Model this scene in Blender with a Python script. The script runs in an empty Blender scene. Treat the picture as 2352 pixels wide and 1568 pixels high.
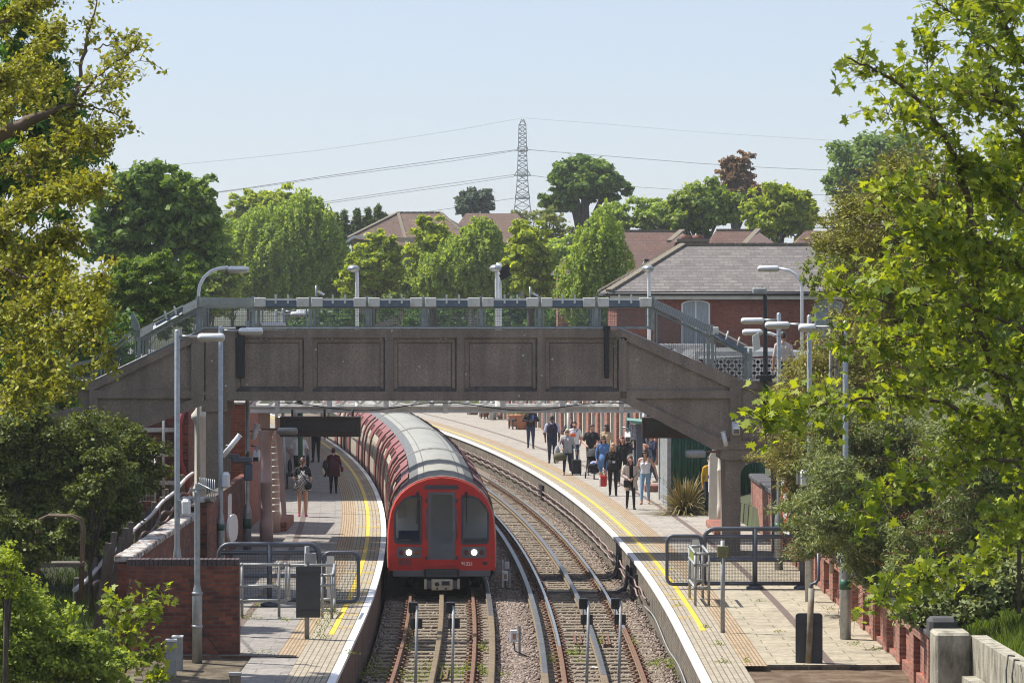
import bpy, math, random
import numpy as np
from mathutils import Vector, Matrix
random.seed(7); RNG = np.random.default_rng(11)
scene = bpy.context.scene
COL = scene.collection
# ---------------------------------------------------------------- survey
# x right, y away from the viewer, z up; z = 0 is the top of the running rails
F = 8000.0; CX = 1176.0; YH = 690.0; HC = 7.13; ZP = 0.82
def P(px, py, D):
    return Vector(((px-CX)*D/F, D, HC-(py-YH)*D/F))
def G(px, py, z=ZP):
    D = F*(HC-z)/(py-YH)
    return Vector(((px-CX)*D/F, D, z))
def cl(Y):
    return 0.12 - max(Y-67.0, 0.0)**2/1540.0
def on(Y, off, z=0.0):
    s = -max(Y-67.0, 0.0)/770.0
    n = math.sqrt(1+s*s)
    return Vector((cl(Y)+off/n, Y-s*off/n, z))
def heading(Y):
    return math.atan(max(Y-67.0, 0.0)/770.0)      # rotation about z of the track direction
TRK = 1.63; EDGE = 3.04
# ---------------------------------------------------------------- materials
def _nt(name):
    m = bpy.data.materials.new(name); m.use_nodes = True
    nt = m.node_tree; b = nt.nodes['Principled BSDF']
    return m, nt, b
def N(nt, t, **kw):
    n = nt.nodes.new(t)
    for k, v in kw.items():
        if k in n.inputs: n.inputs[k].default_value = v
        else: setattr(n, k, v)
    return n
def L(nt, a, ao, b, bi): nt.links.new(a.outputs[ao], b.inputs[bi])
def rgba(c): return (c[0], c[1], c[2], 1.0)
def mat(name, col, rough=0.6, metal=0.0, var=0.0, scale=3.0, bump=0.0, bscale=40.0, spec=0.5, col2=None, thr=None, emit=None, coat=0.0, detail=6.0, stretch=None):
    """plain paint / metal / stone with world-space mottling"""
    m, nt, b = _nt(name)
    b.inputs['Base Color'].default_value = rgba(col)
    b.inputs['Roughness'].default_value = rough
    b.inputs['Metallic'].default_value = metal
    b.inputs['Specular IOR Level'].default_value = spec
    b.inputs['Coat Weight'].default_value = coat
    geo = N(nt, 'ShaderNodeNewGeometry')
    src = (geo, 'Position')
    if stretch:
        mp = N(nt, 'ShaderNodeMapping'); mp.inputs['Scale'].default_value = stretch
        L(nt, geo, 'Position', mp, 'Vector'); src = (mp, 'Vector')
    if var > 0 or col2:
        no = N(nt, 'ShaderNodeTexNoise', Scale=scale, Detail=detail, Roughness=0.65)
        L(nt, src[0], src[1], no, 'Vector')
        rp = N(nt, 'ShaderNodeValToRGB')
        lo, hi = thr or (0.3, 0.7)
        rp.color_ramp.elements[0].position = lo; rp.color_ramp.elements[1].position = hi
        c2 = col2 or tuple(min(1, c*(1+var)) for c in col)
        c1 = col if col2 else tuple(c*(1-var) for c in col)
        rp.color_ramp.elements[0].color = rgba(c1); rp.color_ramp.elements[1].color = rgba(c2)
        L(nt, no, 'Fac', rp, 'Fac'); L(nt, rp, 'Color', b, 'Base Color')
    if bump > 0:
        nb = N(nt, 'ShaderNodeTexNoise', Scale=bscale, Detail=5.0)
        L(nt, geo, 'Position', nb, 'Vector')
        bu = N(nt, 'ShaderNodeBump', Strength=bump, Distance=0.02)
        L(nt, nb, 'Fac', bu, 'Height'); L(nt, bu, 'Normal', b, 'Normal')
    if emit:
        b.inputs['Emission Color'].default_value = rgba(emit[0]); b.inputs['Emission Strength'].default_value = emit[1]
    return m
def coords(nt, axis):
    """world position folded onto a 2-D plane: 'xz', 'yz' or 'xy'"""
    geo = N(nt, 'ShaderNodeNewGeometry'); sp = N(nt, 'ShaderNodeSeparateXYZ'); cb = N(nt, 'ShaderNodeCombineXYZ')
    L(nt, geo, 'Position', sp, 'Vector')
    if axis == 'along':                       # metres along the platform, metres across it
        uv = N(nt, 'ShaderNodeUVMap'); return uv, 'UV'
    if axis == 'wall':                        # brick on any upright face
        ad = N(nt, 'ShaderNodeMath', operation='ADD'); L(nt, sp, 'X', ad, 0); L(nt, sp, 'Y', ad, 1)
        L(nt, ad, 'Value', cb, 'X'); L(nt, sp, 'Z', cb, 'Y')
    else:
        L(nt, sp, axis[0].upper(), cb, 'X'); L(nt, sp, axis[1].upper(), cb, 'Y')
    return cb, 'Vector'
def brick(name, axis, c1, c2, mortar, bw=0.225, bh=0.075, ms=0.01, rough=0.9, dirt=(0.05, 0.045, 0.04), dirtamt=0.6, offset=0.5, bump=0.4, dscale=1.2, dlo=0.52, dhi=0.72, moss=None):
    m, nt, b = _nt(name)
    src, o = coords(nt, axis)
    br = N(nt, 'ShaderNodeTexBrick', Scale=1.0, Bias=0.0)
    br.inputs['Color1'].default_value = rgba(c1); br.inputs['Color2'].default_value = rgba(c2); br.inputs['Mortar'].default_value = rgba(mortar)
    br.inputs['Mortar Size'].default_value = ms; br.inputs['Brick Width'].default_value = bw; br.inputs['Row Height'].default_value = bh
    br.offset = offset
    L(nt, src, o, br, 'Vector')
    geo = N(nt, 'ShaderNodeNewGeometry')
    no = N(nt, 'ShaderNodeTexNoise', Scale=dscale, Detail=8.0, Roughness=0.7)
    L(nt, geo, 'Position', no, 'Vector')
    rp = N(nt, 'ShaderNodeValToRGB'); rp.color_ramp.elements[0].position = dlo; rp.color_ramp.elements[1].position = dhi
    rp.color_ramp.elements[0].color = (0, 0, 0, 1); rp.color_ramp.elements[1].color = (dirtamt,)*3+(1,)
    L(nt, no, 'Fac', rp, 'Fac')
    mx = N(nt, 'ShaderNodeMixRGB', blend_type='MIX'); mx.inputs['Color2'].default_value = rgba(dirt)
    L(nt, rp, 'Color', mx, 'Fac'); L(nt, br, 'Color', mx, 'Color1')
    n2 = N(nt, 'ShaderNodeTexNoise', Scale=9.0, Detail=4.0); L(nt, geo, 'Position', n2, 'Vector')
    hs = N(nt, 'ShaderNodeMixRGB', blend_type='OVERLAY'); hs.inputs['Fac'].default_value = 0.55
    L(nt, mx, 'Color', hs, 'Color1'); L(nt, n2, 'Fac', hs, 'Color2')
    out = hs
    if moss:
        n3 = N(nt, 'ShaderNodeTexNoise', Scale=2.3, Detail=9.0, Roughness=0.75); L(nt, geo, 'Position', n3, 'Vector')
        r3 = N(nt, 'ShaderNodeValToRGB'); r3.color_ramp.elements[0].position = moss[1]; r3.color_ramp.elements[1].position = moss[2]
        L(nt, n3, 'Fac', r3, 'Fac')
        m3 = N(nt, 'ShaderNodeMixRGB'); m3.inputs['Color2'].default_value = rgba(moss[0])
        L(nt, r3, 'Color', m3, 'Fac'); L(nt, hs, 'Color', m3, 'Color1'); out = m3
    L(nt, out, 'Color', b, 'Base Color')
    b.inputs['Roughness'].default_value = rough
    bu = N(nt, 'ShaderNodeBump', Strength=bump, Distance=0.01, invert=True)
    L(nt, br, 'Fac', bu, 'Height'); L(nt, bu, 'Normal', b, 'Normal')
    return m
def leafmat(name, c1, c2, rough=0.6, trans=0.35, tcol=None, c3=None):
    """leaf: every leaf island its own tint; light passes through"""
    m, nt, b = _nt(name)
    geo = N(nt, 'ShaderNodeNewGeometry')
    rp = N(nt, 'ShaderNodeValToRGB')
    rp.color_ramp.elements[0].color = rgba(c1); rp.color_ramp.elements[1].color = rgba(c2)
    if c3:
        e = rp.color_ramp.elements.new(0.93); e.color = rgba(c2); rp.color_ramp.elements[-1].color = rgba(c3)
    L(nt, geo, 'Random Per Island', rp, 'Fac')
    L(nt, rp, 'Color', b, 'Base Color'); b.inputs['Roughness'].default_value = rough
    b.inputs['Specular IOR Level'].default_value = 0.22
    tr = N(nt, 'ShaderNodeBsdfTranslucent')
    tc = N(nt, 'ShaderNodeMixRGB', blend_type='MULTIPLY'); tc.inputs['Fac'].default_value = 1.0
    tc.inputs['Color2'].default_value = rgba(tcol or (1.6, 1.5, 0.5))
    L(nt, rp, 'Color', tc, 'Color1'); L(nt, tc, 'Color', tr, 'Color')
    mx = N(nt, 'ShaderNodeMixShader'); mx.inputs[0].default_value = trans
    L(nt, b, 0, mx, 1); L(nt, tr, 0, mx, 2)
    out = [n for n in nt.nodes if n.type == 'OUTPUT_MATERIAL'][0]
    L(nt, mx, 0, out, 'Surface')
    return m
# ---------------------------------------------------------------- meshes
def fastmesh(name, V, faces_flat, loop_tot, mats=None, mat_idx=None, smooth=False, uv=None):
    me = bpy.data.meshes.new(name)
    V = np.asarray(V, dtype=np.float32); faces_flat = np.asarray(faces_flat, dtype=np.int32); loop_tot = np.asarray(loop_tot, dtype=np.int32)
    me.vertices.add(len(V)); me.vertices.foreach_set('co', V.ravel())
    me.loops.add(len(faces_flat)); me.loops.foreach_set('vertex_index', faces_flat)
    me.polygons.add(len(loop_tot))
    st = np.zeros(len(loop_tot), dtype=np.int32); st[1:] = np.cumsum(loop_tot)[:-1]
    me.polygons.foreach_set('loop_start', st); me.polygons.foreach_set('loop_total', loop_tot)
    if mat_idx is not None: me.polygons.foreach_set('material_index', np.asarray(mat_idx, dtype=np.int32))
    if smooth is True: me.polygons.foreach_set('use_smooth', np.ones(len(loop_tot), dtype=bool))
    elif smooth is not False: me.polygons.foreach_set('use_smooth', np.asarray(smooth, dtype=bool))
    if uv is not None:
        l = me.uv_layers.new(name='UVMap'); l.data.foreach_set('uv', np.asarray(uv, dtype=np.float32).ravel())
    for m in (mats or []): me.materials.append(m)
    me.update(calc_edges=True); me.validate()
    return me
def wloc(o):
    v = Vector((0, 0, 0))
    while o is not None: v += o.location; o = o.parent
    return v
def link(name, me, parent=None, loc=None):
    o = bpy.data.objects.new(name, me); COL.objects.link(o)
    if parent is not None: o.parent = parent
    if loc is not None: o.location = loc
    return o
def tag(o, label=None, cat=None, group=None, kind=None):
    if label: o['label'] = label
    if cat: o['category'] = cat
    if group: o['group'] = group
    if kind: o['kind'] = kind
    return o
def thing(name, label, cat, loc, group=None):
    o = link(name, None, None, Vector(loc)); o.empty_display_size = 0.3
    return tag(o, label, cat, group)
class MB:
    """collects shapes given in world coordinates, builds ONE mesh object"""
    def __init__(s): s.v = []; s.f = []; s.m = []; s.sm = []; s.uv = []
    def add(s, V, Fs, m=0, sm=False):
        o = len(s.v); s.v.extend([tuple(p) for p in V])
        for f in Fs: s.f.append([i+o for i in f]); s.m.append(m); s.sm.append(sm)
        return s
    def box(s, c, size, rz=0.0, m=0, R=None, bev=0.0):
        x, y, z = size[0]/2, size[1]/2, size[2]/2
        M = R if R is not None else Matrix.Rotation(rz, 3, 'Z'); c = Vector(c)
        if bev > 0:
            b = min(bev, x*0.45, y*0.45, z*0.45)
            # chamfered box: three axis slabs' corner points
            pts = []; idx = {}
            for sx in (-1, 1):
                for sy in (-1, 1):
                    for sz in (-1, 1):
                        for k in range(3):
                            p = [sx*x, sy*y, sz*z]
                            for a in range(3):
                                if a != k: p[a] -= (sx, sy, sz)[a]*b
                            idx[(sx, sy, sz, k)] = len(pts); pts.append(c+M@Vector(p))
            Fs = []
            for k in range(3):
                a, b2 = [(1, 2), (2, 0), (0, 1)][k]
                for sg in (-1, 1):
                    q = []
                    for (u, w) in ((-1, -1), (1, -1), (1, 1), (-1, 1)):
                        t = [0, 0, 0]; t[k] = sg; t[a] = u; t[b2] = w
                        q.append(idx[(t[0], t[1], t[2], k)])
                    Fs.append(q if sg > 0 else q[::-1])
            for k in range(3):
                a, b2 = [(1, 2), (2, 0), (0, 1)][k]
                for u in (-1, 1):
                    for w in (-1, 1):
                        t0 = [0, 0, 0]; t0[a] = u; t0[b2] = w
                        lo = list(t0); hi = list(t0); lo[k] = -1; hi[k] = 1
                        q = [idx[tuple(lo)+(a,)], idx[tuple(hi)+(a,)], idx[tuple(hi)+(b2,)], idx[tuple(lo)+(b2,)]]
                        Fs.append(q if u*w < 0 else q[::-1])
            for sx in (-1, 1):
                for sy in (-1, 1):
                    for sz in (-1, 1):
                        q = [idx[(sx, sy, sz, 0)], idx[(sx, sy, sz, 1)], idx[(sx, sy, sz, 2)]]
                        Fs.append(q if sx*sy*sz > 0 else q[::-1])
            return s.add(pts, Fs, m)
        V = [c+M@Vector((a*x, b*y, d*z)) for a, b, d in ((-1,-1,-1),(1,-1,-1),(1,1,-1),(-1,1,-1),(-1,-1,1),(1,-1,1),(1,1,1),(-1,1,1))]
        return s.add(V, [(3,2,1,0),(4,5,6,7),(0,1,5,4),(1,2,6,5),(2,3,7,6),(3,0,4,7)], m)
    def bx(s, x0, x1, y0, y1, z0, z1, m=0, bev=0.0):
        return s.box(((x0+x1)/2, (y0+y1)/2, (z0+z1)/2), (abs(x1-x0), abs(y1-y0), abs(z1-z0)), m=m, bev=bev)
    def tube(s, pts, r, n=8, m=0, cap=True, sm=True, sq=None):
        pts = [Vector(p) for p in pts]; rr = r if isinstance(r, (list, tuple)) else [r]*len(pts)
        o = len(s.v); up = Vector((0, 0, 1)); prev = None; V = []
        for i, p in enumerate(pts):
            d = (pts[min(i+1, len(pts)-1)]-pts[max(i-1, 0)])
            d = d.normalized() if d.length > 1e-9 else Vector((0, 0, 1))
            if prev is None:
                a = up if abs(d.z) < 0.95 else Vector((1, 0, 0)); u = d.cross(a).normalized()
            else:
                u = (prev-d*prev.dot(d)); u = u.normalized() if u.length > 1e-6 else d.orthogonal().normalized()
            prev = u; w = d.cross(u)
            for k in range(n):
                a = 2*math.pi*(k+0.5)/n; V.append(p+(u*math.cos(a)+w*math.sin(a))*rr[i])
        Fs = []
        for i in range(len(pts)-1):
            for k in range(n):
                Fs.append((i*n+k, i*n+(k+1)%n, (i+1)*n+(k+1)%n, (i+1)*n+k))
        s.add(V, Fs, m, sm)
        if cap:
            for base, rev in ((0, True), ((len(pts)-1)*n, False)):
                q = [o+base+k for k in range(n)]; s.f.append(q[::-1] if rev else q); s.m.append(m); s.sm.append(False)
        return s
    def bar(s, a, b, w, h, m=0):
        """rectangular bar a->b, w sideways, h upward"""
        a, b = Vector(a), Vector(b); d = (b-a).normalized()
        up = Vector((0, 0, 1)) if abs(d.z) < 0.95 else Vector((0, 1, 0))
        u = d.cross(up).normalized(); v = u.cross(d)
        V = [p+u*x*w/2+v*y*h/2 for p in (a, b) for x, y in ((-1,-1),(1,-1),(1,1),(-1,1))]
        return s.add(V, [(0,1,2,3),(7,6,5,4),(0,4,5,1),(1,5,6,2),(2,6,7,3),(3,7,4,0)], m)
    def prism(s, poly, d, m=0):
        """poly: world points in a plane; d: extrusion vector"""
        d = Vector(d); n = len(poly); V = [Vector(p) for p in poly]+[Vector(p)+d for p in poly]
        nrm = Vector((0, 0, 0))
        for i in range(n): nrm += V[i].cross(V[(i+1) % n])
        flip = nrm.dot(d) > 0
        Fs = [list(range(n))[::-1], list(range(n, 2*n))]+[(i, (i+1) % n, n+(i+1) % n, n+i) for i in range(n)]
        if not flip: Fs = [list(f)[::-1] for f in Fs]
        return s.add(V, Fs, m)
    def lathe(s, c, prof, n=16, m=0, sm=True, sx=1.0, sy=1.0, rz=0.0):
        c = Vector(c); V = []; Fs = []; R = Matrix.Rotation(rz, 3, 'Z')
        for (r, z) in prof:
            for k in range(n):
                a = 2*math.pi*k/n; V.append(c+R@Vector((r*math.cos(a)*sx, r*math.sin(a)*sy, z)))
        for i in range(len(prof)-1):
            for k in range(n): Fs.append((i*n+k, i*n+(k+1) % n, (i+1)*n+(k+1) % n, (i+1)*n+k))
        s.add(V, Fs, m, sm); o = len(s.v)-len(V)
        s.f.append([o+k for k in range(n)][::-1]); s.m.append(m); s.sm.append(False)
        s.f.append([o+(len(prof)-1)*n+k for k in range(n)]); s.m.append(m); s.sm.append(False)
        return s
    def ball(s, c, r, n=10, m=0, R=None):
        c = Vector(c); r = (r, r, r) if not isinstance(r, (list, tuple)) else r; V = []; Fs = []
        R = R or Matrix.Identity(3); h = max(4, n//2+1)
        for i in range(h+1):
            t = math.pi*i/h
            for k in range(n):
                a = 2*math.pi*k/n; V.append(c+R@Vector((r[0]*math.sin(t)*math.cos(a), r[1]*math.sin(t)*math.sin(a), -r[2]*math.cos(t))))
        for i in range(h):
            for k in range(n): Fs.append((i*n+k, i*n+(k+1) % n, (i+1)*n+(k+1) % n, (i+1)*n+k))
        return s.add(V, Fs, m, True)
    def quad(s, a, b, c, d, m=0): return s.add([a, b, c, d], [(0, 1, 2, 3)], m)
    def sheet(s, rows, m=0, sm=False):
        """rows of equal numbers of points -> grid"""
        n = len(rows[0]); V = [p for r in rows for p in r]
        Fs = [(i*n+k, i*n+k+1, (i+1)*n+k+1, (i+1)*n+k) for i in range(len(rows)-1) for k in range(n-1)]
        return s.add(V, Fs, m, sm)
    def build(s, name, mats, parent=None, loc=None, label=None, cat=None, group=None, kind=None, uvfn=None):
        if not isinstance(mats, (list, tuple)): mats = [mats]
        V = np.array([tuple(p) for p in s.v], dtype=np.float64)
        if parent is not None: org = wloc(parent); l = None
        else:
            if loc is None:
                lo, hi = V.min(0), V.max(0); loc = ((lo[0]+hi[0])/2, (lo[1]+hi[1])/2, lo[2])
            org = Vector(loc); l = org
        flat = [i for f in s.f for i in f]; tot = [len(f) for f in s.f]
        uv = None
        if uvfn: uv = np.array([uvfn(s.v[i]) for i in flat])
        me = fastmesh(name, V-np.array(tuple(org)), flat, tot, mats, s.m, s.sm, uv)
        o = link(name, me, parent, l)
        return tag(o, label, cat, group, kind)
def dup(o, off=(0, 0, 0), parent=None, rz=None, label=None):
    """a copy of a thing with copies of its parts and sub-parts"""
    c = o.copy(); COL.objects.link(c)
    if parent is not None: c.parent = parent
    else:
        c.location = o.location+Vector(off)
        if rz is not None: c.rotation_euler = (0, 0, rz)
    if label: c['label'] = label
    for ch in list(o.children): dup(ch, parent=c)
    return c
def arc(cx, cy, r, a0, a1, n=8):
    return [(cx+r*math.cos(math.radians(a0+(a1-a0)*i/n)), cy+r*math.sin(math.radians(a0+(a1-a0)*i/n))) for i in range(n+1)]
# ---------------------------------------------------------------- palette
M = {}
M['steel'] = mat('galvanised_steel', (0.36, 0.38, 0.39), 0.42, 0.55, var=0.22, scale=9)
M['steel_dull'] = mat('dull_galvanised_steel', (0.30, 0.31, 0.31), 0.6, 0.25, var=0.25, scale=7)
M['grey_paint'] = mat('blue_grey_paint', (0.085, 0.095, 0.12), 0.45, 0.1, var=0.15, scale=6)
M['fence_grey'] = mat('bridge_fence_grey', (0.25, 0.285, 0.275), 0.5, 0.3, var=0.3, scale=5)
M['white_box'] = mat('weathered_white_sheet', (0.62, 0.63, 0.58), 0.55, 0.0, scale=4.5, col2=(0.36, 0.34, 0.27), thr=(0.52, 0.78))
M['lamp_white'] = mat('lamp_casing', (0.72, 0.73, 0.74), 0.35, 0.1, var=0.08, scale=12)
M['lamp_glass'] = mat('lamp_diffuser', (0.42, 0.40, 0.35), 0.25, 0.0, var=0.1, scale=15)
M['black'] = mat('black_paint', (0.012, 0.012, 0.014), 0.5)
M['rubber'] = mat('black_cable', (0.018, 0.018, 0.02), 0.6)
def aggregate(name, dark, mid, light):
    """exposed-aggregate concrete: fine grit, broad patches, pale and dark run-off streaks"""
    m, nt, b = _nt(name); geo = N(nt, 'ShaderNodeNewGeometry')
    g1 = N(nt, 'ShaderNodeTexNoise', Scale=26.0, Detail=6.0, Roughness=0.8); L(nt, geo, 'Position', g1, 'Vector')
    r1 = N(nt, 'ShaderNodeValToRGB'); r1.color_ramp.elements[0].position = 0.34; r1.color_ramp.elements[1].position = 0.68
    r1.color_ramp.elements[0].color = rgba(dark); r1.color_ramp.elements[1].color = rgba(light); e = r1.color_ramp.elements.new(0.5); e.color = rgba(mid); L(nt, g1, 'Fac', r1, 'Fac')
    g2 = N(nt, 'ShaderNodeTexNoise', Scale=0.9, Detail=8.0, Roughness=0.6); L(nt, geo, 'Position', g2, 'Vector')
    mx = N(nt, 'ShaderNodeMixRGB', blend_type='OVERLAY'); mx.inputs['Fac'].default_value = 0.55; L(nt, r1, 'Color', mx, 'Color1'); L(nt, g2, 'Fac', mx, 'Color2')
    mp = N(nt, 'ShaderNodeMapping'); mp.inputs['Scale'].default_value = (3.2, 3.2, 0.22); L(nt, geo, 'Position', mp, 'Vector')
    g3 = N(nt, 'ShaderNodeTexNoise', Scale=1.0, Detail=6.0, Roughness=0.6); L(nt, mp, 'Vector', g3, 'Vector')
    r3 = N(nt, 'ShaderNodeValToRGB'); r3.color_ramp.elements[0].position = 0.36; r3.color_ramp.elements[1].position = 0.66; r3.color_ramp.elements[0].color = (0.40, 0.39, 0.40, 1); r3.color_ramp.elements[1].color = (0.58, 0.575, 0.56, 1); L(nt, g3, 'Fac', r3, 'Fac')
    m2 = N(nt, 'ShaderNodeMixRGB', blend_type='OVERLAY'); m2.inputs['Fac'].default_value = 0.8; L(nt, mx, 'Color', m2, 'Color1'); L(nt, r3, 'Color', m2, 'Color2')
    vo = N(nt, 'ShaderNodeTexVoronoi', Scale=2.6); L(nt, geo, 'Position', vo, 'Vector')
    lt = N(nt, 'ShaderNodeMath', operation='LESS_THAN'); lt.inputs[1].default_value = 0.075; L(nt, vo, 'Distance', lt, 0)
    m4 = N(nt, 'ShaderNodeMixRGB'); m4.inputs['Color2'].default_value = (0.42, 0.42, 0.38, 1); L(nt, lt, 'Value', m4, 'Fac'); L(nt, m2, 'Color', m4, 'Color1'); L(nt, m4, 'Color', b, 'Base Color')
    b.inputs['Roughness'].default_value = 0.95; b.inputs['Specular IOR Level'].default_value = 0.25
    bu = N(nt, 'ShaderNodeBump', Strength=0.6, Distance=0.015); L(nt, g1, 'Fac', bu, 'Height'); L(nt, bu, 'Normal', b, 'Normal'); return m
M['concrete_dark'] = aggregate('dark_bridge_concrete', (0.163, 0.135, 0.112), (0.222, 0.185, 0.152), (0.305, 0.258, 0.212))
M['concrete_panel'] = aggregate('aggregate_bridge_panel', (0.172, 0.142, 0.117), (0.247, 0.205, 0.168), (0.355, 0.30, 0.246))
M['soot_and_shade'] = mat('soot_and_painted_shade', (0.06, 0.052, 0.047), 0.95, 0, scale=5, col2=(0.15, 0.125, 0.105), thr=(0.45, 0.75))  # dirt on the panel ledges; also painted shade along the panel edges
M['concrete'] = mat('pale_concrete', (0.13, 0.118, 0.088), 0.92, 0.0, scale=3.5, col2=(0.40, 0.37, 0.29), thr=(0.33, 0.62), bump=0.6, bscale=30, detail=12, stretch=(1.3, 1.3, 0.5))
M['brick_near'] = brick('red_brick', 'wall', (0.30, 0.085, 0.045), (0.12, 0.032, 0.026), (0.13, 0.10, 0.08), dirt=(0.028, 0.022, 0.02), dirtamt=0.85, dscale=1.9, dlo=0.46, dhi=0.74)
M['brick_right'] = brick('warm_red_brick', 'wall', (0.40, 0.145, 0.09), (0.22, 0.07, 0.05), (0.28, 0.21, 0.165), dirt=(0.07, 0.055, 0.045), dirtamt=0.75, dscale=1.7, dlo=0.48, dhi=0.75)
M['brick_house'] = brick('orange_red_brick', 'wall', (0.30, 0.075, 0.038), (0.22, 0.05, 0.028), (0.20, 0.13, 0.10), dirt=(0.08, 0.035, 0.025), dirtamt=0.5, bw=0.24, bh=0.08)
M['brick_plat'] = brick('sooty_platform_brick', 'wall', (0.20, 0.165, 0.12), (0.12, 0.09, 0.065), (0.24, 0.21, 0.16), dirt=(0.028, 0.024, 0.02), dirtamt=0.85, dscale=2.2, dlo=0.42, dhi=0.68, bw=0.23, bh=0.08, ms=0.012)
M['brick_platl'] = brick('left_platform_brick', 'wall', (0.20, 0.11, 0.08), (0.13, 0.07, 0.05), (0.17, 0.13, 0.1), dirt=(0.03, 0.025, 0.02), dirtamt=0.7)  # redder brick for the left platform face
M['rust'] = mat('rusty_rail', (0.12, 0.055, 0.033), 0.85, 0.1, scale=6, col2=(0.21, 0.112, 0.072), thr=(0.3, 0.7), bump=0.3)
M['rail_side'] = mat('dusty_rail_web', (0.17, 0.125, 0.075), 0.85, 0.1, var=0.3, scale=5)
M['rail_top'] = mat('polished_rail_head', (0.55, 0.56, 0.58), 0.22, 0.9, var=0.1, scale=20)
M['conductor_top'] = mat('conductor_rail_head', (0.16, 0.165, 0.17), 0.4, 0.6, var=0.3, scale=4)
M['sleeper'] = mat('weathered_sleeper', (0.13, 0.102, 0.070), 0.95, 0.0, scale=5, col2=(0.28, 0.235, 0.17), thr=(0.3, 0.7), bump=0.5, bscale=30, stretch=(0.6, 6, 6))
M['stone'] = None
M['white_line'] = mat('white_edge_paint', (0.80, 0.80, 0.78), 0.6, var=0.06, scale=8, col2=(0.62, 0.61, 0.58), thr=(0.60, 0.72))
M['yellow_line'] = mat('yellow_line_paint', (0.66, 0.45, 0.04), 0.65, var=0.2, scale=9)
M['yellow_worn'] = mat('worn_yellow_paint', (0.60, 0.40, 0.06), 0.7, var=0.25, scale=14)
M['skin'] = mat('skin', (0.52, 0.29, 0.20), 0.5, var=0.06, scale=8)
M['skin_dark'] = mat('dark_skin', (0.10, 0.05, 0.03), 0.5, var=0.06, scale=8)
M['glass_dark'] = mat('dark_glass', (0.03, 0.035, 0.045), 0.06, 0.0, spec=0.9)
M['wood_old'] = mat('old_grey_timber', (0.085, 0.07, 0.055), 0.9, 0, scale=4, col2=(0.20, 0.17, 0.14), thr=(0.3, 0.75), bump=0.5, stretch=(4, 4, 0.6))
M['bark'] = mat('bark', (0.055, 0.042, 0.032), 0.95, 0, scale=6, col2=(0.13, 0.105, 0.08), thr=(0.3, 0.7), bump=0.6, bscale=18)
M['twig'] = mat('twig_bark', (0.11, 0.07, 0.045), 0.85, 0, var=0.3, scale=6)
M['cream'] = mat('cream_ironwork', (0.60, 0.57, 0.49), 0.5, 0, var=0.12, scale=3)
M['pink_iron'] = mat('pale_pink_ironwork', (0.58, 0.40, 0.36), 0.5, 0, var=0.12, scale=3)
M['lattice_white'] = mat('white_ironwork', (0.78, 0.76, 0.71), 0.5, 0, var=0.16, scale=4)
M['green_band'] = mat('green_band_paint', (0.02, 0.09, 0.05), 0.5)
# ================================================================ light, sky, camera
SUNV = Vector((-0.62, 0.26, 1.0)).normalized()            # towards the sun: high, to the left and a little beyond
EL = math.asin(SUNV.z); AZ = math.atan2(SUNV.x, SUNV.y)
w = bpy.data.worlds.new("World"); scene.world = w; w.use_nodes = True
wn = w.node_tree; bg = wn.nodes['Background']
sky = N(wn, 'ShaderNodeTexSky'); sky.sky_type = 'NISHITA'; sky.sun_disc = False
sky.sun_elevation = EL; sky.sun_rotation = AZ; sky.altitude = 60; sky.air_density = 1.0; sky.dust_density = 0.6; sky.ozone_density = 1.5
tint = N(wn, 'ShaderNodeMixRGB', blend_type='MULTIPLY'); tint.inputs['Fac'].default_value = 1.0
tint.inputs['Color2'].default_value = (0.80, 0.86, 1.0, 1)
hz = N(wn, 'ShaderNodeMixRGB'); hz.inputs['Fac'].default_value = 0.62; hz.inputs['Color2'].default_value = (2.72, 2.90, 3.42, 1)   # milky late-spring air
L(wn, sky, 'Color', tint, 'Color1'); L(wn, tint, 'Color', hz, 'Color1'); L(wn, hz, 'Color', bg, 'Color'); bg.inputs['Strength'].default_value = 0.12
sl = bpy.data.lights.new('sun', 'SUN'); sl.energy = 4.4; sl.angle = math.radians(0.53); sl.color = (1.0, 0.955, 0.87)
so = bpy.data.objects.new('sun', sl); COL.objects.link(so); so.location = (-60, 60, 90)
so.rotation_euler = (-SUNV).to_track_quat('-Z', 'Y').to_euler()
cam = bpy.data.cameras.new('camera'); co = bpy.data.objects.new('camera', cam); COL.objects.link(co)
co.location = (0, 0, HC); co.rotation_euler = (math.radians(90), 0, 0)
cam.sensor_width = 36.0; cam.lens = 36.0*F/2352.0; cam.shift_y = -(784.0-YH)/2352.0; cam.clip_start = 1.0; cam.clip_end = 6000
scene.camera = co
scene.view_settings.view_transform = 'Standard'; scene.view_settings.look = 'None'; scene.view_settings.gamma = 1.0
scene.view_settings.exposure = 0.75
scene.cycles.max_bounces = 6; scene.cycles.diffuse_bounces = 3; scene.cycles.glossy_bounces = 3
scene.cycles.transmission_bounces = 4; scene.cycles.transparent_max_bounces = 12; scene.cycles.caustics_reflective = False
scene.cycles.caustics_refractive = False; scene.cycles.sample_clamp_indirect = 4.0; scene.cycles.sample_clamp_direct = 12.0; scene.cycles.filter_width = 1.1
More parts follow.
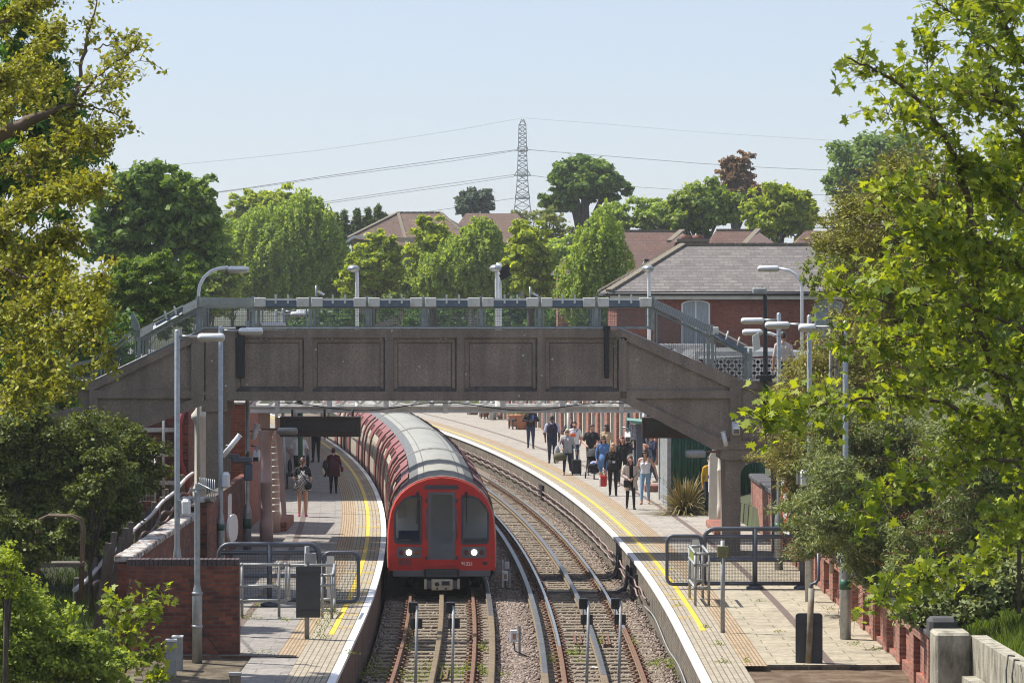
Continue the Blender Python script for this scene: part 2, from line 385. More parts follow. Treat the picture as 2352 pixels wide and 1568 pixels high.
# ================================================================ ground
def hgt(off, Y):
    a = abs(off)
    if a <= 7.0: return -0.45
    a0, a1 = (9.7, 16.0) if off < 0 else (7.0, 14.0)
    t = min(max((a-a0)/(a1-a0), 0), 1); t = t*t*(3-2*t)
    base = 0.70 if off < 0 else 1.45
    far = min(max((Y-95)/30.0, 0), 1)
    base = base*(1-far)+0.75*far
    top = 5.2*(1-far)+3.2*far
    if off > 0 and far > 0: t *= 0.2+0.8*(1-far) if a < 26 else 1.0
    return base+(top-base)*t
offs = [-900, -400, -200, -110, -70, -45, -32, -24, -19, -16, -14, -12.5, -11, -10, -9, -8.2, -7.6, -7.12, -7.0, 7.0, 7.12, 7.6, 8.2, 9, 10, 11, 12.5, 14, 16, 19, 26, 34, 45, 70, 110, 200, 400, 900]
ys = [-60, -20, 10, 25, 35]+list(range(40, 130, 3))+[135, 145, 160, 180, 200, 220, 260, 330, 450, 700, 1200, 3000]
g = MB(); rows = []
for Y in ys:
    row = []
    for o in offs:
        p = on(min(Y, 215), 0); x = p.x+o
        row.append((x, Y, hgt(o, Y)+(0.12*math.sin(x*1.7+Y*0.9)+0.08*math.sin(x*3.1-Y*1.3) if abs(o) > 8 else 0)))
    rows.append(row)
g.sheet(rows, sm=True)
M['soil'] = mat('bank_soil', (0.045, 0.040, 0.026), 1.0, 0, scale=0.9, col2=(0.055, 0.075, 0.022), thr=(0.4, 0.62), bump=0.6, bscale=9, detail=12)
g.build('ground', M['soil'], loc=(0, 0, 0), kind='structure')
# ================================================================ track bed
M['ballast'] = mat('ballast_fines', (0.115, 0.086, 0.066), 1.0, 0, scale=14, col2=(0.24, 0.185, 0.145), thr=(0.3, 0.72), bump=1.0, bscale=22, detail=12)
def yl(a, b, st):
    n = max(1, int(round((b-a)/st))); return [a+(b-a)*i/n for i in range(n+1)]
tb = MB(); tb.sheet([[on(Y, o, z) for o, z in ((-3.0, -0.16), (-2.6, -0.2), (-0.75, -0.19), (-0.3, -0.13), (0.0, -0.11), (0.3, -0.13), (0.8, -0.19), (2.6, -0.2), (3.0, -0.15))] for Y in yl(46, 225, 1.5)], sm=True)
tb.build('track_bed', M['ballast'], loc=(0, 60, -0.2), kind='structure')
# loose ballast stones
def stones(name, n, fY, fO, zf, smin, smax, mats):
    oct_v = np.array([(1,0,0),(-1,0,0),(0,1,0),(0,-1,0),(0,0,1),(0,0,-1)], float)
    oct_f = np.array([(0,2,4),(2,1,4),(1,3,4),(3,0,4),(2,0,5),(1,2,5),(3,1,5),(0,3,5)])
    Y = fY(n); O = fO(n, Y); s = np.maximum(Y-67, 0)/770.0; nn = np.sqrt(1+s*s)
    X = 0.12-np.maximum(Y-67, 0)**2/1540+O/nn; Yw = Y+s*O/nn
    sz = RNG.uniform(smin, smax, n)
    V = oct_v[None]*RNG.uniform(0.6, 1.15, (n, 6, 1))*sz[:, None, None]*np.array([1.1, 1.0, 0.75])
    a = RNG.uniform(0, 6.28, n); c, s2 = np.cos(a), np.sin(a)
    x = V[..., 0]*c[:, None]-V[..., 1]*s2[:, None]; y = V[..., 0]*s2[:, None]+V[..., 1]*c[:, None]; z = V[..., 2]
    t = RNG.uniform(-0.5, 0.5, n)[:, None]; z2 = z+t*x; V = np.stack([x+X[:, None], y+Yw[:, None], z2+(zf(O)+RNG.uniform(-0.01, 0.02, n))[:, None]], -1)
    Fc = (oct_f[None]+6*np.arange(n)[:, None, None]).reshape(-1)
    me = fastmesh(name, V.reshape(-1, 3)-np.array([0, 60, -0.2]), Fc, np.full(n*8, 3))
    m, nt, b = _nt('ballast_stone'); geo = N(nt, 'ShaderNodeNewGeometry'); rp = N(nt, 'ShaderNodeValToRGB')
    cols = [(0.0, (0.10, 0.072, 0.058)), (0.35, (0.185, 0.137, 0.108)), (0.7, (0.275, 0.21, 0.172)), (1.0, (0.40, 0.335, 0.29))]
    rp.color_ramp.elements[0].color = rgba(cols[0][1]); rp.color_ramp.elements[1].color = rgba(cols[3][1])
    for p, c_ in cols[1:3]: e = rp.color_ramp.elements.new(p); e.color = rgba(c_)
    L(nt, geo, 'Random Per Island', rp, 'Fac'); L(nt, rp, 'Color', b, 'Base Color'); b.inputs['Roughness'].default_value = 0.95
    me.materials.append(m)
    o = link(name, me, None, Vector((0, 60, -0.2))); o['kind'] = 'stuff'; o['label'] = 'pinkish grey crushed stone ballast between the rails'; return o
def fY(n): return 57+ (RNG.beta(0.9, 1.7, n))*88
def fO(n, Y):
    O = RNG.uniform(-2.95, 2.95, n)
    hid = (Y > 86) & (O < -0.15); O[hid] = RNG.uniform(-0.15, 2.95, hid.sum())
    ins = (np.abs(np.abs(O)-TRK) < 1.05) & (RNG.random(n) < 0.55)        # fewer between the rails
    O[ins] = RNG.choice([-0.1, 2.75], ins.sum())+RNG.normal(0, 0.18, ins.sum())
    return O
stones('ballast', 42000, fY, fO, lambda O: np.where(np.abs(np.abs(O)-TRK) < 1.2, -0.185, -0.135), 0.025, 0.055, None)
# sleepers
sl_m = MB(); sl_m.box((0, 0, -0.215), (2.55, 0.25, 0.14), bev=0.015)
def chair(x):
    c = MB(); c.box((x, 0, -0.135), (0.34, 0.17, 0.03)); c.box((x-0.085, 0, -0.095), (0.07, 0.13, 0.07), bev=0.015); c.box((x+0.085, 0, -0.095), (0.07, 0.13, 0.07), bev=0.015); return c
base = sl_m.build('sleeper', M['sleeper'], loc=(0, 0, 0)); tag(base, 'grey weathered timber sleeper under the bright rails of the empty track', 'sleeper', 'sleepers under the empty track')
for x in (-0.7525, 0.7525): chair(x).build('rail_chair', M['rust'], base)
first = True
for tr, y0, y1, lab, grp in ((TRK, 60.0, 139.0, 'grey weathered timber sleeper across the empty track beside the train', 'sleepers under the empty track'), (-TRK, 60.0, 86.0, 'grey weathered timber sleeper across the track in front of the red train', 'sleepers in front of the train')):
    Y = y0
    while Y < y1:
        o = base if first else dup(base)
        first = False
        o.location = on(Y+random.uniform(-0.03, 0.03), tr, random.uniform(-0.012, 0.006)); o.rotation_euler = (0, 0, heading(Y)+random.uniform(-0.012, 0.012)); o['label'] = lab; o['group'] = grp
        Y += 0.72
# rails
def rail(name, label, off, y0, y1, ztop, head, web, foot, h, mats, rusty_below, cat='rail', group=None):
    b = MB(); hh = 0.045
    prof = [(-foot, -h), (foot, -h), (foot, -h+0.018), (web, -h+0.04), (web, -hh), (head, -hh+0.008), (head, -0.006), (head*0.75, 0), (-head*0.75, 0), (-head, -0.006), (-head, -hh+0.008), (-web, -hh), (-web, -h+0.04), (-foot, -h+0.018)]
    n = len(prof); Ys = yl(y0, y1, 1.0); V = []
    for Y in Ys:
        for (a, z) in prof: V.append(on(Y, off+a, ztop+z))
    o = len(b.v); b.v.extend([tuple(p) for p in V])
    for i in range(len(Ys)-1):
        rust = Ys[i] < rusty_below
        for k in range(n):
            b.f.append([o+i*n+k, o+i*n+(k+1) % n, o+(i+1)*n+(k+1) % n, o+(i+1)*n+k]); b.sm.append(False)
            top = k in (6, 7, 8); b.m.append((2 if rust else 1) if top else (2 if rust and k in (5, 9) else 0))
    b.f.append([o+k for k in range(n)][::-1]); b.m.append(0); b.sm.append(False)
    return b.build(name, mats, loc=on(y0, off, ztop-h), label=label, cat=cat, group=group)
RM = [M['rail_side'], M['rail_top'], M['rust']]; CM = [M['rail_side'], M['conductor_top'], M['rail_side']]
g5 = 0.7525
rail('running_rail', 'rusty left running rail leading out from under the red train', -TRK-g5, 52, 150, 0, 0.036, 0.012, 0.07, 0.15, RM, 90)
rail('running_rail', 'rusty right running rail leading out from under the red train', -TRK+g5, 52, 150, 0, 0.036, 0.012, 0.07, 0.15, RM, 90)
rail('running_rail', 'polished left running rail of the empty track beside the train', TRK-g5, 52, 190, 0, 0.036, 0.012, 0.07, 0.15, RM, 71.5)
rail('running_rail', 'polished right running rail of the empty track, nearer the right platform', TRK+g5, 52, 190, 0, 0.036, 0.012, 0.07, 0.15, RM, 76.0)
rail('conductor_rail', 'brown centre conductor rail in front of the red train', -TRK, 52, 150, 0.045, 0.05, 0.03, 0.06, 0.13, CM, 100)
rail('conductor_rail', 'thick conductor rail on the gravel side of the train track', -TRK+g5+0.37, 52, 150, 0.085, 0.055, 0.035, 0.065, 0.15, CM, 78)
rail('conductor_rail', 'dark thick conductor rail beside the train, outermost of the empty track', TRK-g5-0.37, 52, 190, 0.085, 0.055, 0.035, 0.065, 0.15, CM, 66)
rail('conductor_rail', 'dark centre conductor rail of the empty track', TRK, 52, 190, 0.045, 0.05, 0.03, 0.06, 0.13, CM, 66)
# ================================================================ platforms
def brickuv(name, c1, c2, mortar, bw, bh, ms, offset, dirt, amt, dsc=1.5, weeds=None, lo=0.5, hi=0.75):
    return brick(name, 'along', c1, c2, mortar, bw, bh, ms, 0.92, dirt, amt, offset, 0.25, dsc, lo, hi, weeds)
M['pave_grey'] = brickuv('grey_platform_slabs', (0.34, 0.305, 0.26), (0.30, 0.27, 0.235), (0.16, 0.14, 0.12), 0.75, 0.6, 0.008, 0.5, (0.19, 0.17, 0.148), 0.8)
M['pave_beige'] = brickuv('beige_platform_slabs', (0.375, 0.325, 0.24), (0.32, 0.28, 0.205), (0.15, 0.13, 0.08), 0.9, 0.6, 0.012, 0.5, (0.15, 0.13, 0.095), 0.85, 1.4, ((0.075, 0.10, 0.025), 0.66, 0.72))
M['pave_asph'] = brickuv('worn_grey_slabs', (0.275, 0.25, 0.225), (0.235, 0.215, 0.195), (0.13, 0.12, 0.10), 0.9, 0.6, 0.008, 0.5, (0.13, 0.118, 0.105), 0.8)
M['tile_grey'] = brickuv('grey_edge_tiles', (0.37, 0.32, 0.245), (0.33, 0.285, 0.215), (0.13, 0.105, 0.07), 0.1, 0.2, 0.010, 0.0, (0.24, 0.205, 0.15), 0.5)
M['tile_tan'] = brickuv('tan_ribbed_tiles', (0.375, 0.29, 0.19), (0.325, 0.25, 0.165), (0.19, 0.12, 0.06), 0.066, 0.4, 0.012, 0.0, (0.28, 0.20, 0.12), 0.45)
M['drain'] = mat('dark_channel_bricks', (0.13, 0.095, 0.08), 0.9, 0, var=0.35, scale=12)
M['dirt'] = mat('mossy_dirt', (0.085, 0.048, 0.024), 1.0, 0, scale=2.6, col2=(0.20, 0.15, 0.10), thr=(0.42, 0.72), bump=1.0, bscale=16, detail=12)
M['dirt_l'] = mat('leafy_dirt', (0.07, 0.052, 0.032), 1.0, 0, scale=2.6, col2=(0.19, 0.155, 0.10), thr=(0.42, 0.72), bump=1.0, bscale=16, detail=12)
def strip(b, o0, o1, z, y0, y1, m=0, st=1.5, n=1):
    for i in range(n):
        a, c = o0+(o1-o0)*i/n, o0+(o1-o0)*(i+1)/n
        b.sheet([[on(Y, a, z), on(Y, c, z)] for Y in yl(y0, y1, st)], m)
def uva(p): # metres along, metres from the centre line
    Y = p[1]
    for _ in range(3):
        c = cl(Y); s = -max(Y-67, 0)/770.0; off = (p[0]-c)/math.sqrt(1+s*s)*(1+s*s); Y = p[1]+s*off/math.sqrt(1+s*s)
    return (abs(off), Y+max(Y-67, 0)**3/(6*770**2))
def platform(side, y0, near_mat, far_mat, ysplit, outer, wall_mat):
    sg = side
    b = MB()
    lo, hi = (EDGE+0.0), outer
    # top: tiles near the edge, slabs beyond (each sheet its own material index)
    def st(o0, o1, z, ya, yb, m):
        a, c = (sg*o0, sg*o1) if sg > 0 else (sg*o1, sg*o0)
        strip(b, a, c, z, ya, yb, m)
    st(EDGE, EDGE+0.14, ZP+0.004, y0-10, 222, 6)                          # white nosing
    st(EDGE+0.14, EDGE+0.86, ZP, y0-6, 222, 1); st(EDGE+0.86, EDGE+1.26, ZP+0.001, y0-0.2, 222, 2)
    st(EDGE+1.26, EDGE+2.3, ZP, y0, ysplit, 0); st(EDGE+1.26, EDGE+2.3, ZP, ysplit, 222, 3)
    st(EDGE+2.3, EDGE+2.46, ZP, y0, 222, 4)
    st(EDGE+2.46, outer, ZP, y0, ysplit, 0); st(EDGE+2.46, outer, ZP, ysplit, 222, 3)
    # coping face and brick wall down to the ballast
    Ys = yl(y0-10, 222, 1.5)
    e = [on(Y, sg*EDGE, ZP+0.004) for Y in Ys]; e2 = [on(Y, sg*EDGE, ZP-0.07) for Y in Ys]; e3 = [on(Y, sg*(EDGE+0.06), ZP-0.07) for Y in Ys]; e4 = [on(Y, sg*(EDGE+0.06), -0.5) for Y in Ys]
    for A, B, m in ((e, e2, 6), (e2, e3, 5), (e3, e4, 5)):
        b.sheet([[p, q] if sg > 0 else [q, p] for p, q in zip(A, B)], m)
    # near end face
    b.quad(on(y0, sg*(EDGE+0.86), ZP), on(y0, sg*outer, ZP), on(y0, sg*outer, -0.4), on(y0, sg*(EDGE+0.86), -0.4), 5)
    return b.build('platform', [near_mat, M['tile_grey'], M['tile_tan'], far_mat, M['drain'], wall_mat, M['white_line']], loc=on(y0, sg*EDGE, 0), kind='structure', uvfn=uva)
platform(-1, 62.0, M['pave_asph'], M['pave_asph'], 90, 7.05, M['brick_platl'])
platform(+1, 60.4, M['pave_beige'], M['pave_grey'], 85.5, 7.2, M['brick_plat'])
b = MB(); b.sheet([[on(Y, 7.2, ZP-0.002), on(Y, 22, ZP-0.002)] for Y in yl(98, 200, 3)]); b.build('forecourt', M['pave_grey'], loc=on(98, 7.2, 0), kind='structure', uvfn=uva)
b = MB(); b.sheet([[on(Y, -24, ZP-0.002), on(Y, -7.05, ZP-0.002)] for Y in yl(98, 200, 3)]); b.build('forecourt', M['pave_asph'], loc=on(98, -24, 0), kind='structure', uvfn=uva)
# yellow line, cross marks and edge lettering
for sg, y0 in ((-1, 65.8), (1, 66.6)):
    b = MB(); strip(b, sg*(EDGE+0.445), sg*(EDGE+0.55), ZP+0.008, y0, 215)
    if sg < 0: b.f = [f[::-1] for f in b.f]
    Y = y0+7.0
    while Y < 150:
        b.add([on(Y, sg*(EDGE+0.20), ZP+0.006), on(Y, sg*(EDGE+0.44), ZP+0.006), on(Y+0.14, sg*(EDGE+0.44), ZP+0.006), on(Y+0.14, sg*(EDGE+0.20), ZP+0.006)], [(0, 1, 2, 3) if sg > 0 else (3, 2, 1, 0)])
        b.add([on(Y, sg*(EDGE+0.56), ZP+0.006), on(Y, sg*(EDGE+0.80), ZP+0.006), on(Y+0.14, sg*(EDGE+0.80), ZP+0.006), on(Y+0.14, sg*(EDGE+0.56), ZP+0.006)], [(0, 1, 2, 3) if sg > 0 else (3, 2, 1, 0)])
        Y += 8.1
    b.build('platform_line', M['yellow_line'], loc=on(y0, sg*(EDGE+0.5), ZP), kind='structure')
def text_mesh(body, size, name='lettering', align='CENTER', extr=0.0, bold=0.0):
    cu = bpy.data.curves.new(name, 'FONT'); cu.body = body; cu.size = size; cu.align_x = align; cu.align_y = 'CENTER'; cu.extrude = extr; cu.offset = bold
    tmp = bpy.data.objects.new(name, cu); COL.objects.link(tmp)
    dg = bpy.context.evaluated_depsgraph_get(); me = bpy.data.meshes.new_from_object(tmp.evaluated_get(dg), depsgraph=dg)
    bpy.data.objects.remove(tmp); me.name = name; return me
gap = text_mesh('MIND\nTHE\nGAP', 0.17)
gap.materials.append(M['yellow_worn'])
for sg in (-1, 1):
    for k in range(22):
        Y = (67.3 if sg < 0 else 69.3)+k*2.7
        if sg < 0 and 73 < Y < 74: continue
        o = link('platform_lettering', gap, None, on(Y, sg*(EDGE+0.29), ZP+0.007)); o.rotation_euler = (0, 0, heading(Y)+(math.pi/2 if sg > 0 else -math.pi/2)); o.scale = (1.5, 0.55, 1)
        tag(o, kind='structure')
# dirt beyond the paving
b = MB(); b.sheet([[on(Y, o, z) for o in (EDGE+0.86, 4.6, 5.4, 6.2, 6.75)] for Y, z in ((44, 0.30), (52, 0.50), (57, 0.66), (60.4, 0.73))], sm=True); b.build('dirt_ramp', M['dirt'], loc=on(52, 5, 0), kind='structure')
b = MB(); b.sheet([[on(Y, o, z+(0.02 if o < -5 else 0)) for o in (-16, -9, -7.2, -6, -5, -EDGE-0.86)] for Y, z in ((44, 0.35), (52, 0.55), (58, 0.70), (62.0, 0.76), (62.3, 0.76))], sm=True); b.build('dirt_ramp', M['dirt_l'], loc=on(52, -5, 0), kind='structure')
b = MB(); b.sheet([[on(Y, -4.75, ZP-0.02), on(Y, -EDGE-0.86, ZP-0.02)] for Y in (50, 56, 62)]); b.build('concrete_path', M['pave_asph'], loc=on(56, -4.2, 0), kind='structure', uvfn=uva)
# ================================================================ concrete footbridge
BY = 86.2
def BP(px, py, y=BY): return Vector(((px-CX)*BY/F, y, HC-(py-YH)*BY/F))
bw = 2.1
bridge = thing('concrete_footbridge', 'grey brown concrete footbridge with mesh sides crossing over the train and both platforms', 'footbridge', (0, BY+1, ZP))
CM2 = [M['concrete_dark'], M['concrete_panel'], M['soot_and_shade']]
def slab(b, poly, y, th, m): b.prism([BP(px, py, y) for px, py in poly], (0, th, 0), m)
def girder(y, name, detail):
    b = MB(); t = 0.16; yy = y if detail else y+bw-t
    for poly in ([(95,880),(215,880),(215,1022),(95,1022)], [(215,880),(470,760),(470,922),(215,1022)], [(470,760),(1425,760),(1425,918),(470,918)], [(1425,760),(1712,878),(1676,1028),(1640,1028),(1425,918)], [(1712,878),(1800,878),(1800,1028),(1676,1028)]):
        slab(b, poly, yy+0.001, t, 1)
    if detail:
        d = 0.09
        def fr(poly): slab(b, poly, yy-d, d+0.002, 0)
        fr([(470,757),(1428,757),(1422,775),(470,775)]); fr([(470,899),(1425,899),(1425,920),(470,920)])
        for x0, x1 in ((515,541),(699,717),(885,902),(1049,1066),(1234,1251),(1421,1439)): fr([(x0,775),(x1,775),(x1,899),(x0,899)])
        # right stair
        fr([(1428,757),(1716,876),(1716,892),(1680,892),(1422,775)]); fr([(1439,897),(1676,897),(1676,914),(1439,914)])
        fr([(1425,914),(1458,914),(1668,1014),(1668,1032),(1638,1032),(1425,920)]); fr([(1676,892),(1702,892),(1702,1031),(1668,1031),(1668,1014),(1676,1014)])
        fr([(1716,876),(1802,876),(1802,892),(1716,892)]); fr([(1702,1012),(1802,1012),(1802,1031),(1702,1031)]); fr([(1784,892),(1802,892),(1802,1012),(1784,1012)])
        # left stair
        fr([(470,757),(470,775),(244,882),(215,895),(95,895),(95,877),(215,877)]); fr([(225,896),(440,896),(440,914),(225,914)])
        fr([(470,905),(480,925),(218,1027),(218,1006)]); fr([(205,895),(225,895),(225,1003),(205,1010)]); fr([(95,1006),(218,1006),(218,1027),(95,1027)])
        fr([(440,788),(470,775),(470,905),(440,917)])
        # panel borders, with thin raised bars inside them standing in for a shadow line
        for x0, x1 in ((541,699),(717,885),(902,1049),(1066,1234),(1251,1421)):
            for q in ([(x0,775),(x1,775),(x1-11,786),(x0+11,786)], [(x0,775),(x0+11,786),(x0+11,889),(x0,899)], [(x1,775),(x1,899),(x1-11,889),(x1-11,786)]): slab(b, q, yy-0.03, 0.032, 1)
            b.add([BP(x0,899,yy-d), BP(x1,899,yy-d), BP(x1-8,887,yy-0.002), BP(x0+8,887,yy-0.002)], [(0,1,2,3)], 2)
            b.add([BP(x1,899,yy-d), BP(x1,775,yy-d), BP(x1-4,782,yy-0.034), BP(x1-4,892,yy-0.034)], [(0,1,2,3)], 2); b.add([BP(x0,775,yy-d), BP(x0,899,yy-d), BP(x0+3,892,yy-0.034), BP(x0+3,782,yy-0.034)], [(0,1,2,3)], 0); b.add([BP(x1,775,yy-d), BP(x0,775,yy-d), BP(x0+4,779,yy-0.034), BP(x1-4,779,yy-0.034)], [(0,1,2,3)], 0)  # right edge face coloured dark to paint in the recess shade
            for A_, B2_ in (((x0+12,787),(x1-12,787)), ((x0+12,787),(x0+12,887)), ((x1-12,787),(x1-12,887))): b.bar(BP(A_[0],A_[1],yy-0.004), BP(B2_[0],B2_[1],yy-0.004), 0.014, 0.014, 2)  # thin dark bars standing in for the shadow line of a recess
    return b.build('girder', CM2, bridge)
girder(BY, 'front', True); girder(BY, 'rear', False)
b = MB()
for poly in ([(95,940),(215,940),(215,965),(95,965)], [(215,940),(470,850),(470,880),(215,965)], [(470,850),(1425,850),(1425,880),(470,880)], [(1425,850),(1676,962),(1676,990),(1425,880)], [(1676,962),(1800,962),(1800,990),(1676,990)]):
    slab(b, poly, BY+0.165, bw-0.33, 0)
b.build('deck', CM2, bridge)
b = MB()                                                       # left pillar with its cap
x0, x1 = BP(473,0).x, BP(515,0).x
b.bx(x0, x1, BY-0.02, BY+bw-0.1, ZP, BP(0,945).z, 0); b.bx(x0-0.1, x1+0.08, BY-0.1, BY+bw, BP(0,945).z, BP(0,917).z-0.01, 0)
b.bx(x0, x1, BY-0.1, BY+0.12, BP(0,917).z, BP(0,756).z, 0)
b.build('pillar', CM2, bridge)
b = MB()                                                       # right portal: arch on two legs
x0, x1, x2, x3 = [BP(q,0).x for q in (1666,1701,1784,1815)]; zt, zc = BP(0,1031).z, BP(0,1055).z
b.bx(x0, x1, BY+0.02, BY+bw-0.1, ZP, zc, 0); b.bx(x2, x3, BY+0.02, BY+bw-0.1, ZP, zc, 0); b.bx(x0-0.12, x3+0.1, BY-0.06, BY+bw, zc, zt-0.004, 0)
r = 0.34; za = BP(0,1062).z
poly = [(x1, za-r)]+[(x1+r+r*math.cos(math.radians(a)), za-r+r*math.sin(math.radians(a))) for a in range(170, 89, -10)]+[(x1+r, zc), (x1, zc)]
b.prism([Vector((x, BY+0.03, z)) for x, z in poly], (0, bw-0.2, 0), 0)
poly = [(x2, za-r)]+[(x2-r+r*math.cos(math.radians(a)), za-r+r*math.sin(math.radians(a))) for a in range(10, 91, 10)]+[(x2-r, zc), (x2, zc)]
b.prism([Vector((x, BY+0.03, z)) for x, z in poly], (0, bw-0.2, 0), 0)
b.bx(x1+r, x2-r, BY+0.03, BY+bw-0.17, za, zc, 0)
b.build('pillar', CM2, bridge)
b = MB(); b.bx(BP(1387,0).x, BP(1399,0).x, BY-0.17, BY-0.095, BP(0,868).z, BP(0,752).z, 0, 0.02); b.bx(BP(1385,0).x, BP(1401,0).x, BY-0.2, BY-0.09, BP(0,757).z, BP(0,748).z, 0); b.build('drain_spout', M['black'], bridge)
b = MB(); b.bx(BP(546,0).x, BP(563,0).x, BY-0.17, BY-0.095, BP(0,868).z, BP(0,752).z, 0, 0.02); b.bx(BP(543,0).x, BP(566,0).x, BY-0.2, BY-0.09, BP(0,757).z, BP(0,748).z, 0); b.build('drain_spout', M['black'], bridge)
b = MB()
b.tube([BP(x, y, BY-0.06) for x, y in ((95,874),(215,874),(350,810),(470,754),(1425,754),(1560,812),(1668,864),(1700,876),(1760,862),(1800,858))], 0.022, 6)
b.tube([BP(x, y, BY-0.06) for x, y in ((882,735),(890,745),(895,756))], 0.015, 6)
b.build('conduit', M['steel_dull'], bridge)
# bolts of the girder
b = MB()
for x in (600,612,752,763,875,886,1012,1024,1149,1163,1418,1432): b.tube([BP(x,778,BY-0.12), BP(x,778,BY-0.05)], 0.02, 8)
for x,y in ((1562,815),(1574,815),(1696,852),(1708,854),(1773,902),(1786,902)): b.tube([BP(x,y+20,BY-0.12), BP(x,y+20,BY-0.03)], 0.02, 8)
b.build('anchor_bolts', M['steel_dull'], bridge)
# fence posts, mesh, light fittings
PX = [454, 581, 712, 843, 973, 1105, 1240, 1370, 1500]
def fpost(x, y0, y1, y, r=0.04): b = MB(); b.bx(BP(x,0).x-r, BP(x,0).x+r, y-0.05, y+0.05, BP(0,y1).z, BP(0,y0).z, 0); b.bx(BP(x,0).x-r-0.03, BP(x,0).x+r+0.03, y-0.07, y+0.07, BP(0,y0+26).z, BP(0,y0+18).z, 0); return b.build('fence_post', M['fence_grey'], bridge)
M['wire'] = mat('mesh_wire', (0.105, 0.125, 0.125), 0.5, 0.3)
def meshpanel(p0, p1, q0, q1, y, nh, nv, t=0.008, frame=True):
    """p0,p1 top left/right (px), q0,q1 bottom left/right"""
    b = MB(); A, B_, C_, D_ = [BP(*p, y) for p in (p0, p1, q0, q1)]
    lerp = lambda u, v, k: u+(v-u)*k
    for i in range(1, nh): b.bar(lerp(A, C_, i/nh), lerp(B_, D_, i/nh), t, t)
    for i in range(1, nv): b.bar(lerp(A, B_, i/nv), lerp(C_, D_, i/nv), t*0.55, t*0.55)
    o = b.build('mesh_panel', M['wire'], bridge)
    if frame:
        f = MB(); f.bar(A, B_, 0.05, 0.05); f.bar(C_, D_, 0.05, 0.05)
        for k in (0.04, 0.96): f.bar(lerp(A, B_, k), lerp(C_, D_, k), 0.03, 0.03)
        f.build('panel_frame', M['fence_grey'], o)
    return o
for y in (BY+0.12, BY+bw-0.14):
    near = y < BY+1
    for i, x in enumerate(PX):
        fpost(x, 680, 758, y)
        if i < len(PX)-1: meshpanel((x+4,706), (PX[i+1]-4,706), (x+4,753), (PX[i+1]-4,753), y, 11 if near else 7, 26 if near else 14, 0.009 if near else 0.007)
    fpost(1637, 745, 850, y); fpost(1725, 800, 876, y); fpost(318, 757, 832, y)
    meshpanel((1504,712), (1633,774), (1504,790), (1633,848), y, 16, 30); meshpanel((1641,778), (1722,815), (1641,852), (1722,880), y, 15, 20)
    meshpanel((450,710), (322,775), (450,764), (322,825), y, 12, 24); meshpanel((314,752), (215,826), (314,832), (215,873), y, 12, 22); meshpanel((215,826), (110,850), (215,873), (110,873), y, 8, 20)
M['flap'] = mat('blue_grey_flap', (0.105, 0.135, 0.165), 0.5, 0.1, var=0.15, scale=6)
for i in range(len(PX)-1):
    a, c = PX[i], PX[i+1]; o = None
    b = MB()
    if i == 0:
        b.prism([BP(a+4,683), BP(c-4,684), BP(c-4,704), BP(a+4,704)], (0, 0.03, 0), 0)
        for k in range(8): b.bar(BP(a+4,684+2.6*k,BY-0.012), BP(c-4,684+2.6*k,BY-0.012), 0.008, 0.008, 1)
    else:
        for x0, x1 in ((a+3, a+29), (c-31, c-3)): b.box((BP((x0+x1)/2,0).x, BY+0.10, BP(0,694).z), ((x1-x0)*BY/F, 0.26, 21*BY/F), bev=0.012)
        b.bar(BP(a+29,687,BY+0.02), BP(c-31,687,BY+0.02), 0.05, 0.035, 0)
    o = b.build('light_fitting', [M['white_box'], M['fence_grey']], bridge)
    if i:
        f = MB()
        f.prism([BP(a+29,690,BY+0.03), BP(a+29,704,BY-0.02), BP(a+29,706,BY+0.05), BP(a+29,689,BY+0.16)], ((c-a-60)*BY/F, 0, 0), 0)
        f.build('flap', M['flap'], o); f = MB()
        for xx in (a+0.40*(c-a), a+0.615*(c-a)): f.bar(BP(xx,676,BY-0.03), BP(xx,697,BY-0.05), 0.045, 0.03)
        f.build('bracket', M['white_box'], o)
    # the same box row on the far side, seen from behind
    b = MB(); b.box((BP((a+c)/2,0).x, BY+bw-0.12, BP(0,694).z), ((c-a-8)*BY/F, 0.2, 14*BY/F)); b.build('light_fitting', [M['fence_grey']], bridge)
def sloped(p0, p1, h, y, nm='light_fitting'):
    b = MB(); b.prism([BP(p0[0],p0[1],y), BP(p1[0],p1[1],y), BP(p1[0],p1[1]+h,y), BP(p0[0],p0[1]+h,y)], (0, 0.22, 0), 0); return b.build(nm, M['white_box'], bridge)
sloped((452,686), (420,702), 20, BY); sloped((352,740), (322,757), 18, BY)
b = MB(); b.prism([BP(420,707,BY+0.02), BP(352,744,BY+0.02), BP(352,757,BY-0.1), BP(420,720,BY-0.1)], (0, 0.06, 0), 0); b.build('flap', M['flap'], bridge)
b = MB(); b.bar(BP(420,702,BY), BP(352,737,BY), 0.05, 0.04)
for x, y in ((400,707),(378,718)): b.bar(BP(x,y-4,BY-0.02), BP(x+6,y+16,BY-0.05), 0.045, 0.03)
b.build('bracket', M['white_box'], bridge)
b = MB(); b.prism([BP(301,718,BY), BP(306,717,BY), BP(320,748,BY), BP(316,762,BY), BP(300,752,BY)], (0, 0.12, 0), 0); b.build('end_flap', M['fence_grey'], bridge)
b = MB(); b.prism([BP(1728,772,BY), BP(1743,763,BY), BP(1747,800,BY), BP(1731,808,BY)], (0, 0.10, 0), 0); b.build('end_flap', M['white_box'], bridge)
b = MB(); b.prism([BP(1502,686,BY+0.02), BP(1634,748,BY+0.02), BP(1634,768,BY-0.06), BP(1502,708,BY-0.06)], (0, 0.05, 0), 0)
for k in range(8): b.bar(BP(1502,687+2.6*k,BY-0.01-0.01*k), BP(1634,749+2.6*k,BY-0.01-0.01*k), 0.008, 0.008, 1)
b.build('light_fitting', [M['flap'], M['white_box']], bridge)
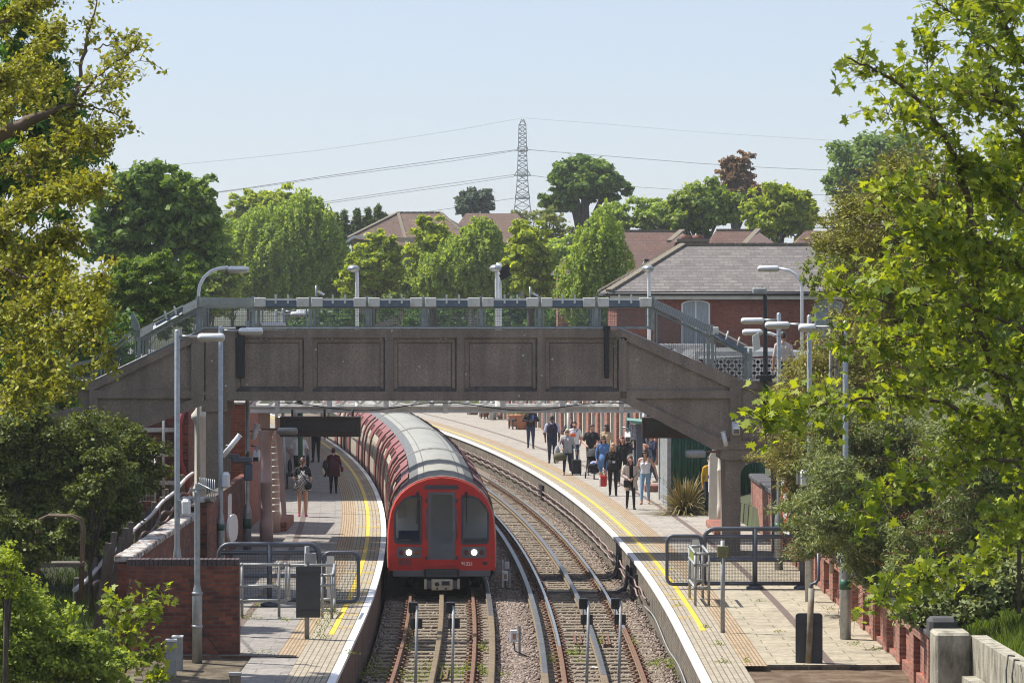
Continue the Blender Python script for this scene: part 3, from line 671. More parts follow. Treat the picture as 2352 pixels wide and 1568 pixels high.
b = MB(); b.prism([BP(1642,762,BY+0.02), BP(1716,800,BY+0.02), BP(1716,812,BY-0.1), BP(1642,774,BY-0.1)], (0, 0.06, 0), 0); b.build('flap', M['flap'], bridge)
b = MB(); b.bar(BP(1642,756,BY), BP(1716,794,BY), 0.05, 0.04)
for x, y in ((1668,770),(1694,784)): b.bar(BP(x+5,y-10,BY-0.02), BP(x-2,y+10,BY-0.05), 0.045, 0.03)
b.box(BP(1644,760,BY+0.1), (0.14, 0.2, 0.2), bev=0.01); b.build('bracket', M['white_box'], bridge)
for px, py0, py1, lab in ((716,655,690,'small grey floodlight on a post on the bridge fence above the train, left of two'), (1219,658,692,'small grey floodlight on a post on the bridge fence, right of the mast')):
    t = thing('floodlight', lab, 'floodlight', BP(px, py1, BY+bw-0.1))
    b = MB(); b.tube([BP(px,py1,BY+bw-0.1), BP(px,py0,BY+bw-0.1)], 0.03, 6); b.build('post', M['steel'], t)
    b = MB(); b.box(BP(px+12, py0+18, BY+bw-0.05), (0.16, 0.2, 0.05), R=Matrix.Rotation(0.5, 3, 'Y')); b.build('lamp_head', M['lamp_white'], t)
# ================================================================ old lattice station bridge behind
LY = 92.0
def LP(px, py, y=LY): return Vector(((px-CX)*LY/F, y, HC-(py-YH)*LY/F))
lat = thing('lattice_footbridge', 'white iron lattice footbridge seen under the concrete footbridge', 'footbridge', (0, LY+1, ZP))
for y in (LY, LY+2.0):
    b = MB(); x0, x1 = LP(575,0).x, LP(1645,0).x; zb, zm, zt = LP(0,946).z, LP(0,934).z, LP(0,800).z
    b.bx(x0, x1, y, y+0.05, zb, zm, 0); b.bx(x0, x1, y-0.06, y+0.12, zb-0.02, zb+0.02, 0); b.bx(x0, x1, y-0.06, y+0.12, zm-0.01, zm+0.02, 0); b.bx(x0, x1, y-0.06, y+0.12, zt, zt+0.1, 0)
    n = int((x1-x0)/0.46)
    for k in range(n):
        xa = x0+(x1-x0)*k/n; h = (zt-zm)
        for a, c, yy in ((xa, xa+h, y-0.005), (xa+h, xa, y+0.055)):
            if max(a, c) <= x1+0.05: b.bar((a, yy, zm), (c, yy, zt), 0.012, 0.07)
    for px in (637, 757, 887, 1023, 1155, 1292, 1427, 1560): b.bx(LP(px,0).x-0.07, LP(px,0).x+0.07, y-0.05, y-0.01, zb-0.03, zt, 0)
    if y == LY:
        for k in range(60): b.ball((x0+(x1-x0)*(k+0.5)/60, y-0.005, zb+0.05), 0.017, 6)
    b.build('lattice_girder', M['lattice_white'], lat)
b = MB(); b.bx(LP(575,0).x, LP(1645,0).x, LY+0.06, LY+1.99, LP(0,944).z, LP(0,938).z); b.build('deck', M['lattice_white'], lat)
b = MB(); b.tube([LP(x, 920+18*math.sin((x-640)/120.0)**2+4, LY-0.1) for x in range(640, 1600, 16)], 0.014, 5); b.build('cable', M['rubber'], lat)
def column(x, ytop, ybase, D, r, matr, parent=None, lab=None):
    base = G(x, ybase); D = base.y; zt = HC-(ytop-YH)*D/F
    b = MB(); z0 = ZP; prof = [(r*1.18, 0), (r*1.18, 0.5), (r*1.08, 0.56), (r, 0.62), (r, 1.5), (r*1.12, 1.52), (r*1.12, 1.58), (r*0.98, 1.6), (r*0.85, zt-z0-0.35), (r*1.15, zt-z0-0.3), (r*0.95, zt-z0-0.2), (r*1.4, zt-z0-0.06), (r*1.4, zt-z0)]
    b.lathe((base.x, base.y, z0), prof, 18); return b.build('column', matr, parent)
column(612, 985, 1243, 91, 0.15, M['pink_iron'], lat); column(633, 985, 1222, 94, 0.11, M['pink_iron'], lat)
b = MB()
for k in range(13): b.bx(LP(616,0).x, LP(634,0).x, LY+1.2-0.02*k, LY+1.5-0.02*k, LP(0,1180-15*k).z-0.04, LP(0,1180-15*k).z, 0)
b.build('stair_treads', M['cream'], lat)
b = MB(); b.prism([LP(628,960,LY+0.6), LP(640,960,LY+0.6), LP(655,1190,LY+0.6), LP(644,1190,LY+0.6)], (0, 0.06, 0)); b.build('stringer', M['pink_iron'], lat)
b = MB(); b.prism([LP(586,948,LY+1.0), LP(614,948,LY+1.0), LP(614,1200,LY+1.0), LP(586,1200,LY+1.0)], (0, 0.06, 0)); b.build('side_panel', M['pink_iron'], lat)
# white riveted plate and cream column on the right
b = MB(); b.prism([G(1628,1200)+Vector((0,0,0)), G(1653,1200), G(1653,1200)+Vector((0.05,0,2.0)), G(1642,1200)+Vector((0.1,0,2.35)), G(1630,1200)+Vector((0,0,1.9))], (0, 0.12, 0)); b.build('stair_side', M['cream'], lat)
column(1657, 1010, 1206, 98, 0.11, M['cream'], lat)
# ================================================================ underground train
TY = 84.4; CARL = 16.3
train = thing('tube_train', 'red fronted underground train standing at the left platform under the bridges', 'train', on(TY, -TRK, 0))
PROF = [(1.16, 0.34), (1.27, 0.52), (1.31, 0.66), (1.315, 1.1), (1.305, 1.5), (1.275, 1.8), (1.225, 2.05), (1.13, 2.28), (0.99, 2.47), (0.80, 2.63), (0.58, 2.75), (0.32, 2.835), (0.0, 2.87)]
FULL = [(-x, z) for x, z in PROF]+[(x, z) for x, z in PROF[-2::-1]]
M['red'] = mat('train_red', (0.50, 0.022, 0.012), 0.38, var=0.12, scale=2.5, spec=0.3)
M['red_roof'] = mat('sun_brightened_red', (0.60, 0.085, 0.065), 0.4, var=0.15, scale=9)  # hood red lightened, the sun falling on it put into the colour
M['door_red'] = mat('faded_door_red', (0.27, 0.085, 0.075), 0.4, var=0.16, scale=3)
M['t_white'] = mat('train_cream', (0.48, 0.44, 0.365), 0.35, var=0.12, scale=3)
M['t_roof'] = mat('train_roof', (0.275, 0.272, 0.238), 0.6, 0.0, var=0.14, scale=1.3, stretch=(1, 0.35, 1), bump=0.05, bscale=6)
M['t_grey'] = mat('train_grey', (0.10, 0.105, 0.115), 0.4, var=0.12, scale=4)
M['t_dgrey'] = mat('train_dark_grey', (0.04, 0.042, 0.048), 0.5, var=0.15, scale=4)
M['t_blue'] = mat('train_blue', (0.02, 0.03, 0.13), 0.35)
M['t_vent'] = mat('roof_vents', (0.20, 0.205, 0.205), 0.6, 0.1, var=0.4, scale=18)
M['t_under'] = mat('underframe', (0.018, 0.017, 0.016), 0.9, 0, var=0.4, scale=6)
M['t_metal'] = mat('grimy_coupler_metal', (0.42, 0.38, 0.29), 0.55, 0.4, var=0.3, scale=10)
M['t_glass'] = mat('train_side_glass', (0.025, 0.03, 0.035), 0.08, spec=0.8)
def off_prof(i, d):
    x, z = FULL[i]; a = FULL[max(i-1, 0)]; c = FULL[min(i+1, len(FULL)-1)]
    tx, tz = c[0]-a[0], c[1]-a[1]; l = math.hypot(tx, tz); nx, nz = -tz/l, tx/l
    return (x+nx*d, z+nz*d)
def tp(Y, x, z): return on(Y, -TRK+x, z)
def skin(b, y0, y1, i0, i1, d, m, st=1.0, sm=True, edge=True):
    """a panel of body side between profile points i0..i1, lifted by d"""
    Ys = yl(y0, y1, st); rows = [[tp(Y, *off_prof(i, d)) for i in range(i0, i1+1)] for Y in Ys]
    b.sheet([r[::-1] for r in rows], m, sm)
    if edge and d > 0:
        for Y, fl in ((Ys[0], False), (Ys[-1], True)):
            r = [[tp(Y, *off_prof(i, d)) for i in range(i0, i1+1)], [tp(Y, *off_prof(i, -0.02)) for i in range(i0, i1+1)]]
            b.sheet([q[::-1] for q in r] if fl else r, m)
NP = len(FULL); IC = len(PROF)-1
def side_idx(j, left): return (j if left else NP-1-j)
for car in range(5):
    Y0 = TY+0.02+car*CARL; Y1 = Y0+CARL-0.35
    b = MB(); skin(b, Y0+1.3 if car == 0 else Y0, Y1, 0, NP-1, 0.0, 0, 1.0)
    # per-face material by profile height
    nf = NP-1
    for k in range(len(b.m)):
        j = nf-1-(k % nf); hj = min(j, nf-1-j)
        b.m[k] = 3 if hj == 0 else (2 if hj == 1 else (1 if hj <= 7 else (4 if hj == 8 or hj == 9 else 0)))
    for Y, fl in ((Y0+0.001 if car else Y0+1.31, False), (Y1-0.001, True)):
        r = [tp(Y, x, z) for x, z in FULL]
        b.add(r, [list(range(NP)) if not fl else list(range(NP))[::-1]], 3)
    body = b.build('carriage', [M['t_roof'], M['t_white'], M['t_blue'], M['t_under'], M['t_vent']], train)
    b = MB()                                                   # rings at the ends, seams and vent ribs
    for Ya, Yb in (((Y0, Y0+0.16) if car else (Y0+0.3, Y0+0.34)), (Y1-0.16, Y1)): b = MB(); skin(b, Ya, Yb, 2, NP-3, 0.018, 0, 0.2); b.build('end_ring', M['t_white'], body)
    if car == 0:                                               # the driver's cab shell, with open side windows
        b = MB()
        for i0, i1, mm in ((0, 1, 3), (1, 2, 2), (2, 4, 1), (6, 8, 1), (8, 10, 4), (10, NP-11, 0), (NP-11, NP-9, 4), (NP-9, NP-7, 1), (NP-5, NP-3, 1), (NP-3, NP-2, 2), (NP-2, NP-1, 3)): skin(b, Y0+0.2, Y0+1.3, i0, i1, 0.0, mm, 0.55)
        for Y in (Y0+0.2, Y0+1.2):
            for i0, i1 in ((4, 6), (NP-7, NP-5)): skin(b, Y, Y+0.1, i0, i1, 0.0, 1, 0.1)
        b.build('cab_shell', [M['t_roof'], M['t_white'], M['t_blue'], M['t_under'], M['t_vent']], body)
    b = MB()
    for sx in (-0.43, 0.43):
        b.sheet([[tp(Y, sx-0.008, 2.806), tp(Y, sx+0.008, 2.806)] for Y in yl(Y0+0.4, Y1-0.2, 1.0)], 0)
    for k in range(int((Y1-Y0-0.6)/0.36)):
        Y = Y0+0.5+k*0.36
        for left in (True, False):
            i0, i1 = (8, 10) if left else (NP-11, NP-9)
            skin(b, Y, Y+0.09, i0, i1, 0.003, 0, 0.1)
    b.build('vent_ribs', M['t_dgrey'], body)
    # doors and windows down both sides
    doors = [(3.7, 5.4), (10.7, 12.4), (14.9, 15.7)]+([(0.75, 1.55)] if car else [])
    wins = [(1.95, 3.4), (5.7, 7.9), (8.2, 10.4), (12.7, 14.6)]
    for left in (True, False):
        for a, c in doors:
            db = MB(); i0, i1 = (2, 9) if left else (NP-10, NP-3)
            skin(db, Y0+a-0.10, Y0+c+0.10, i0, i1, 0.012, 1, 0.6); skin(db, Y0+a, Y0+c, i0, i1 if left else i1, 0.055, 0, 0.6)
            d = db.build('door', [M['door_red'], M['t_under']], body)
            wb = MB(); i0, i1 = (4, 6) if left else (NP-7, NP-5); mid = (a+c)/2
            for q0, q1 in (((a+0.12, mid-0.1), (mid+0.1, c-0.12)) if c-a > 1.2 else ((a+0.15, c-0.15),)): skin(wb, Y0+q0, Y0+q1, i0, i1, 0.06, 0, 0.4)
            wb.build('window', M['t_glass'], d)
        for a, c in wins:
            wb = MB(); i0, i1 = (4, 6) if left else (NP-7, NP-5)
            skin(wb, Y0+a, Y0+c, i0, i1, 0.02, 0, 0.6); wb.build('window', M['t_glass'], body)
            hb = MB(); i0, i1 = (7, 9) if left else (NP-10, NP-8)
            skin(hb, Y0+a+0.1, Y0+c-0.1, i0, i1, 0.03, 0, 0.6)
            for k in range(3): skin(hb, Y0+a+0.3+k*0.45, Y0+a+0.36+k*0.45, i0, i1-1, 0.045, 1, 0.3)
            hb.build('grille_panel', [M['door_red'], M['t_dgrey']], body)
    b = MB(); b.sheet([[tp(Y, x, z) for x, z in ((-1.0, 0.40), (-0.95, 0.1), (0.95, 0.1), (1.0, 0.40))] for Y in yl(Y0+1.2, Y1-0.3, 2)], 0); b.build('underframe', M['t_under'], body)
# cab front: a plate with real openings, raked a little
FY = TY
def cf(x, z, d=0.0): return tp(FY+0.075*(z-0.5)-d, x, z)
def poly_curve(loops, name):
    cu = bpy.data.curves.new(name, 'CURVE'); cu.dimensions = '2D'; cu.fill_mode = 'BOTH'
    for lp in loops:
        sp = cu.splines.new('POLY'); sp.points.add(len(lp)-1); sp.use_cyclic_u = True
        for p, q in zip(sp.points, lp): p.co = (q[0], q[1], 0, 1)
    tmp = bpy.data.objects.new(name, cu); COL.objects.link(tmp); dg = bpy.context.evaluated_depsgraph_get()
    me = bpy.data.meshes.new_from_object(tmp.evaluated_get(dg), depsgraph=dg); bpy.data.objects.remove(tmp)
    V = [tuple(v.co) for v in me.vertices]; Fs = [list(p.vertices) for p in me.polygons]; return V, Fs
def plate(b, loops, d0, d1, m=0):
    """flat plate in the plane of the cab front with holes, thickness between depths d0 (front) and d1"""
    V, Fs = poly_curve(loops, 'plate')
    # faces of a filled 2-D curve come double sided; keep one side
    seen = set(); keep = []
    for f in Fs:
        k = tuple(sorted((round(V[i][0], 4), round(V[i][1], 4)) for i in f))
        if k in seen: continue
        seen.add(k); a, c_, e = [Vector(V[i]) for i in f[:3]]
        keep.append(f if (c_-a).cross(e-a).z > 0 else f[::-1])
    b.add([cf(x, z, d0) for x, z, _ in V], keep, m)
    for lp in loops:
        n = len(lp); A = [cf(x, z, d0) for x, z in lp]; B2 = [cf(x, z, d1) for x, z in lp]
        b.add(A+B2, [(i, (i+1) % n, n+(i+1) % n, n+i) for i in range(n)], m)
def rnd(pts, r, n=5):
    """round the corners of a polygon; r one value or per corner"""
    out = []; k = len(pts)
    for i in range(k):
        p0, p1, p2 = Vector(pts[i-1]), Vector(pts[i]), Vector(pts[(i+1) % k]); rr = r[i] if isinstance(r, (list, tuple)) else r
        a = (p0-p1).normalized(); c = (p2-p1).normalized(); rr = min(rr, (p0-p1).length*0.48, (p2-p1).length*0.48)
        for t in range(n+1):
            u = t/n; q = (p1+a*rr)*(1-u)**2+p1*2*u*(1-u)+(p1+c*rr)*u*u; out.append((q.x, q.y))
    return out
WL = rnd([(-1.155, 1.24), (-0.47, 1.22), (-0.47, 2.42), (-0.86, 2.40), (-1.155, 2.06)], [0.10, 0.05, 0.06, 0.22, 0.16])
WR = [(-x, z) for x, z in WL][::-1]
GL = rnd([(-1.105, 1.29), (-0.53, 1.27), (-0.53, 2.36), (-0.84, 2.345), (-1.105, 2.035)], [0.09, 0.04, 0.05, 0.2, 0.14]); GR = [(-x, z) for x, z in GL][::-1]
DO = [(-0.325, 0.86), (0.335, 0.86), (0.335, 2.49), (-0.325, 2.49)]; DW = rnd([(-0.255, 1.24), (0.265, 1.24), (0.265, 2.42), (-0.255, 2.42)], 0.03)
outer = [(x*0.985, z*0.985+0.01) for x, z in FULL if z > 0.6]
outer = [(-1.30, 0.60)]+outer+[(1.30, 0.60)]
outer = outer[::-1] if sum(outer[i][0]*outer[(i+1) % len(outer)][1]-outer[(i+1) % len(outer)][0]*outer[i][1] for i in range(len(outer))) < 0 else outer
b = MB(); plate(b, [outer, WL, WR, DO], 0.0, -0.05, 0); front = b.build('cab_front', M['red'], train)
b = MB()                                                       # red hood joining front and roof
rows = [[cf(x*0.985, z*0.985+0.01, 0.0) for x, z in FULL if z > 0.6], [tp(FY+0.16+0.075*(z-0.5), x*1.004, z*1.003) for x, z in FULL if z > 0.6], [tp(FY+0.36, x*1.004, z*1.003) for x, z in FULL if z > 0.6]]
b.sheet(rows, 0, True); b.f = [f[::-1] for f in b.f]; b.build('hood', M['red_roof'], front)
for wl, gl, nm in ((WL, GL, 0), (WR, GR, 1)):
    b = MB(); plate(b, [wl, gl], 0.012, -0.06, 0); fr_ = b.build('windscreen', M['t_dgrey'], front)
    m_, nt, pb = _nt('cab_glass'); pb.inputs['Base Color'].default_value = (0.02, 0.025, 0.03, 1); pb.inputs['Roughness'].default_value = 0.03; pb.inputs['Specular IOR Level'].default_value = 0.5
    tr = N(nt, 'ShaderNodeBsdfTransparent'); tr.inputs[0].default_value = (0.9, 0.92, 0.95, 1); mx = N(nt, 'ShaderNodeMixShader'); mx.inputs[0].default_value = 0.88 if nm == 0 else 0.55
    L(nt, pb, 0, mx, 1); L(nt, tr, 0, mx, 2); L(nt, mx, 0, [n for n in nt.nodes if n.type == 'OUTPUT_MATERIAL'][0], 'Surface')
    b = MB(); plate(b, [gl], -0.02, -0.03, 0); b.build('glass', m_, fr_)
    sx = -1 if nm == 0 else 1; xa = -0.58 if nm == 0 else 0.60
    b = MB(); b.bar(cf(xa, 2.46, 0.05), cf(xa+0.01*sx, 1.72, 0.04), 0.03, 0.03); b.box(cf(xa, 2.46, 0.03), (0.06, 0.06, 0.08)); b.build('wiper', M['black'], fr_)
b = MB(); plate(b, [DO, DW], -0.01, -0.06, 0)
b.bar(cf(0.30, 1.80, 0.02), cf(0.30, 1.56, 0.02), 0.02, 0.02, 1)
dd = b.build('cab_door', [M['t_grey'], M['steel_dull']], front); b = MB(); plate(b, [DW], -0.03, -0.04, 0); b.build('glass', bpy.data.materials['cab_glass.001'], dd)
b = MB()
for x in (-0.365, 0.375):
    b.tube([cf(x, 1.35, 0.03), cf(x, 2.10, 0.03)], 0.016, 6, 1)
    for z in (2.28, 0.90): b.box(cf(x, z, 0.02), (0.05, 0.05, 0.09), m=0)
b.build('hand_rail', [M['t_dgrey'], M['t_grey']], front)
b = MB(); plate(b, [[(-0.42, 2.555), (0.42, 2.555), (0.40, 2.655), (-0.40, 2.655)]], 0.02, 0.0, 0); b.build('destination_box', M['t_dgrey'], front)
m_lamp = mat('lit_headlamp', (1, 0.9, 0.7), 0.3, emit=((1.0, 0.80, 0.52), 2.6))
m_dim = mat('unlit_red_lens', (0.10, 0.02, 0.015), 0.2); m_amb = mat('unlit_amber_lens', (0.22, 0.07, 0.02), 0.2)
for sx in (-1, 1):
    x0, x1 = sorted((sx*0.49, sx*1.085))
    b = MB(); plate(b, [rnd([(x0, 0.90), (x1, 0.90), (x1, 1.175), (x0, 1.165)], 0.04)], 0.015, 0.0, 0); pn = b.build('lamp_panel', M['t_grey'], front)
    for px_, mt, r in ((0.79, m_lamp, 0.072), (0.60 if sx < 0 else 0.97, m_amb if sx < 0 else m_dim, 0.058), (0.97 if sx < 0 else 0.60, m_dim, 0.06)):
        b = MB(); c = cf(sx*px_, 1.035, 0.015); b.tube([c, c+Vector((0, -0.02, 0)), c+Vector((0, -0.03, 0))], [r, r, r*0.8], 20); b.build('headlight', mt, pn)
b = MB()
for k in range(9): b.bar(cf(-1.03+0.036*k, 0.72, 0.006), cf(-1.03+0.036*k, 0.87, 0.006), 0.016, 0.012)
b.build('vent_grille', M['t_dgrey'], front)
b = MB(); plate(b, [rnd([(0.99, 0.735), (1.11, 0.735), (1.11, 0.805), (0.99, 0.805)], 0.015)], 0.006, 0.0, 0); b.build('socket_cover', M['black'], front)
tm = text_mesh('91221', 0.122, 'number', bold=0.0028); tm.materials.append(mat('number_white', (0.75, 0.72, 0.66), 0.5))
o = link('number', tm, front, None); p = cf(0.62, 0.755, 0.004); o.location = p-wloc(front); o.rotation_euler = (math.radians(90), 0, 0); o.scale = (0.92, 1, 1)
b = MB(); plate(b, [[(-0.33, 0.72), (0.34, 0.72), (0.34, 0.845), (-0.33, 0.845)]], 0.004, 0.0, 0); plate(b, [[(-0.34, 0.715), (0.35, 0.715), (0.35, 0.74), (-0.34, 0.74)]], 0.03, 0.0, 0); b.build('step_plate', M['red'], front)
b = MB(); b.box(cf(0, 0.53, -0.12), (2.36, 0.3, 0.14), rz=heading(FY)); b.build('skirt', M['t_grey'], train)
b = MB(); b.box(cf(0.0, 0.54, 0.02), (0.86, 0.14, 0.2))
for k in range(6): b.box(cf(0.0, 0.47+0.027*k, 0.10), (0.74, 0.03, 0.013), m=1)
b.build('footstep', [M['black'], M['t_grey']], train)
cp = MB(); c = cf(0.01, 0.27, 0.12); cp.box(c, (0.52, 0.24, 0.26), bev=0.02)
for sx in (-1, 1): cp.box(c+Vector((sx*0.40, 0.02, 0.01)), (0.07, 0.16, 0.24), bev=0.01); cp.box(c+Vector((sx*0.31, 0.03, 0.0)), (0.10, 0.1, 0.2), m=1)
cp.box(c+Vector((0.09, -0.121, 0.04)), (0.19, 0.01, 0.10), m=2); cp.ball(c+Vector((-0.12, -0.12, 0.02)), (0.06, 0.02, 0.05), 10, 2)
for x in (-0.11, 0.10): cp.tube([c+Vector((x, -0.12, -0.085)), c+Vector((x, -0.15, -0.085))], 0.04, 12, 0); cp.tube([c+Vector((x, -0.145, -0.085)), c+Vector((x, -0.153, -0.085))], 0.026, 12, 2)
cp.build('coupler', [M['t_metal'], M['t_grey'], M['black']], train)
b = MB()                                                       # driver's cab behind the glass
b.prism([tp(FY+1.25, x*0.96, z*0.97) for x, z in FULL if z > 0.6], (0, 0.05, 0), 0); b.box(tp(FY+0.55, -0.82, 1.26), (0.66, 0.7, 0.12), m=1); b.box(tp(FY+0.55, 0.82, 1.26), (0.66, 0.7, 0.12), m=1)
b.box(tp(FY+0.75, 0, 0.75), (2.4, 1.1, 0.06), m=1); b.box(tp(FY+1.2, -0.98, 1.95), (0.18, 0.06, 0.30), m=2); b.box(tp(FY+0.95, -0.8, 1.15), (0.5, 0.12, 0.7), m=3)
b.box(tp(FY+0.65, 0, 2.50), (1.9, 0.9, 0.04), m=2); b.box(tp(FY+1.2, -0.55, 1.7), (0.03, 0.06, 1.1), m=1)
b.build('cab_interior', [mat('cab_wall', (0.80, 0.78, 0.68), 0.7, var=0.08), M['t_dgrey'], M['t_white'], mat('seat_moquette', (0.03, 0.03, 0.10), 0.9)], train)
for yy in (2.3, 12.5):
    for sx in (-1, 1):
        b = MB()
        for k in (0, 1.9): b.tube([tp(TY+yy+k, sx*0.70, 0.36), tp(TY+yy+k, sx*0.82, 0.36)], 0.35, 18)
        b.build('bogie', M['t_under'], train)
# ================================================================ walls by the platforms
M['cop_white'] = mat('lichened_coping', (0.13, 0.085, 0.06), 0.95, 0, scale=5, col2=(0.52, 0.50, 0.48), thr=(0.42, 0.58), bump=0.5)
M['cop_dark'] = mat('dark_coping_stone', (0.065, 0.062, 0.065), 0.85, 0, var=0.3, scale=5)
wl = thing('brick_wall', 'long red brick wall with lichened white coping along the back of the left platform', 'wall', (-6.95, 74, ZP))
b = MB(); b.bx(-7.08, -6.85, 62.46, 85.5, 0.3, 2.42); b.bx(-6.85, -6.62, 75.6, 76.2, 0.3, 2.75); b.bx(-7.10, -6.84, 76.2, 85.5, 2.42, 2.62); b.build('wall', M['brick_near'], wl)
b = MB()
for k in range(14): b.box((-6.965, 62.95+0.95*k, 2.49+random.uniform(-0.012, 0.012)), (0.36, 0.93, 0.12), bev=0.02, rz=random.uniform(-0.02, 0.02))
b.box((-6.84, 75.9, 2.80), (0.75, 0.85, 0.1), bev=0.02); b.build('coping', M['cop_white'], wl)
wf = thing('brick_wall', 'dark red brick end wall with soldier course top, standing on the dirt at lower left', 'wall', (-5.85, 62.3, 0.76))
b = MB(); b.bx(G(300,1500).x-0.05, -4.87, 62.15, 62.45, 0.4, 2.40); b.build('wall', M['brick_near'], wf)
b = MB(); x = G(300,1500).x-0.05
while x < -4.9: b.box((x+0.04, 62.3, 2.46), (0.072, 0.31, 0.115), bev=0.006); x += 0.08
b.build('soldier_course', mat('blue_black_brick', (0.085, 0.06, 0.062), 0.8, 0, var=0.3, scale=9), wf)
b = MB(); b.tube([(-4.98-0.75, 62.12, 2.1), (-5.70, 62.11, 1.95), (-5.69, 62.11, 1.2), (-5.68, 62.1, 0.8)], 0.012, 5); b.tube([(-5.7, 62.11, 1.35), (-5.5, 62.05, 1.25), (-5.2, 62.0, 0.85)], 0.010, 5); b.box((-5.69, 62.1, 1.45), (0.06, 0.05, 0.12)); b.build('cable', M['rubber'], wf)
wr = thing('brick_wall', 'panelled warm red brick wall along the back of the right platform', 'wall', (6.85, 68, ZP))
b = MB(); b.bx(6.83, 7.05, 55.6, 82.5, 0.3, 1.72)
Y = 56.2
while Y < 82: b.bx(6.72, 6.83, Y, Y+0.62, 0.3, 1.72); b.bx(6.72, 6.83, Y+0.62, Y+2.1, 1.55, 1.72); b.bx(6.76, 6.83, Y+0.62, Y+2.1, 0.3, 0.92); Y += 2.1
b.bx(6.72, 7.05, 82.5, 98, 0.3, 2.12); b.build('wall', M['brick_right'], wr)
b = MB()
for k in range(26): b.box((6.88, 56.1+1.03*k, 1.77), (0.42, 1.0, 0.10), bev=0.03)
for k in range(15): b.box((6.88, 83+1.03*k, 2.20), (0.46, 1.0, 0.15), bev=0.05)
b.box((6.88, 55.75, 1.9), (0.45, 0.5, 0.34), bev=0.06); b.build('coping', M['cop_dark'], wr)
cw = thing('concrete_wall', 'stepped pale concrete retaining wall at the bottom right corner below the grass', 'wall', (7.3, 52, 0.5))
b = MB(); b.bx(6.58, 7.14, 54.1, 54.9, 0.2, 1.97, bev=0.04); b.build('end_pier', M['concrete'], cw)
b = MB(); b.prism([(7.14, 54.3, 0.2), (7.14, 54.3, 1.92), (7.40, 54.3, 1.92), (7.40, 54.3, 0.2)], (0.35, -11, -0.03)); b.build('upper_wall', M['concrete'], cw)
b = MB(); b.prism([(6.92, 53.6, 0.2), (6.92, 53.6, 1.36), (7.139, 53.6, 1.36), (7.139, 53.6, 0.2)], (0.30, -11, -0.05)); b.build('lower_step', M['concrete'], cw)
b = MB()
for o in (0, 0.6): b.tube([(7.30-o*0.03, 50.6-o, 1.97), (7.18, 50.4-o, 2.0), (7.12, 50.2-o, 1.8), (7.11, 50.0-o, 1.2), (7.1, 49.6-o, 0.8)], 0.012, 5)
b.build('cable', M['rubber'], cw)
# ================================================================ lamp posts
def capsule(b, c, size, rz=0, m0=0, m1=1):
    R = Matrix.Rotation(rz, 3, 'Z'); c = Vector(c); lx, ly, lz = size
    prof = []
    n = 10; Vt = []; xs = [-0.5, -0.47, -0.38, 0.38, 0.46, 0.5]; sc = [0.45, 0.75, 1, 1, 0.8, 0.45]
    for x, s in zip(xs, sc):
        for k in range(n):
            a = 2*math.pi*k/n; Vt.append(c+R@Vector((x*lx, math.cos(a)*ly/2*s, math.sin(a)*lz/2*s)))
    Fs = []; ms = []
    o = len(b.v); b.v.extend([tuple(p) for p in Vt])
    for i in range(len(xs)-1):
        for k in range(n):
            b.f.append([o+i*n+k, o+(i+1)*n+k, o+(i+1)*n+(k+1) % n, o+i*n+(k+1) % n]); b.sm.append(True)
            b.m.append(m1 if 5 <= k <= 8 else m0)
    b.f.append([o+k for k in range(n)]); b.m.append(m0); b.sm.append(False)
    b.f.append([o+(len(xs)-1)*n+k for k in range(n)][::-1]); b.m.append(m0); b.sm.append(False)
def lamp_post(label, px, base, ytop, side, hx, hy, D=None, band=None, zg=ZP, r=0.052, rb=0.085, hbase=1.45, boxes=(), group='straight armed lamp posts'):
    """straight steel post, short arm, capsule head; hx = (x0,x1) of the head, hy its mid height"""
    g_ = G(px, base, zg) if D is None else Vector(((px-CX)*D/F, D, zg)); D = g_.y
    zt = HC-(ytop-YH)*D/F; t = thing('lamp_post', label, 'lamp post', g_, group)
    b = MB(); b.lathe(g_, [(rb, 0), (rb, hbase), (r*1.05, hbase+0.2), (r, hbase+0.25), (r, zt-zg), (r*0.5, zt-zg+0.03)], 14); b.build('pole', M['steel'], t)
    if band:
        for z0, z1 in band: bb = MB(); bb.lathe(g_+Vector((0, 0, z0)), [(rb+0.004 if z1 < hbase else r+0.004, 0), (rb+0.004 if z1 < hbase else r+0.004, z1-z0)], 14); bb.build('band', M['green_band'], t)
    zh = HC-(hy-YH)*D/F; x0, x1 = (hx[0]-CX)*D/F, (hx[1]-CX)*D/F; near = x0 if side > 0 else x1
    b = MB(); b.tube([(g_.x, D, zh+0.02), (near, D, zh+0.02)], 0.028, 8); b.build('arm', M['steel'], t)
    b = MB(); capsule(b, ((x0+x1)/2, D, zh), (abs(x1-x0), 0.22, 0.17)); b.build('lamp_head', [M['lamp_white'], M['lamp_glass']], t)
    return t
lamp_post('nearest straight lamp post on the left, foot hidden behind the dark brick end wall', 407, 0, 760, 1, (454, 516), 775, D=66, band=((0.9, 1.0),))
lamp_post('second straight lamp post on the left, overlapping the concrete pillar', 507, 0, 752, 1, (548, 604), 761, D=76, band=((1.3, 1.44),))
lamp_post('straight lamp post with flared green banded foot and cameras, left platform', 568, 1263, 739, 1, (600, 656), 747, band=((0.55, 0.8), (2.0, 2.5)), rb=0.105, hbase=1.0)
lamp_post('small far lamp post seen through the bridge mesh, nearer of the pair', 635, 0, 713, 1, (667, 704), 722, D=104)
lamp_post('small far lamp post seen through the bridge mesh, farther of the pair', 650, 0, 710, 1, (680, 712), 716, D=115)
lamp_post('straight lamp post with green banded foot inside the right platform gate', 1789, 1308, 721, -1, (1702, 1755), 737, band=((0.9, 1.1), (2.3, 2.75)), rb=0.10, hbase=1.2)
lamp_post('straight lamp post on the right platform carrying a grey box', 1859, 1381, 726, -1, (1757, 1814), 747, band=((0.9, 1.1),), rb=0.09)
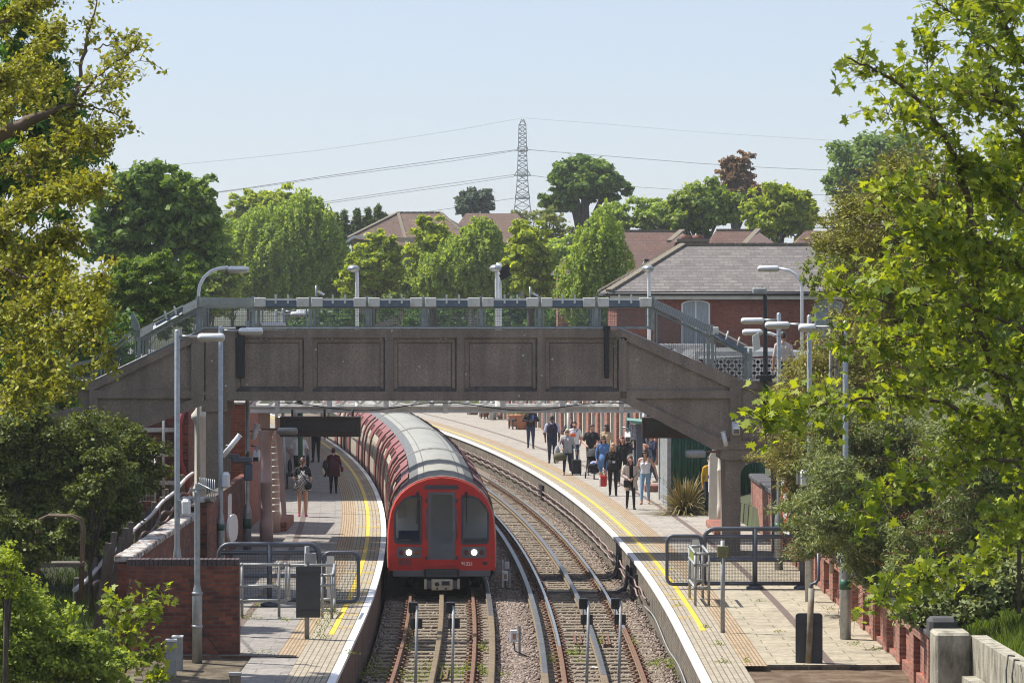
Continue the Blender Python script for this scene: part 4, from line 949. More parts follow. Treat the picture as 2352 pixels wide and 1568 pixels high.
lamp_post('nearest lamp post on the right platform, thick foot with green band by the brick wall', 1942, 1467, 740, -1, (1834, 1874), 753, band=((0.93, 1.12),), rb=0.105)
def bent_lamp(label, px, D, y0, pts, head, hw, zbase=None, end_on=False):
    zt = HC-(y0-YH)*D/F; g_ = Vector(((px-CX)*D/F, D, ZP if zbase is None else zbase)); t = thing('lamp_post', label, 'lamp post', g_, 'swan necked lamp posts')
    q = lambda p: Vector(((p[0]-CX)*D/F, D, HC-(p[1]-YH)*D/F))
    b = MB(); b.tube([g_, q((px, y0))]+[q(p) for p in pts], 0.045 if not end_on else 0.05, 10); b.build('pole', M['lamp_white'], t)
    b = MB(); c = q(head)
    if end_on: b.ball(c, (0.165, 0.36, 0.10), 12)
    else: capsule(b, c, (hw*D/F, 0.24, 0.19))
    b.build('lamp_head', [M['lamp_white'], M['lamp_glass']] if not end_on else M['steel'], t); return t
bent_lamp('swan necked lamp bending right above the left end of the concrete bridge', 456, 92, 672, [(459, 655), (468, 637), (484, 623), (504, 616), (524, 614)], (547, 619), 48)
bent_lamp('swan necked lamp pointing towards us above the bridge over the train', 820, 93, 640, [(819, 622), (815, 612)], (812, 617), 26, zbase=4.3, end_on=True)
bent_lamp('swan necked lamp pointing towards us beside a floodlight mast', 1141, 93, 640, [(1141, 622), (1139, 612)], (1138, 616), 26, zbase=4.3, end_on=True)
bent_lamp('swan necked lamp pointing towards us in front of the slate roof', 1491, 93, 640, [(1491, 622), (1489, 612)], (1488, 617), 26, zbase=4.3, end_on=True)
bent_lamp('swan necked lamp bending left in front of the slate roof', 1842, 100, 660, [(1838, 645), (1828, 630), (1812, 621), (1790, 617)], (1765, 617), 50)
bent_lamp('low swan necked lamp bending left beside the trellis fence', 1804, 97, 795, [(1800, 785), (1788, 773), (1770, 766), (1752, 763)], (1728, 763), 46)
# black lamp on the bridge landing
D = BY-0.2; t = thing('lamp_post', 'black lamp post with square head fixed to the right end of the concrete bridge', 'lamp post', BP(1757, 930, D))
b = MB(); b.tube([BP(1757,1000,D), BP(1757,860,D), BP(1756,680,D), BP(1752,664,D), BP(1746,660,D)], [0.06, 0.06, 0.05, 0.045, 0.04], 10); b.build('pole', M['black'], t)
b = MB(); b.box(BP(1743,668,D), (0.34, 0.3, 0.16), bev=0.03); b.build('lamp_head', M['steel_dull'], t)
b = MB(); b.tube([BP(1735,868,D-0.05), BP(1757,862,D-0.08), BP(1775,866,D-0.05), BP(1785,855,D-0.05)], 0.03, 6); b.box(BP(1757,868,D-0.05), (0.3, 0.12, 0.16)); b.build('cable_box', M['black'], t)
# floodlight mast beyond the bridge
t = thing('floodlight_mast', 'tall grey mast with black floodlights standing behind the bridge', 'mast', (0, 93.6, 4.3))
Dm = 93.6; q = lambda p: Vector(((p[0]-CX)*Dm/F, Dm, HC-(p[1]-YH)*Dm/F)); t.location = (q((1146, 0)).x, Dm, 4.3)
b = MB(); b.tube([(q((1146,0)).x, Dm, 4.3), q((1146, 604))], 0.075, 10); b.build('pole', M['lamp_white'], t)
for p in ((1160, 632), (1158, 618)): b = MB(); b.box(q(p), (0.3, 0.35, 0.16), R=Matrix.Rotation(-0.5, 3, 'Y')); b.bar(q((1146, p[1]+8)), q(p), 0.04, 0.04); b.build('lamp_head', M['black'], t)
# ================================================================ foreground poles, cameras, boxes
gp = G(453, 1522, 0.76); t = thing('antenna_pole', 'thick galvanised pole with a toothed aerial on top in front of the brick wall', 'pole', gp)
b = MB(); zt = HC-(1130-YH)*gp.y/F; b.lathe(gp, [(0.088, 0), (0.088, 1.22), (0.06, 1.34), (0.053, 1.38), (0.05, zt-0.76), (0.05, zt-0.74)], 16)
for z in (0.62, 1.2): b.lathe(gp+Vector((0, 0, z)), [(0.095, 0), (0.095, 0.05)], 12)
b.build('pole', M['steel'], t)
b = MB(); a0 = gp+Vector((-0.12, 0, zt-0.76+0.02)); b.bar(gp+Vector((-0.14, 0, zt-0.72)), gp+Vector((0.14, 0, zt-0.72)), 0.05, 0.05); b.box(gp+Vector((0.03, 0, zt-0.66)), (0.12, 0.1, 0.1))
p0 = gp+Vector((0.02, 0, zt-0.60)); p1 = p0+Vector((0.34, -0.4, -0.13)); b.tube([p0, p1], 0.014, 6)
for k in range(8):
    p = p0+(p1-p0)*(0.1+0.12*k); h = 0.12+0.012*k; b.tube([p-Vector((0, 0, h)), p+Vector((0, 0, h))], 0.007, 5)
b.build('aerial', M['steel'], t)
def pole_thing(label, px, base, top, r, zg=ZP, lean=0, m='steel_dull', D=None):
    g_ = G(px, base, zg) if D is None else Vector(((px-CX)*D/F, D, zg)); t = thing('post', label, 'post', g_)
    zt = HC-(top-YH)*g_.y/F; b = MB(); b.tube([g_, (g_.x+lean, g_.y, zt)], r, 10); b.build('shaft', M[m], t); return t, zt, g_
def boxthing(name, label, cat, px, py, D, size, m, rz=0, bev=0.03, extra=None, group=None):
    c = Vector(((px-CX)*D/F, D, HC-(py-YH)*D/F)); b = MB(); b.box(c, size, rz, bev=bev)
    if extra: extra(b, c)
    return b.build(name, m if isinstance(m, list) else [m], label=label, cat=cat, group=group)
def curved(name, label, px, py, D, w_, h_):
    c = Vector(((px-CX)*D/F, D, HC-(py-YH)*D/F)); b = MB(); b.box(c, (w_, 0.2, h_), bev=0.05); b.box(c+Vector((-w_*0.62, 0.02, 0.01)), (w_*0.4, 0.14, h_*0.9), m=1); b.lathe(c+Vector((0, 0, h_/2-0.01)), [(w_*0.42, 0), (w_*0.3, 0.03)], 12)
    return b.build('equipment_box', [M['lamp_white'], M['steel_dull']], label=label, cat='box', group='grey boxes on the lamp posts')
curved('box', 'pale grey box strapped to the nearest left lamp post', 427, 1165, 65.9, 0.17, 0.30)
curved('box', 'pale grey box strapped to the second left lamp post, beside the pillar', 519, 1103, 75.9, 0.17, 0.33)
curved('box', 'grey rounded box on the right platform lamp post against the shrub', 1846, 1098, 72.8, 0.17, 0.31)
def tubecam(label, p0, p1, D, r=0.07, cat='loudspeaker', name='tube_loudspeaker'):
    q = lambda p: Vector(((p[0]-CX)*D/F, D, HC-(p[1]-YH)*D/F)); b = MB(); a, c = q(p0), q(p1)
    b.tube([a, c], r, 14); b.tube([a, a+(a-c).normalized()*0.02], r*1.12, 14); m_ = (a+c)/2; b.tube([m_, m_+Vector((-0.12, 0.0, 0.02))], 0.02, 6, 1)
    return b.build(name, [M['lamp_white'], M['steel_dull']], label=label, cat=cat)
tubecam('short pale tube loudspeaker high on the flared left lamp post', (591, 975), (581, 1008), 87.8)
tubecam('long pale tube loudspeaker leaning diagonally beside the stair tower', (550, 1000), (511, 1048), 80, 0.06)
tubecam('dark tube loudspeaker hanging from the right bridge landing', (1661, 992), (1668, 1024), 86.0, 0.06)
def cctv(label, px, py, D, s=1.0, up=True):
    c = Vector(((px-CX)*D/F, D, HC-(py-YH)*D/F)); t = thing('security_camera', label, 'camera', c)
    b = MB(); b.box(c, (0.14*s, 0.34*s, 0.15*s), R=Matrix.Rotation(0.35, 3, 'X'), bev=0.02); b.build('housing', M['lamp_white'], t)
    b = MB(); b.box(c+Vector((0, -0.165*s, -0.06*s)), (0.11*s, 0.02, 0.09*s), R=Matrix.Rotation(0.35, 3, 'X')); b.build('lens', M['glass_dark'], t)
    b = MB(); b.tube([c+Vector((0, 0.05, 0.05)), c+Vector((0, 0.08, 0.2*s if up else -0.2*s)), c+Vector((-0.12*s, 0.1, 0.22*s if up else -0.25*s))], 0.025, 6); b.build('bracket', M['steel'], t)
cctv('white security camera on the flared lamp post of the left platform', 589, 1047, 87.7, 1.2)
cctv('white security camera high on the right landing of the concrete bridge', 1690, 983, 85.9, 1.3)
cctv('white security camera under the right stair of the bridge, above the people', 1422+20, 1003, 91, 1.1)
boxthing('hooded_lamp', 'dark grey hooded lamp unit on the left platform beside the pink column', 'lamp', 556, 1056, 86.5, (0.5, 0.3, 0.14), M['grey_paint'], extra=lambda b, c: (b.box(c+Vector((0.16, 0, -0.30)), (0.22, 0.24, 0.42), bev=0.03), b.box(c+Vector((-0.2, 0.02, 0.09)), (0.25, 0.25, 0.1), bev=0.03)))
def bracket_lamp(label, x0, x1, y, D, px):
    t = thing('bracket_lamp', label, 'lamp', ((px-CX)*D/F, D, HC-(y-YH)*D/F)); b = MB(); capsule(b, (((x0+x1)/2-CX)*D/F, D, HC-(y-YH)*D/F), ((x1-x0)*D/F, 0.26, 0.2)); b.build('lamp_head', [M['steel_dull'], M['steel_dull']], t)
    b = MB(); b.tube([((px-CX)*D/F, D, HC-(y-5-YH)*D/F), (((x0+x1)/2-CX)*D/F, D, HC-(y-5-YH)*D/F)], 0.03, 8); b.build('arm', M['rust'], t)
bracket_lamp('dim horizontal lamp reaching from the right bridge pillar past the green kiosk', 1574, 1622, 1042, 85.8, 1655)
bracket_lamp('dark horizontal lamp under the lattice bridge at the left', 637, 684, 990, 90.5, 600)
# hanging train describers
def describer(label, x0, x1, y0, y1, D, lit):
    q = lambda x, y, d=0: Vector(((x-CX)*D/F, D+d, HC-(y-YH)*D/F)); t = thing('train_describer', label, 'display', q((x0+x1)/2, y1), 'hanging train displays')
    b = MB(); c = (q(x0, y0)+q(x1, y1))/2; sz = ((x1-x0)*D/F, 0.3, (y1-y0)*D/F); b.box(c+Vector((0, 0.15, 0)), sz, bev=0.015)
    for k in range(5): b.ball(q(x0+14+k*(x1-x0-28)/4, y1-6, -0.001), 0.016, 6, 1)
    b.build('casing', [mat('dark_brown_casing', (0.045, 0.028, 0.024), 0.45), M['black']], t)
    b = MB(); b.box(c+Vector((0, -0.006, 0.02)), (sz[0]*0.9, 0.014, sz[2]*0.55)); b.build('screen', mat('screen_glass', (0.018, 0.014, 0.018), 0.18, spec=0.6), t)
    b = MB()
    for k in (0.15, 0.55, 0.9): b.tube([q(x0+(x1-x0)*k, y0, 0.15), q(x0+(x1-x0)*k, y0-16, 0.15)], 0.03, 6)
    b.build('hanger', M['black'], t)
describer('dark brown train display hanging over the left platform', 643, 828, 956, 1003, 91.0, True)
describer('brown train display half hidden behind the right bridge stair', 1475, 1622, 958, 1006, 91.0, False)
# ================================================================ platform end gates
M['finemesh'] = None
def finemesh(name):
    m, nt, pb = _nt(name); pb.inputs['Base Color'].default_value = (0.05, 0.055, 0.06, 1); pb.inputs['Roughness'].default_value = 0.6
    return m
M['finemesh'] = finemesh('perforated_mesh')
def mesh_fill(x0, x1, y, z0, z1, parent, sp=0.032, t=0.0065):
    b = MB(); n = int((x1-x0)/sp)
    for k in range(1, n): x = x0+(x1-x0)*k/n; b.box((x, y, (z0+z1)/2), (t, t, z1-z0))
    n = int((z1-z0)/sp)
    for k in range(1, n): z = z0+(z1-z0)*k/n; b.box(((x0+x1)/2, y+0.004, z), (x1-x0, t, t))
    return b.build('mesh_infill', M['finemesh'], parent)
def gate(label, D, xs, yr, round_left, sm, mir):
    """xs: posts (px) ; yr: rail heights (px) top, second, mid, bottom, foot"""
    X = [(x-CX)*D/F for x in xs]; Z = [HC-(y-YH)*D/F for y in yr]; t = thing('end_barrier', label, 'barrier', (sum(X)/3, D, ZP)); r = 0.05
    b = MB(); R_ = 0.22
    top = [(X[0], D, Z[3]), (X[0], D, Z[0]-R_)]+[(X[0]+R_-R_*math.cos(math.radians(a)), D, Z[0]-R_+R_*math.sin(math.radians(a))) for a in (22, 45, 67, 90)]
    if round_left: top += [(X[2]-R_+R_*math.sin(math.radians(a)), D, Z[0]-R_+R_*math.cos(math.radians(a))) for a in (0, 22, 45, 67, 90)]+[(X[2], D, Z[3])]
    else: top += [(X[2]+0.1, D, Z[0])]
    b.tube(top, r, 10); 
    for z in Z[1:4]: b.tube([(X[0], D, z), (X[2], D, z)], r*0.92, 10)
    if not round_left: b.tube([(X[2], D, ZP), (X[2], D, Z[0])], r*1.15, 10)
    b.tube([(X[1], D, ZP), (X[1], D, Z[0])], r*1.15, 10)
    for x in (X[1:] if not round_left else X[1:2]): b.lathe((x, D, ZP), [(0.19, 0), (0.19, 0.05), (0.1, 0.08)], 14)
    b.build('frame', M['grey_paint'], t)
    for a, c in ((X[0]+0.06, X[1]-0.06), (X[1]+0.06, X[2]-0.06)): mesh_fill(a, c, D, Z[3], Z[2], t); mesh_fill(a, c, D, Z[2], Z[1], t)
    x0, x1, y0, y1 = sm; x0, x1 = (x0-CX)*D/F, (x1-CX)*D/F; z1, z0 = HC-(y0-YH)*D/F, HC-(y1-YH)*D/F
    g_ = thing('swing_gate', label.replace('barrier', 'swing gate', 1).replace('long', 'small'), 'gate', ((x0+x1)/2, D, ZP))
    loop = []
    for cx_, cz_, a0 in ((x1-0.13, z1-0.13, 0), (x0+0.13, z1-0.13, 90), (x0+0.13, z0+0.13, 180), (x1-0.13, z0+0.13, 270)):
        loop += [(cx_+0.13*math.cos(math.radians(a0+q)), D, cz_+0.13*math.sin(math.radians(a0+q))) for q in (0, 30, 60, 90)]
    loop.append(loop[0]); b = MB(); b.tube(loop, 0.04, 8); b.build('frame', M['grey_paint'], g_); mesh_fill(x0+0.03, x1-0.03, D, z0, z1, g_)
    px_ = x1-0.14 if mir else x0+0.14
    b = MB(); b.box((px_, D-0.03, (z0+z1)/2), (0.15, 0.02, (z1-z0)*0.86), bev=0.009); b.build('plate', M['white_box'], g_)
gate('long grey tubular barrier across the end of the left platform', 72.0, (503, 619, 733), (1249, 1268, 1322, 1376), True, (744, 823, 1268, 1381), False)
gate('long grey tubular barrier across the end of the right platform', 76.3, (1618, 1734, 1843), (1214, 1232, 1285, 1339), False, (1532, 1612, 1230, 1341), True)
# key-clamp handrail stands
def rails(name, label, segs, r=0.03, m='steel_dull', cat='handrail'):
    b = MB(); lo = min((s[i] for s in segs for i in range(len(s))), key=lambda p: p[2])
    for s in segs: b.tube(s, r, 8)
    for s in segs:
        for p in (s[0], s[-1]): b.ball(p, r*1.35, 8)
    return b.build(name, M[m], label=label, cat=cat)
def W(px, py, D): return P(px, py, D)
D1 = 69.2; D2 = 70.6
rails('handrail', 'grey pipe handrail beside the dark brick end wall, left platform', [[W(555,1296,D1), W(655,1296,D1)], [W(555,1345,D1), W(640,1345,D1)], [W(555,1378,D1), W(655,1378,D1)], [W(556,1296,D1), W(556,1420,D1)], [W(641,1296,D1), W(641,1419,D1)], [W(657,1296,D1), W(657,1376,D1)]])
rails('handrail', 'grey pipe handrail frame between the signboard and the swing gate, left platform', [[W(664,1297,D2), W(770,1297,D2)], [W(664,1297,D2), W(664,1374,D2)], [W(740,1320,D1), W(765,1320,D1)], [W(768,1297,D2), W(765,1320,D1)], [W(768,1297,D2), W(768,1412,D2)], [W(762,1320,D1), W(762,1420,D1)], [W(740,1343,D1), W(762,1343,D1)], [W(740,1376,D2), W(768,1376,D2)], [W(740,1401,D1), W(762,1401,D1)], [W(768,1376,D2), W(762,1401,D1)], [W(740,1320,D1), W(740,1419,D1)]])
Dn, Df = 72.0, 73.8
rails('handrail', 'four legged pipe stand with green edge plate near the right platform gate', [[W(1597,1271,Dn), W(1597,1392,Dn)], [W(1628,1271,Dn), W(1628,1392,Dn)], [W(1584,1254,Df), W(1584,1374,Df)], [W(1614,1254,Df), W(1614,1374,Df)], [W(1597,1271,Dn), W(1628,1271,Dn)], [W(1584,1254,Df), W(1614,1254,Df)], [W(1597,1271,Dn), W(1584,1254,Df)], [W(1628,1271,Dn), W(1614,1254,Df)], [W(1597,1297,Dn), W(1628,1297,Dn)], [W(1597,1349,Dn), W(1628,1349,Dn)], [W(1584,1332,Df), W(1614,1332,Df)], [W(1597,1349,Dn), W(1584,1332,Df)], [W(1597,1297,Dn), W(1584,1281,Df)]])
b = MB(); b.prism([W(1596,1274,Dn), W(1585,1258,Df), W(1585,1278,Df), W(1596,1293,Dn)], (0.02, 0, 0)); b.build('edge_plate', mat('green_yellow_plate', (0.22, 0.26, 0.04), 0.6, var=0.3, scale=20), label='green and yellow plate on the pipe stand by the right gate', cat='plate')
# posts with signboards seen from behind
t, zt, g_ = pole_thing('grey signboard post with a small mossy box, in front of the left gate', 705, 1466, 1254, 0.045)
b = MB(); b.box((g_.x+0.07, g_.y-0.02, zt-0.22), (0.2, 0.1, 0.2), bev=0.01); b.build('box', M['steel_dull'], t)
b = MB(); b.box(((707.5-CX)*64.9/F, 64.96, HC-(1359-YH)*64.9/F), (56*64.9/F, 0.03, 118*64.9/F), bev=0.014)
for y in (1316, 1403): b.bar(((681-CX)*64.9/F, 64.93, HC-(y-YH)*64.9/F), ((734-CX)*64.9/F, 64.93, HC-(y-YH)*64.9/F), 0.02, 0.02)
b.build('signboard', mat('dark_board_back', (0.055, 0.057, 0.062), 0.6, 0.2, var=0.15, scale=6), t)
t, zt, g_ = pole_thing('slim grey post with a rusty box near its top, right platform', 1660, 1452, 1241, 0.042)
b = MB(); b.box((g_.x, g_.y-0.03, zt-0.21), (0.22, 0.1, 0.22), bev=0.01); b.build('box', mat('rusty_mossy_box', (0.16, 0.15, 0.07), 0.8, var=0.5, scale=25), t)
gq = G(1862, 1535, 0.72); t = thing('post', 'bent brown post with a rounded dark signboard at the end of the right platform', 'post', gq); Dq = gq.y
b = MB(); b.tube([W(1856,1535,Dq), W(1864,1350,Dq)], 0.055, 12); b.build('shaft', mat('rust_streaked_steel', (0.20, 0.15, 0.085), 0.7, 0.2, scale=7, col2=(0.28, 0.26, 0.22), thr=(0.4, 0.6)), t)
b = MB(); b.tube([W(1862,1352,Dq), W(1864,1341,Dq), W(1874,1338,Dq), W(1880,1328,Dq), W(1880,1270,Dq)], 0.03, 8); b.build('bent_top', M['grey_paint'], t)
b = MB(); c = W(1859,1472,Dq); wv, hv = 31*Dq/F, 64*Dq/F; lp = []
for sx, sz, a0 in ((1, 1, 0), (-1, 1, 90), (-1, -1, 180), (1, -1, 270)): lp += [c+Vector((sx*(wv-0.06)+0.06*math.cos(math.radians(a0+q)), 0.055, sz*(hv-0.06)+0.06*math.sin(math.radians(a0+q)))) for q in (0, 30, 60, 90)]
b.prism(lp, (0, 0.03, 0)); 
for y in (1430, 1522): b.bar(W(1830,y,Dq)+Vector((0,0.04,0)), W(1888,y,Dq)+Vector((0,0.04,0)), 0.02, 0.02)
b.build('signboard', bpy.data.materials['dark_board_back'], t)
# stop lamps facing the train
def stop_lamp(label, px, pxb, ub, lb, yt):
    D = 62.0; base = Vector(((pxb-CX)*D/F, D, -0.25)); t = thing('stop_lamp', label, 'stop lamp', base, 'black stop lamps on posts in the tracks')
    b = MB(); b.tube([base, P(px, yt+8, D)], 0.036, 4); b.build('post', M['steel_dull'], t)
    b = MB(); b.box(P((ub[0]+ub[1])/2, yt+13, D)+Vector((0, 0.1, 0)), ((ub[1]-ub[0])*D/F, 0.16, 25*D/F), bev=0.012); b.bar(P(ub[0]+1, yt+2, D)+Vector((0, 0.02, 0)), P(ub[1]-1, yt+2, D)+Vector((0, 0.02, 0)), 0.1, 0.012, 0); b.build('lamp_housing', M['black'], t)
    b = MB(); b.box(P((lb[0]+lb[1])/2, yt+50, D)+Vector((0, 0.08, 0)), ((lb[1]-lb[0])*D/F, 0.06, 23*D/F), bev=0.006); b.build('lower_box', mat('dark_box', (0.03, 0.028, 0.026), 0.6), t)
    b = MB(); b.tube([P((ub[0]+ub[1])/2, yt+25, D), P((ub[0]+ub[1])/2-1, yt+45, D), P((ub[0]+ub[1])/2+2, yt+80, D)], 0.01, 5); b.build('cable', M['rubber'], t)
stop_lamp('black stop lamp on a post, first from the left, on the train track', 958, 953, (938, 959), (942, 970), 1382)
stop_lamp('black stop lamp on a post, second from the left, on the train track', 1042, 1037, (1024, 1045), (1029, 1056), 1382)
stop_lamp('black stop lamp on a post, third from the left, over the empty track centre rail', 1352, 1346, (1330, 1350), (1334, 1362), 1373)
stop_lamp('black stop lamp on a post, rightmost, over the right rail of the empty track', 1426, 1420, (1404, 1423), (1411, 1438), 1373)
def juncbox(label, px, py, D, base_py):
    zb = HC-(base_py-YH)*D/F; t = thing('track_box', label, 'track box', ((px-CX)*D/F, D, zb))
    c = P(px, py, D); b = MB(); b.box(c, (0.155, 0.1, 0.24), bev=0.012); b.box(c+Vector((0.01, -0.052, -0.01)), (0.065, 0.01, 0.12), m=1); b.build('box', [M['lamp_white'], mat('box_label_orange', (0.45, 0.22, 0.10), 0.7)], t)
    b = MB(); b.bar(Vector((c.x+0.12, D+0.05, zb)), Vector((c.x+0.12, D+0.05, c.z+0.2)), 0.05, 0.05); b.build('stake', M['steel_dull'], t)
    b = MB(); b.tube([c+Vector((0, 0, -0.1)), c+Vector((0.02, -0.05, -0.3)), Vector((c.x+0.35, D-0.4, zb+0.02))], 0.016, 5); b.build('cable', M['rubber'], t)
juncbox('pale track box on a stake in the gravel between the two tracks, in sunlight', 1180, 1459, 71.2, 1508)
juncbox('pale track box on a stake in the shadow right beside the train', 1160, 1322, 86.5, 1352)
boxthing('track_box', 'small grey track box beside the train cab, above another on a stake', 'track box', 1164, 1298, 88, (0.13, 0.1, 0.2), M['lamp_white'], extra=lambda b, c: (b.bar(c+Vector((-0.1, 0.05, -0.6)), c+Vector((-0.1, 0.05, 0.15)), 0.04, 0.04), b.bar(c+Vector((-0.1, 0.05, -0.05)), c+Vector((0, 0.05, -0.05)), 0.04, 0.04)))
# grey cabinets on the dirt at lower left, rusty channels between rails
for px, py, h, lab in ((393, 1512, 0.62, 'grey lineside cabinet, left of a pair on the dirt at bottom left'), (408, 1500, 0.6, 'grey lineside cabinet, right and farther of a pair on the dirt at bottom left')):
    c = G(px, py+42, 0.72); b = MB(); b.box(c+Vector((0, 0, h/2)), (0.17, 0.2, h), bev=0.012); b.box(c+Vector((0, -0.01, h+0.01)), (0.19, 0.22, 0.03), m=1); b.build('cabinet', [M['steel_dull'], M['lamp_white']], label=lab, cat='cabinet')
c = G(540, 1600, 0.68); b = MB(); b.box(c+Vector((0, 0, 0.18)), (0.18, 0.16, 0.36), bev=0.01); b.box(c+Vector((0, 0, 0.38)), (0.2, 0.18, 0.05), m=1); b.build('marker_stump', [M['wood_old'], M['steel_dull']], label='short capped timber stump on the dirt at the bottom edge', cat='stump')
for px, py, lab in ((1020, 1548, 'rusty channel bracket on the sleepers in front of the train'), (1327, 1468, 'rusty channel bracket left of the centre rail of the empty track'), (1392, 1470, 'rusty channel bracket right of the centre rail of the empty track')):
    c = G(px, py, -0.13); b = MB()
    for dx in (-0.06, 0.06): b.bar(c+Vector((dx, 1.0, 0)), c+Vector((dx, -1.0, 0)), 0.035, 0.06)
    b.bar(c+Vector((-0.06, -1.0, 0)), c+Vector((0.06, -1.0, 0)), 0.03, 0.05); b.build('channel_bracket', M['rust'], label=lab, cat='bracket')
# cables crossing the empty track, and the pink cable run along the right platform wall
for Y, lab in ((90.6, 'farther bundle of black cables crossing the empty track'), (86.6, 'nearer bundle of black cables crossing the empty track')):
    b = MB()
    for k in range(6): b.tube([on(Y+0.16*k, o, z+0.02*math.sin(k*2+o*3)) for o, z in ((0.35, -0.19), (0.9, -0.165), (1.6, -0.165), (2.35, -0.165), (2.75, -0.16), (2.95, -0.05), (3.03, 0.2), (3.03, 0.5))], 0.035, 6)
    b.build('cable_bundle', M['rubber'], label=lab, cat='cables')
M['pink_cable'] = mat('faded_pink_cable', (0.27, 0.19, 0.18), 0.7, var=0.45, scale=7)
for k, (za, lab) in enumerate(((0.34, 'upper faded pink cable sagging along the brick face of the right platform'), (0.18, 'lower faded pink cable sagging along the brick face of the right platform'))):
    b = MB(); Ys = yl(79+3*k, 175, 0.5); b.tube([on(Y, EDGE-0.02+0.02*math.sin(Y*2.1+k), za+0.035*abs(math.sin(Y*1.1+k*0.7))+0.012*math.sin(Y*3.7+k)-0.03*k) for Y in Ys], 0.022, 6)
    b.build('cable_run', M['pink_cable'], label=lab, cat='cable')
b = MB(); b.tube([on(Y, EDGE-0.0, 0.16+0.06*math.sin(Y*0.6)-0.25*max(0, (62-Y)/6)) for Y in yl(56, 80, 0.5)], 0.016, 5); b.build('cable_run', M['steel_dull'], label='thin grey cable drooping along the near end of the right platform wall', cat='cable')
for Y in (84.0, 86.2): 
    b = MB(); b.box(on(Y, EDGE+0.03, 0.28), (0.07, 0.26, 0.5), heading(Y)); b.build('wall_recess', M['black'], label='narrow black opening in the right platform wall below the white edge', cat='opening', group='black openings in the right platform wall')
b = MB(); b.box(on(124, EDGE+0.02, 0.35), (0.12, 1.3, 0.42), heading(124)); b.build('wall_recess', M['black'], label='wide black opening in the right platform wall below the standing people', cat='opening')
# litter
for px, py, s, lab in ((1368, 1536, 0.10, 'crumpled white litter beside the rail of the empty track near the rusty brackets'), (1503, 1392, 0.12, 'white litter on the gravel below the right platform edge'), (1533, 1433, 0.08, 'orange drink carton lying near the right platform wall'), (1005, 1483, 0.10, 'grey litter between the rails in front of the train'), (1195, 1381, 0.07, 'white scrap on the gravel right of the train')):
    c = G(px, py, -0.14); b = MB(); V = [c+Vector((random.uniform(-s, s), random.uniform(-s, s)*1.5, random.uniform(0, s*0.6))) for _ in range(9)]
    b.add(V, [(0,1,2),(1,3,2),(2,3,4),(4,5,2),(5,6,4),(6,7,8),(0,2,7),(5,8,6)]); b.build('litter', mat('litter', (0.5, 0.16, 0.04) if 'orange' in lab else (0.66, 0.66, 0.66), 0.6), label=lab, cat='litter')
# ================================================================ left bank: cable posts, hoop, boards
def lz(Y): return 1.28+(Y-74)*0.95/22.5
b = MB(); b.tube([(-8.98, Y, lz(Y)+0.03*math.sin(Y)) for Y in yl(71.5, 98, 1.0)], 0.05, 8)
b.build('pipe', M['lamp_white'], label='pale pipe slung along the row of short timber posts on the left bank', cat='pipe')
b = MB(); b.tube([(-8.85, Y, lz(Y)-0.22+0.10*math.sin(Y*1.3)) for Y in yl(73, 97, 0.4)], 0.035, 6); b.tube([(-8.83, Y, lz(Y)-0.32+0.08*math.sin(Y*1.1+1)) for Y in yl(75, 97, 0.4)], 0.03, 6); b.build('cable_run', M['pink_cable'], label='pinkish cables drooping below the pale pipe on the left bank', cat='cable')
pm = None
for k in range(17):
    Y = 72.5+1.45*k
    if pm is None:
        bb = MB(); bb.box((-9.06, Y, lz(Y)-0.62), (0.13, 0.13, 1.55), bev=0.02); pm = bb.build('timber_post', M['wood_old'], label='short dark timber post carrying the pale pipe on the left bank', cat='post', group='timber posts under the pale pipe')
    else: dup(pm, (random.uniform(-0.03, 0.03), 1.45*k, lz(Y)-lz(72.5)+random.uniform(-0.05, 0.08)))
for a, c, lab in (((249,1246),(222,1400),'leftmost tall leaning timber board'), ((263,1222),(236,1392),'second tall leaning timber board'), ((279,1234),(250,1380),'third tall leaning timber board'), ((289,1212),(277,1345),'fourth tall leaning timber board'), ((300,1198),(290,1330),'rightmost tall leaning timber board')):
    D = 66+(a[0]-249)*0.06; b = MB(); b.bar(P(*c, D)-Vector((0.02, 0, 0.4)), P(*a, D), 0.11, 0.10); b.build('leaning_board', M['wood_old'], label=lab+' behind the dark brick end wall', cat='board', group='leaning boards')
D = 66.0; t = thing('hoop_frame', 'rusty pipe hoop with a timber step on the shaded left bank', 'frame', P(130, 1345, D))
for dy in (0, 0.35):
    b = MB(); b.tube([P(78,1345,D)+Vector((0,dy,-0.3)), P(84,1210,D)+Vector((0,dy,0)), P(92,1192,D)+Vector((0,dy,0)), P(110,1184,D)+Vector((0,dy,0)), P(165,1186,D)+Vector((0,dy,0)), P(182,1195,D)+Vector((0,dy,0)), P(189,1215,D)+Vector((0,dy,0)), P(183,1345,D)+Vector((0,dy,-0.3))], 0.028, 8); b.build('hoop', M['rail_side'], t)
b = MB(); b.box(P(132,1296,D)+Vector((0,0.15,0)), (0.95, 0.5, 0.08)); b.build('step', M['wood_old'], t)
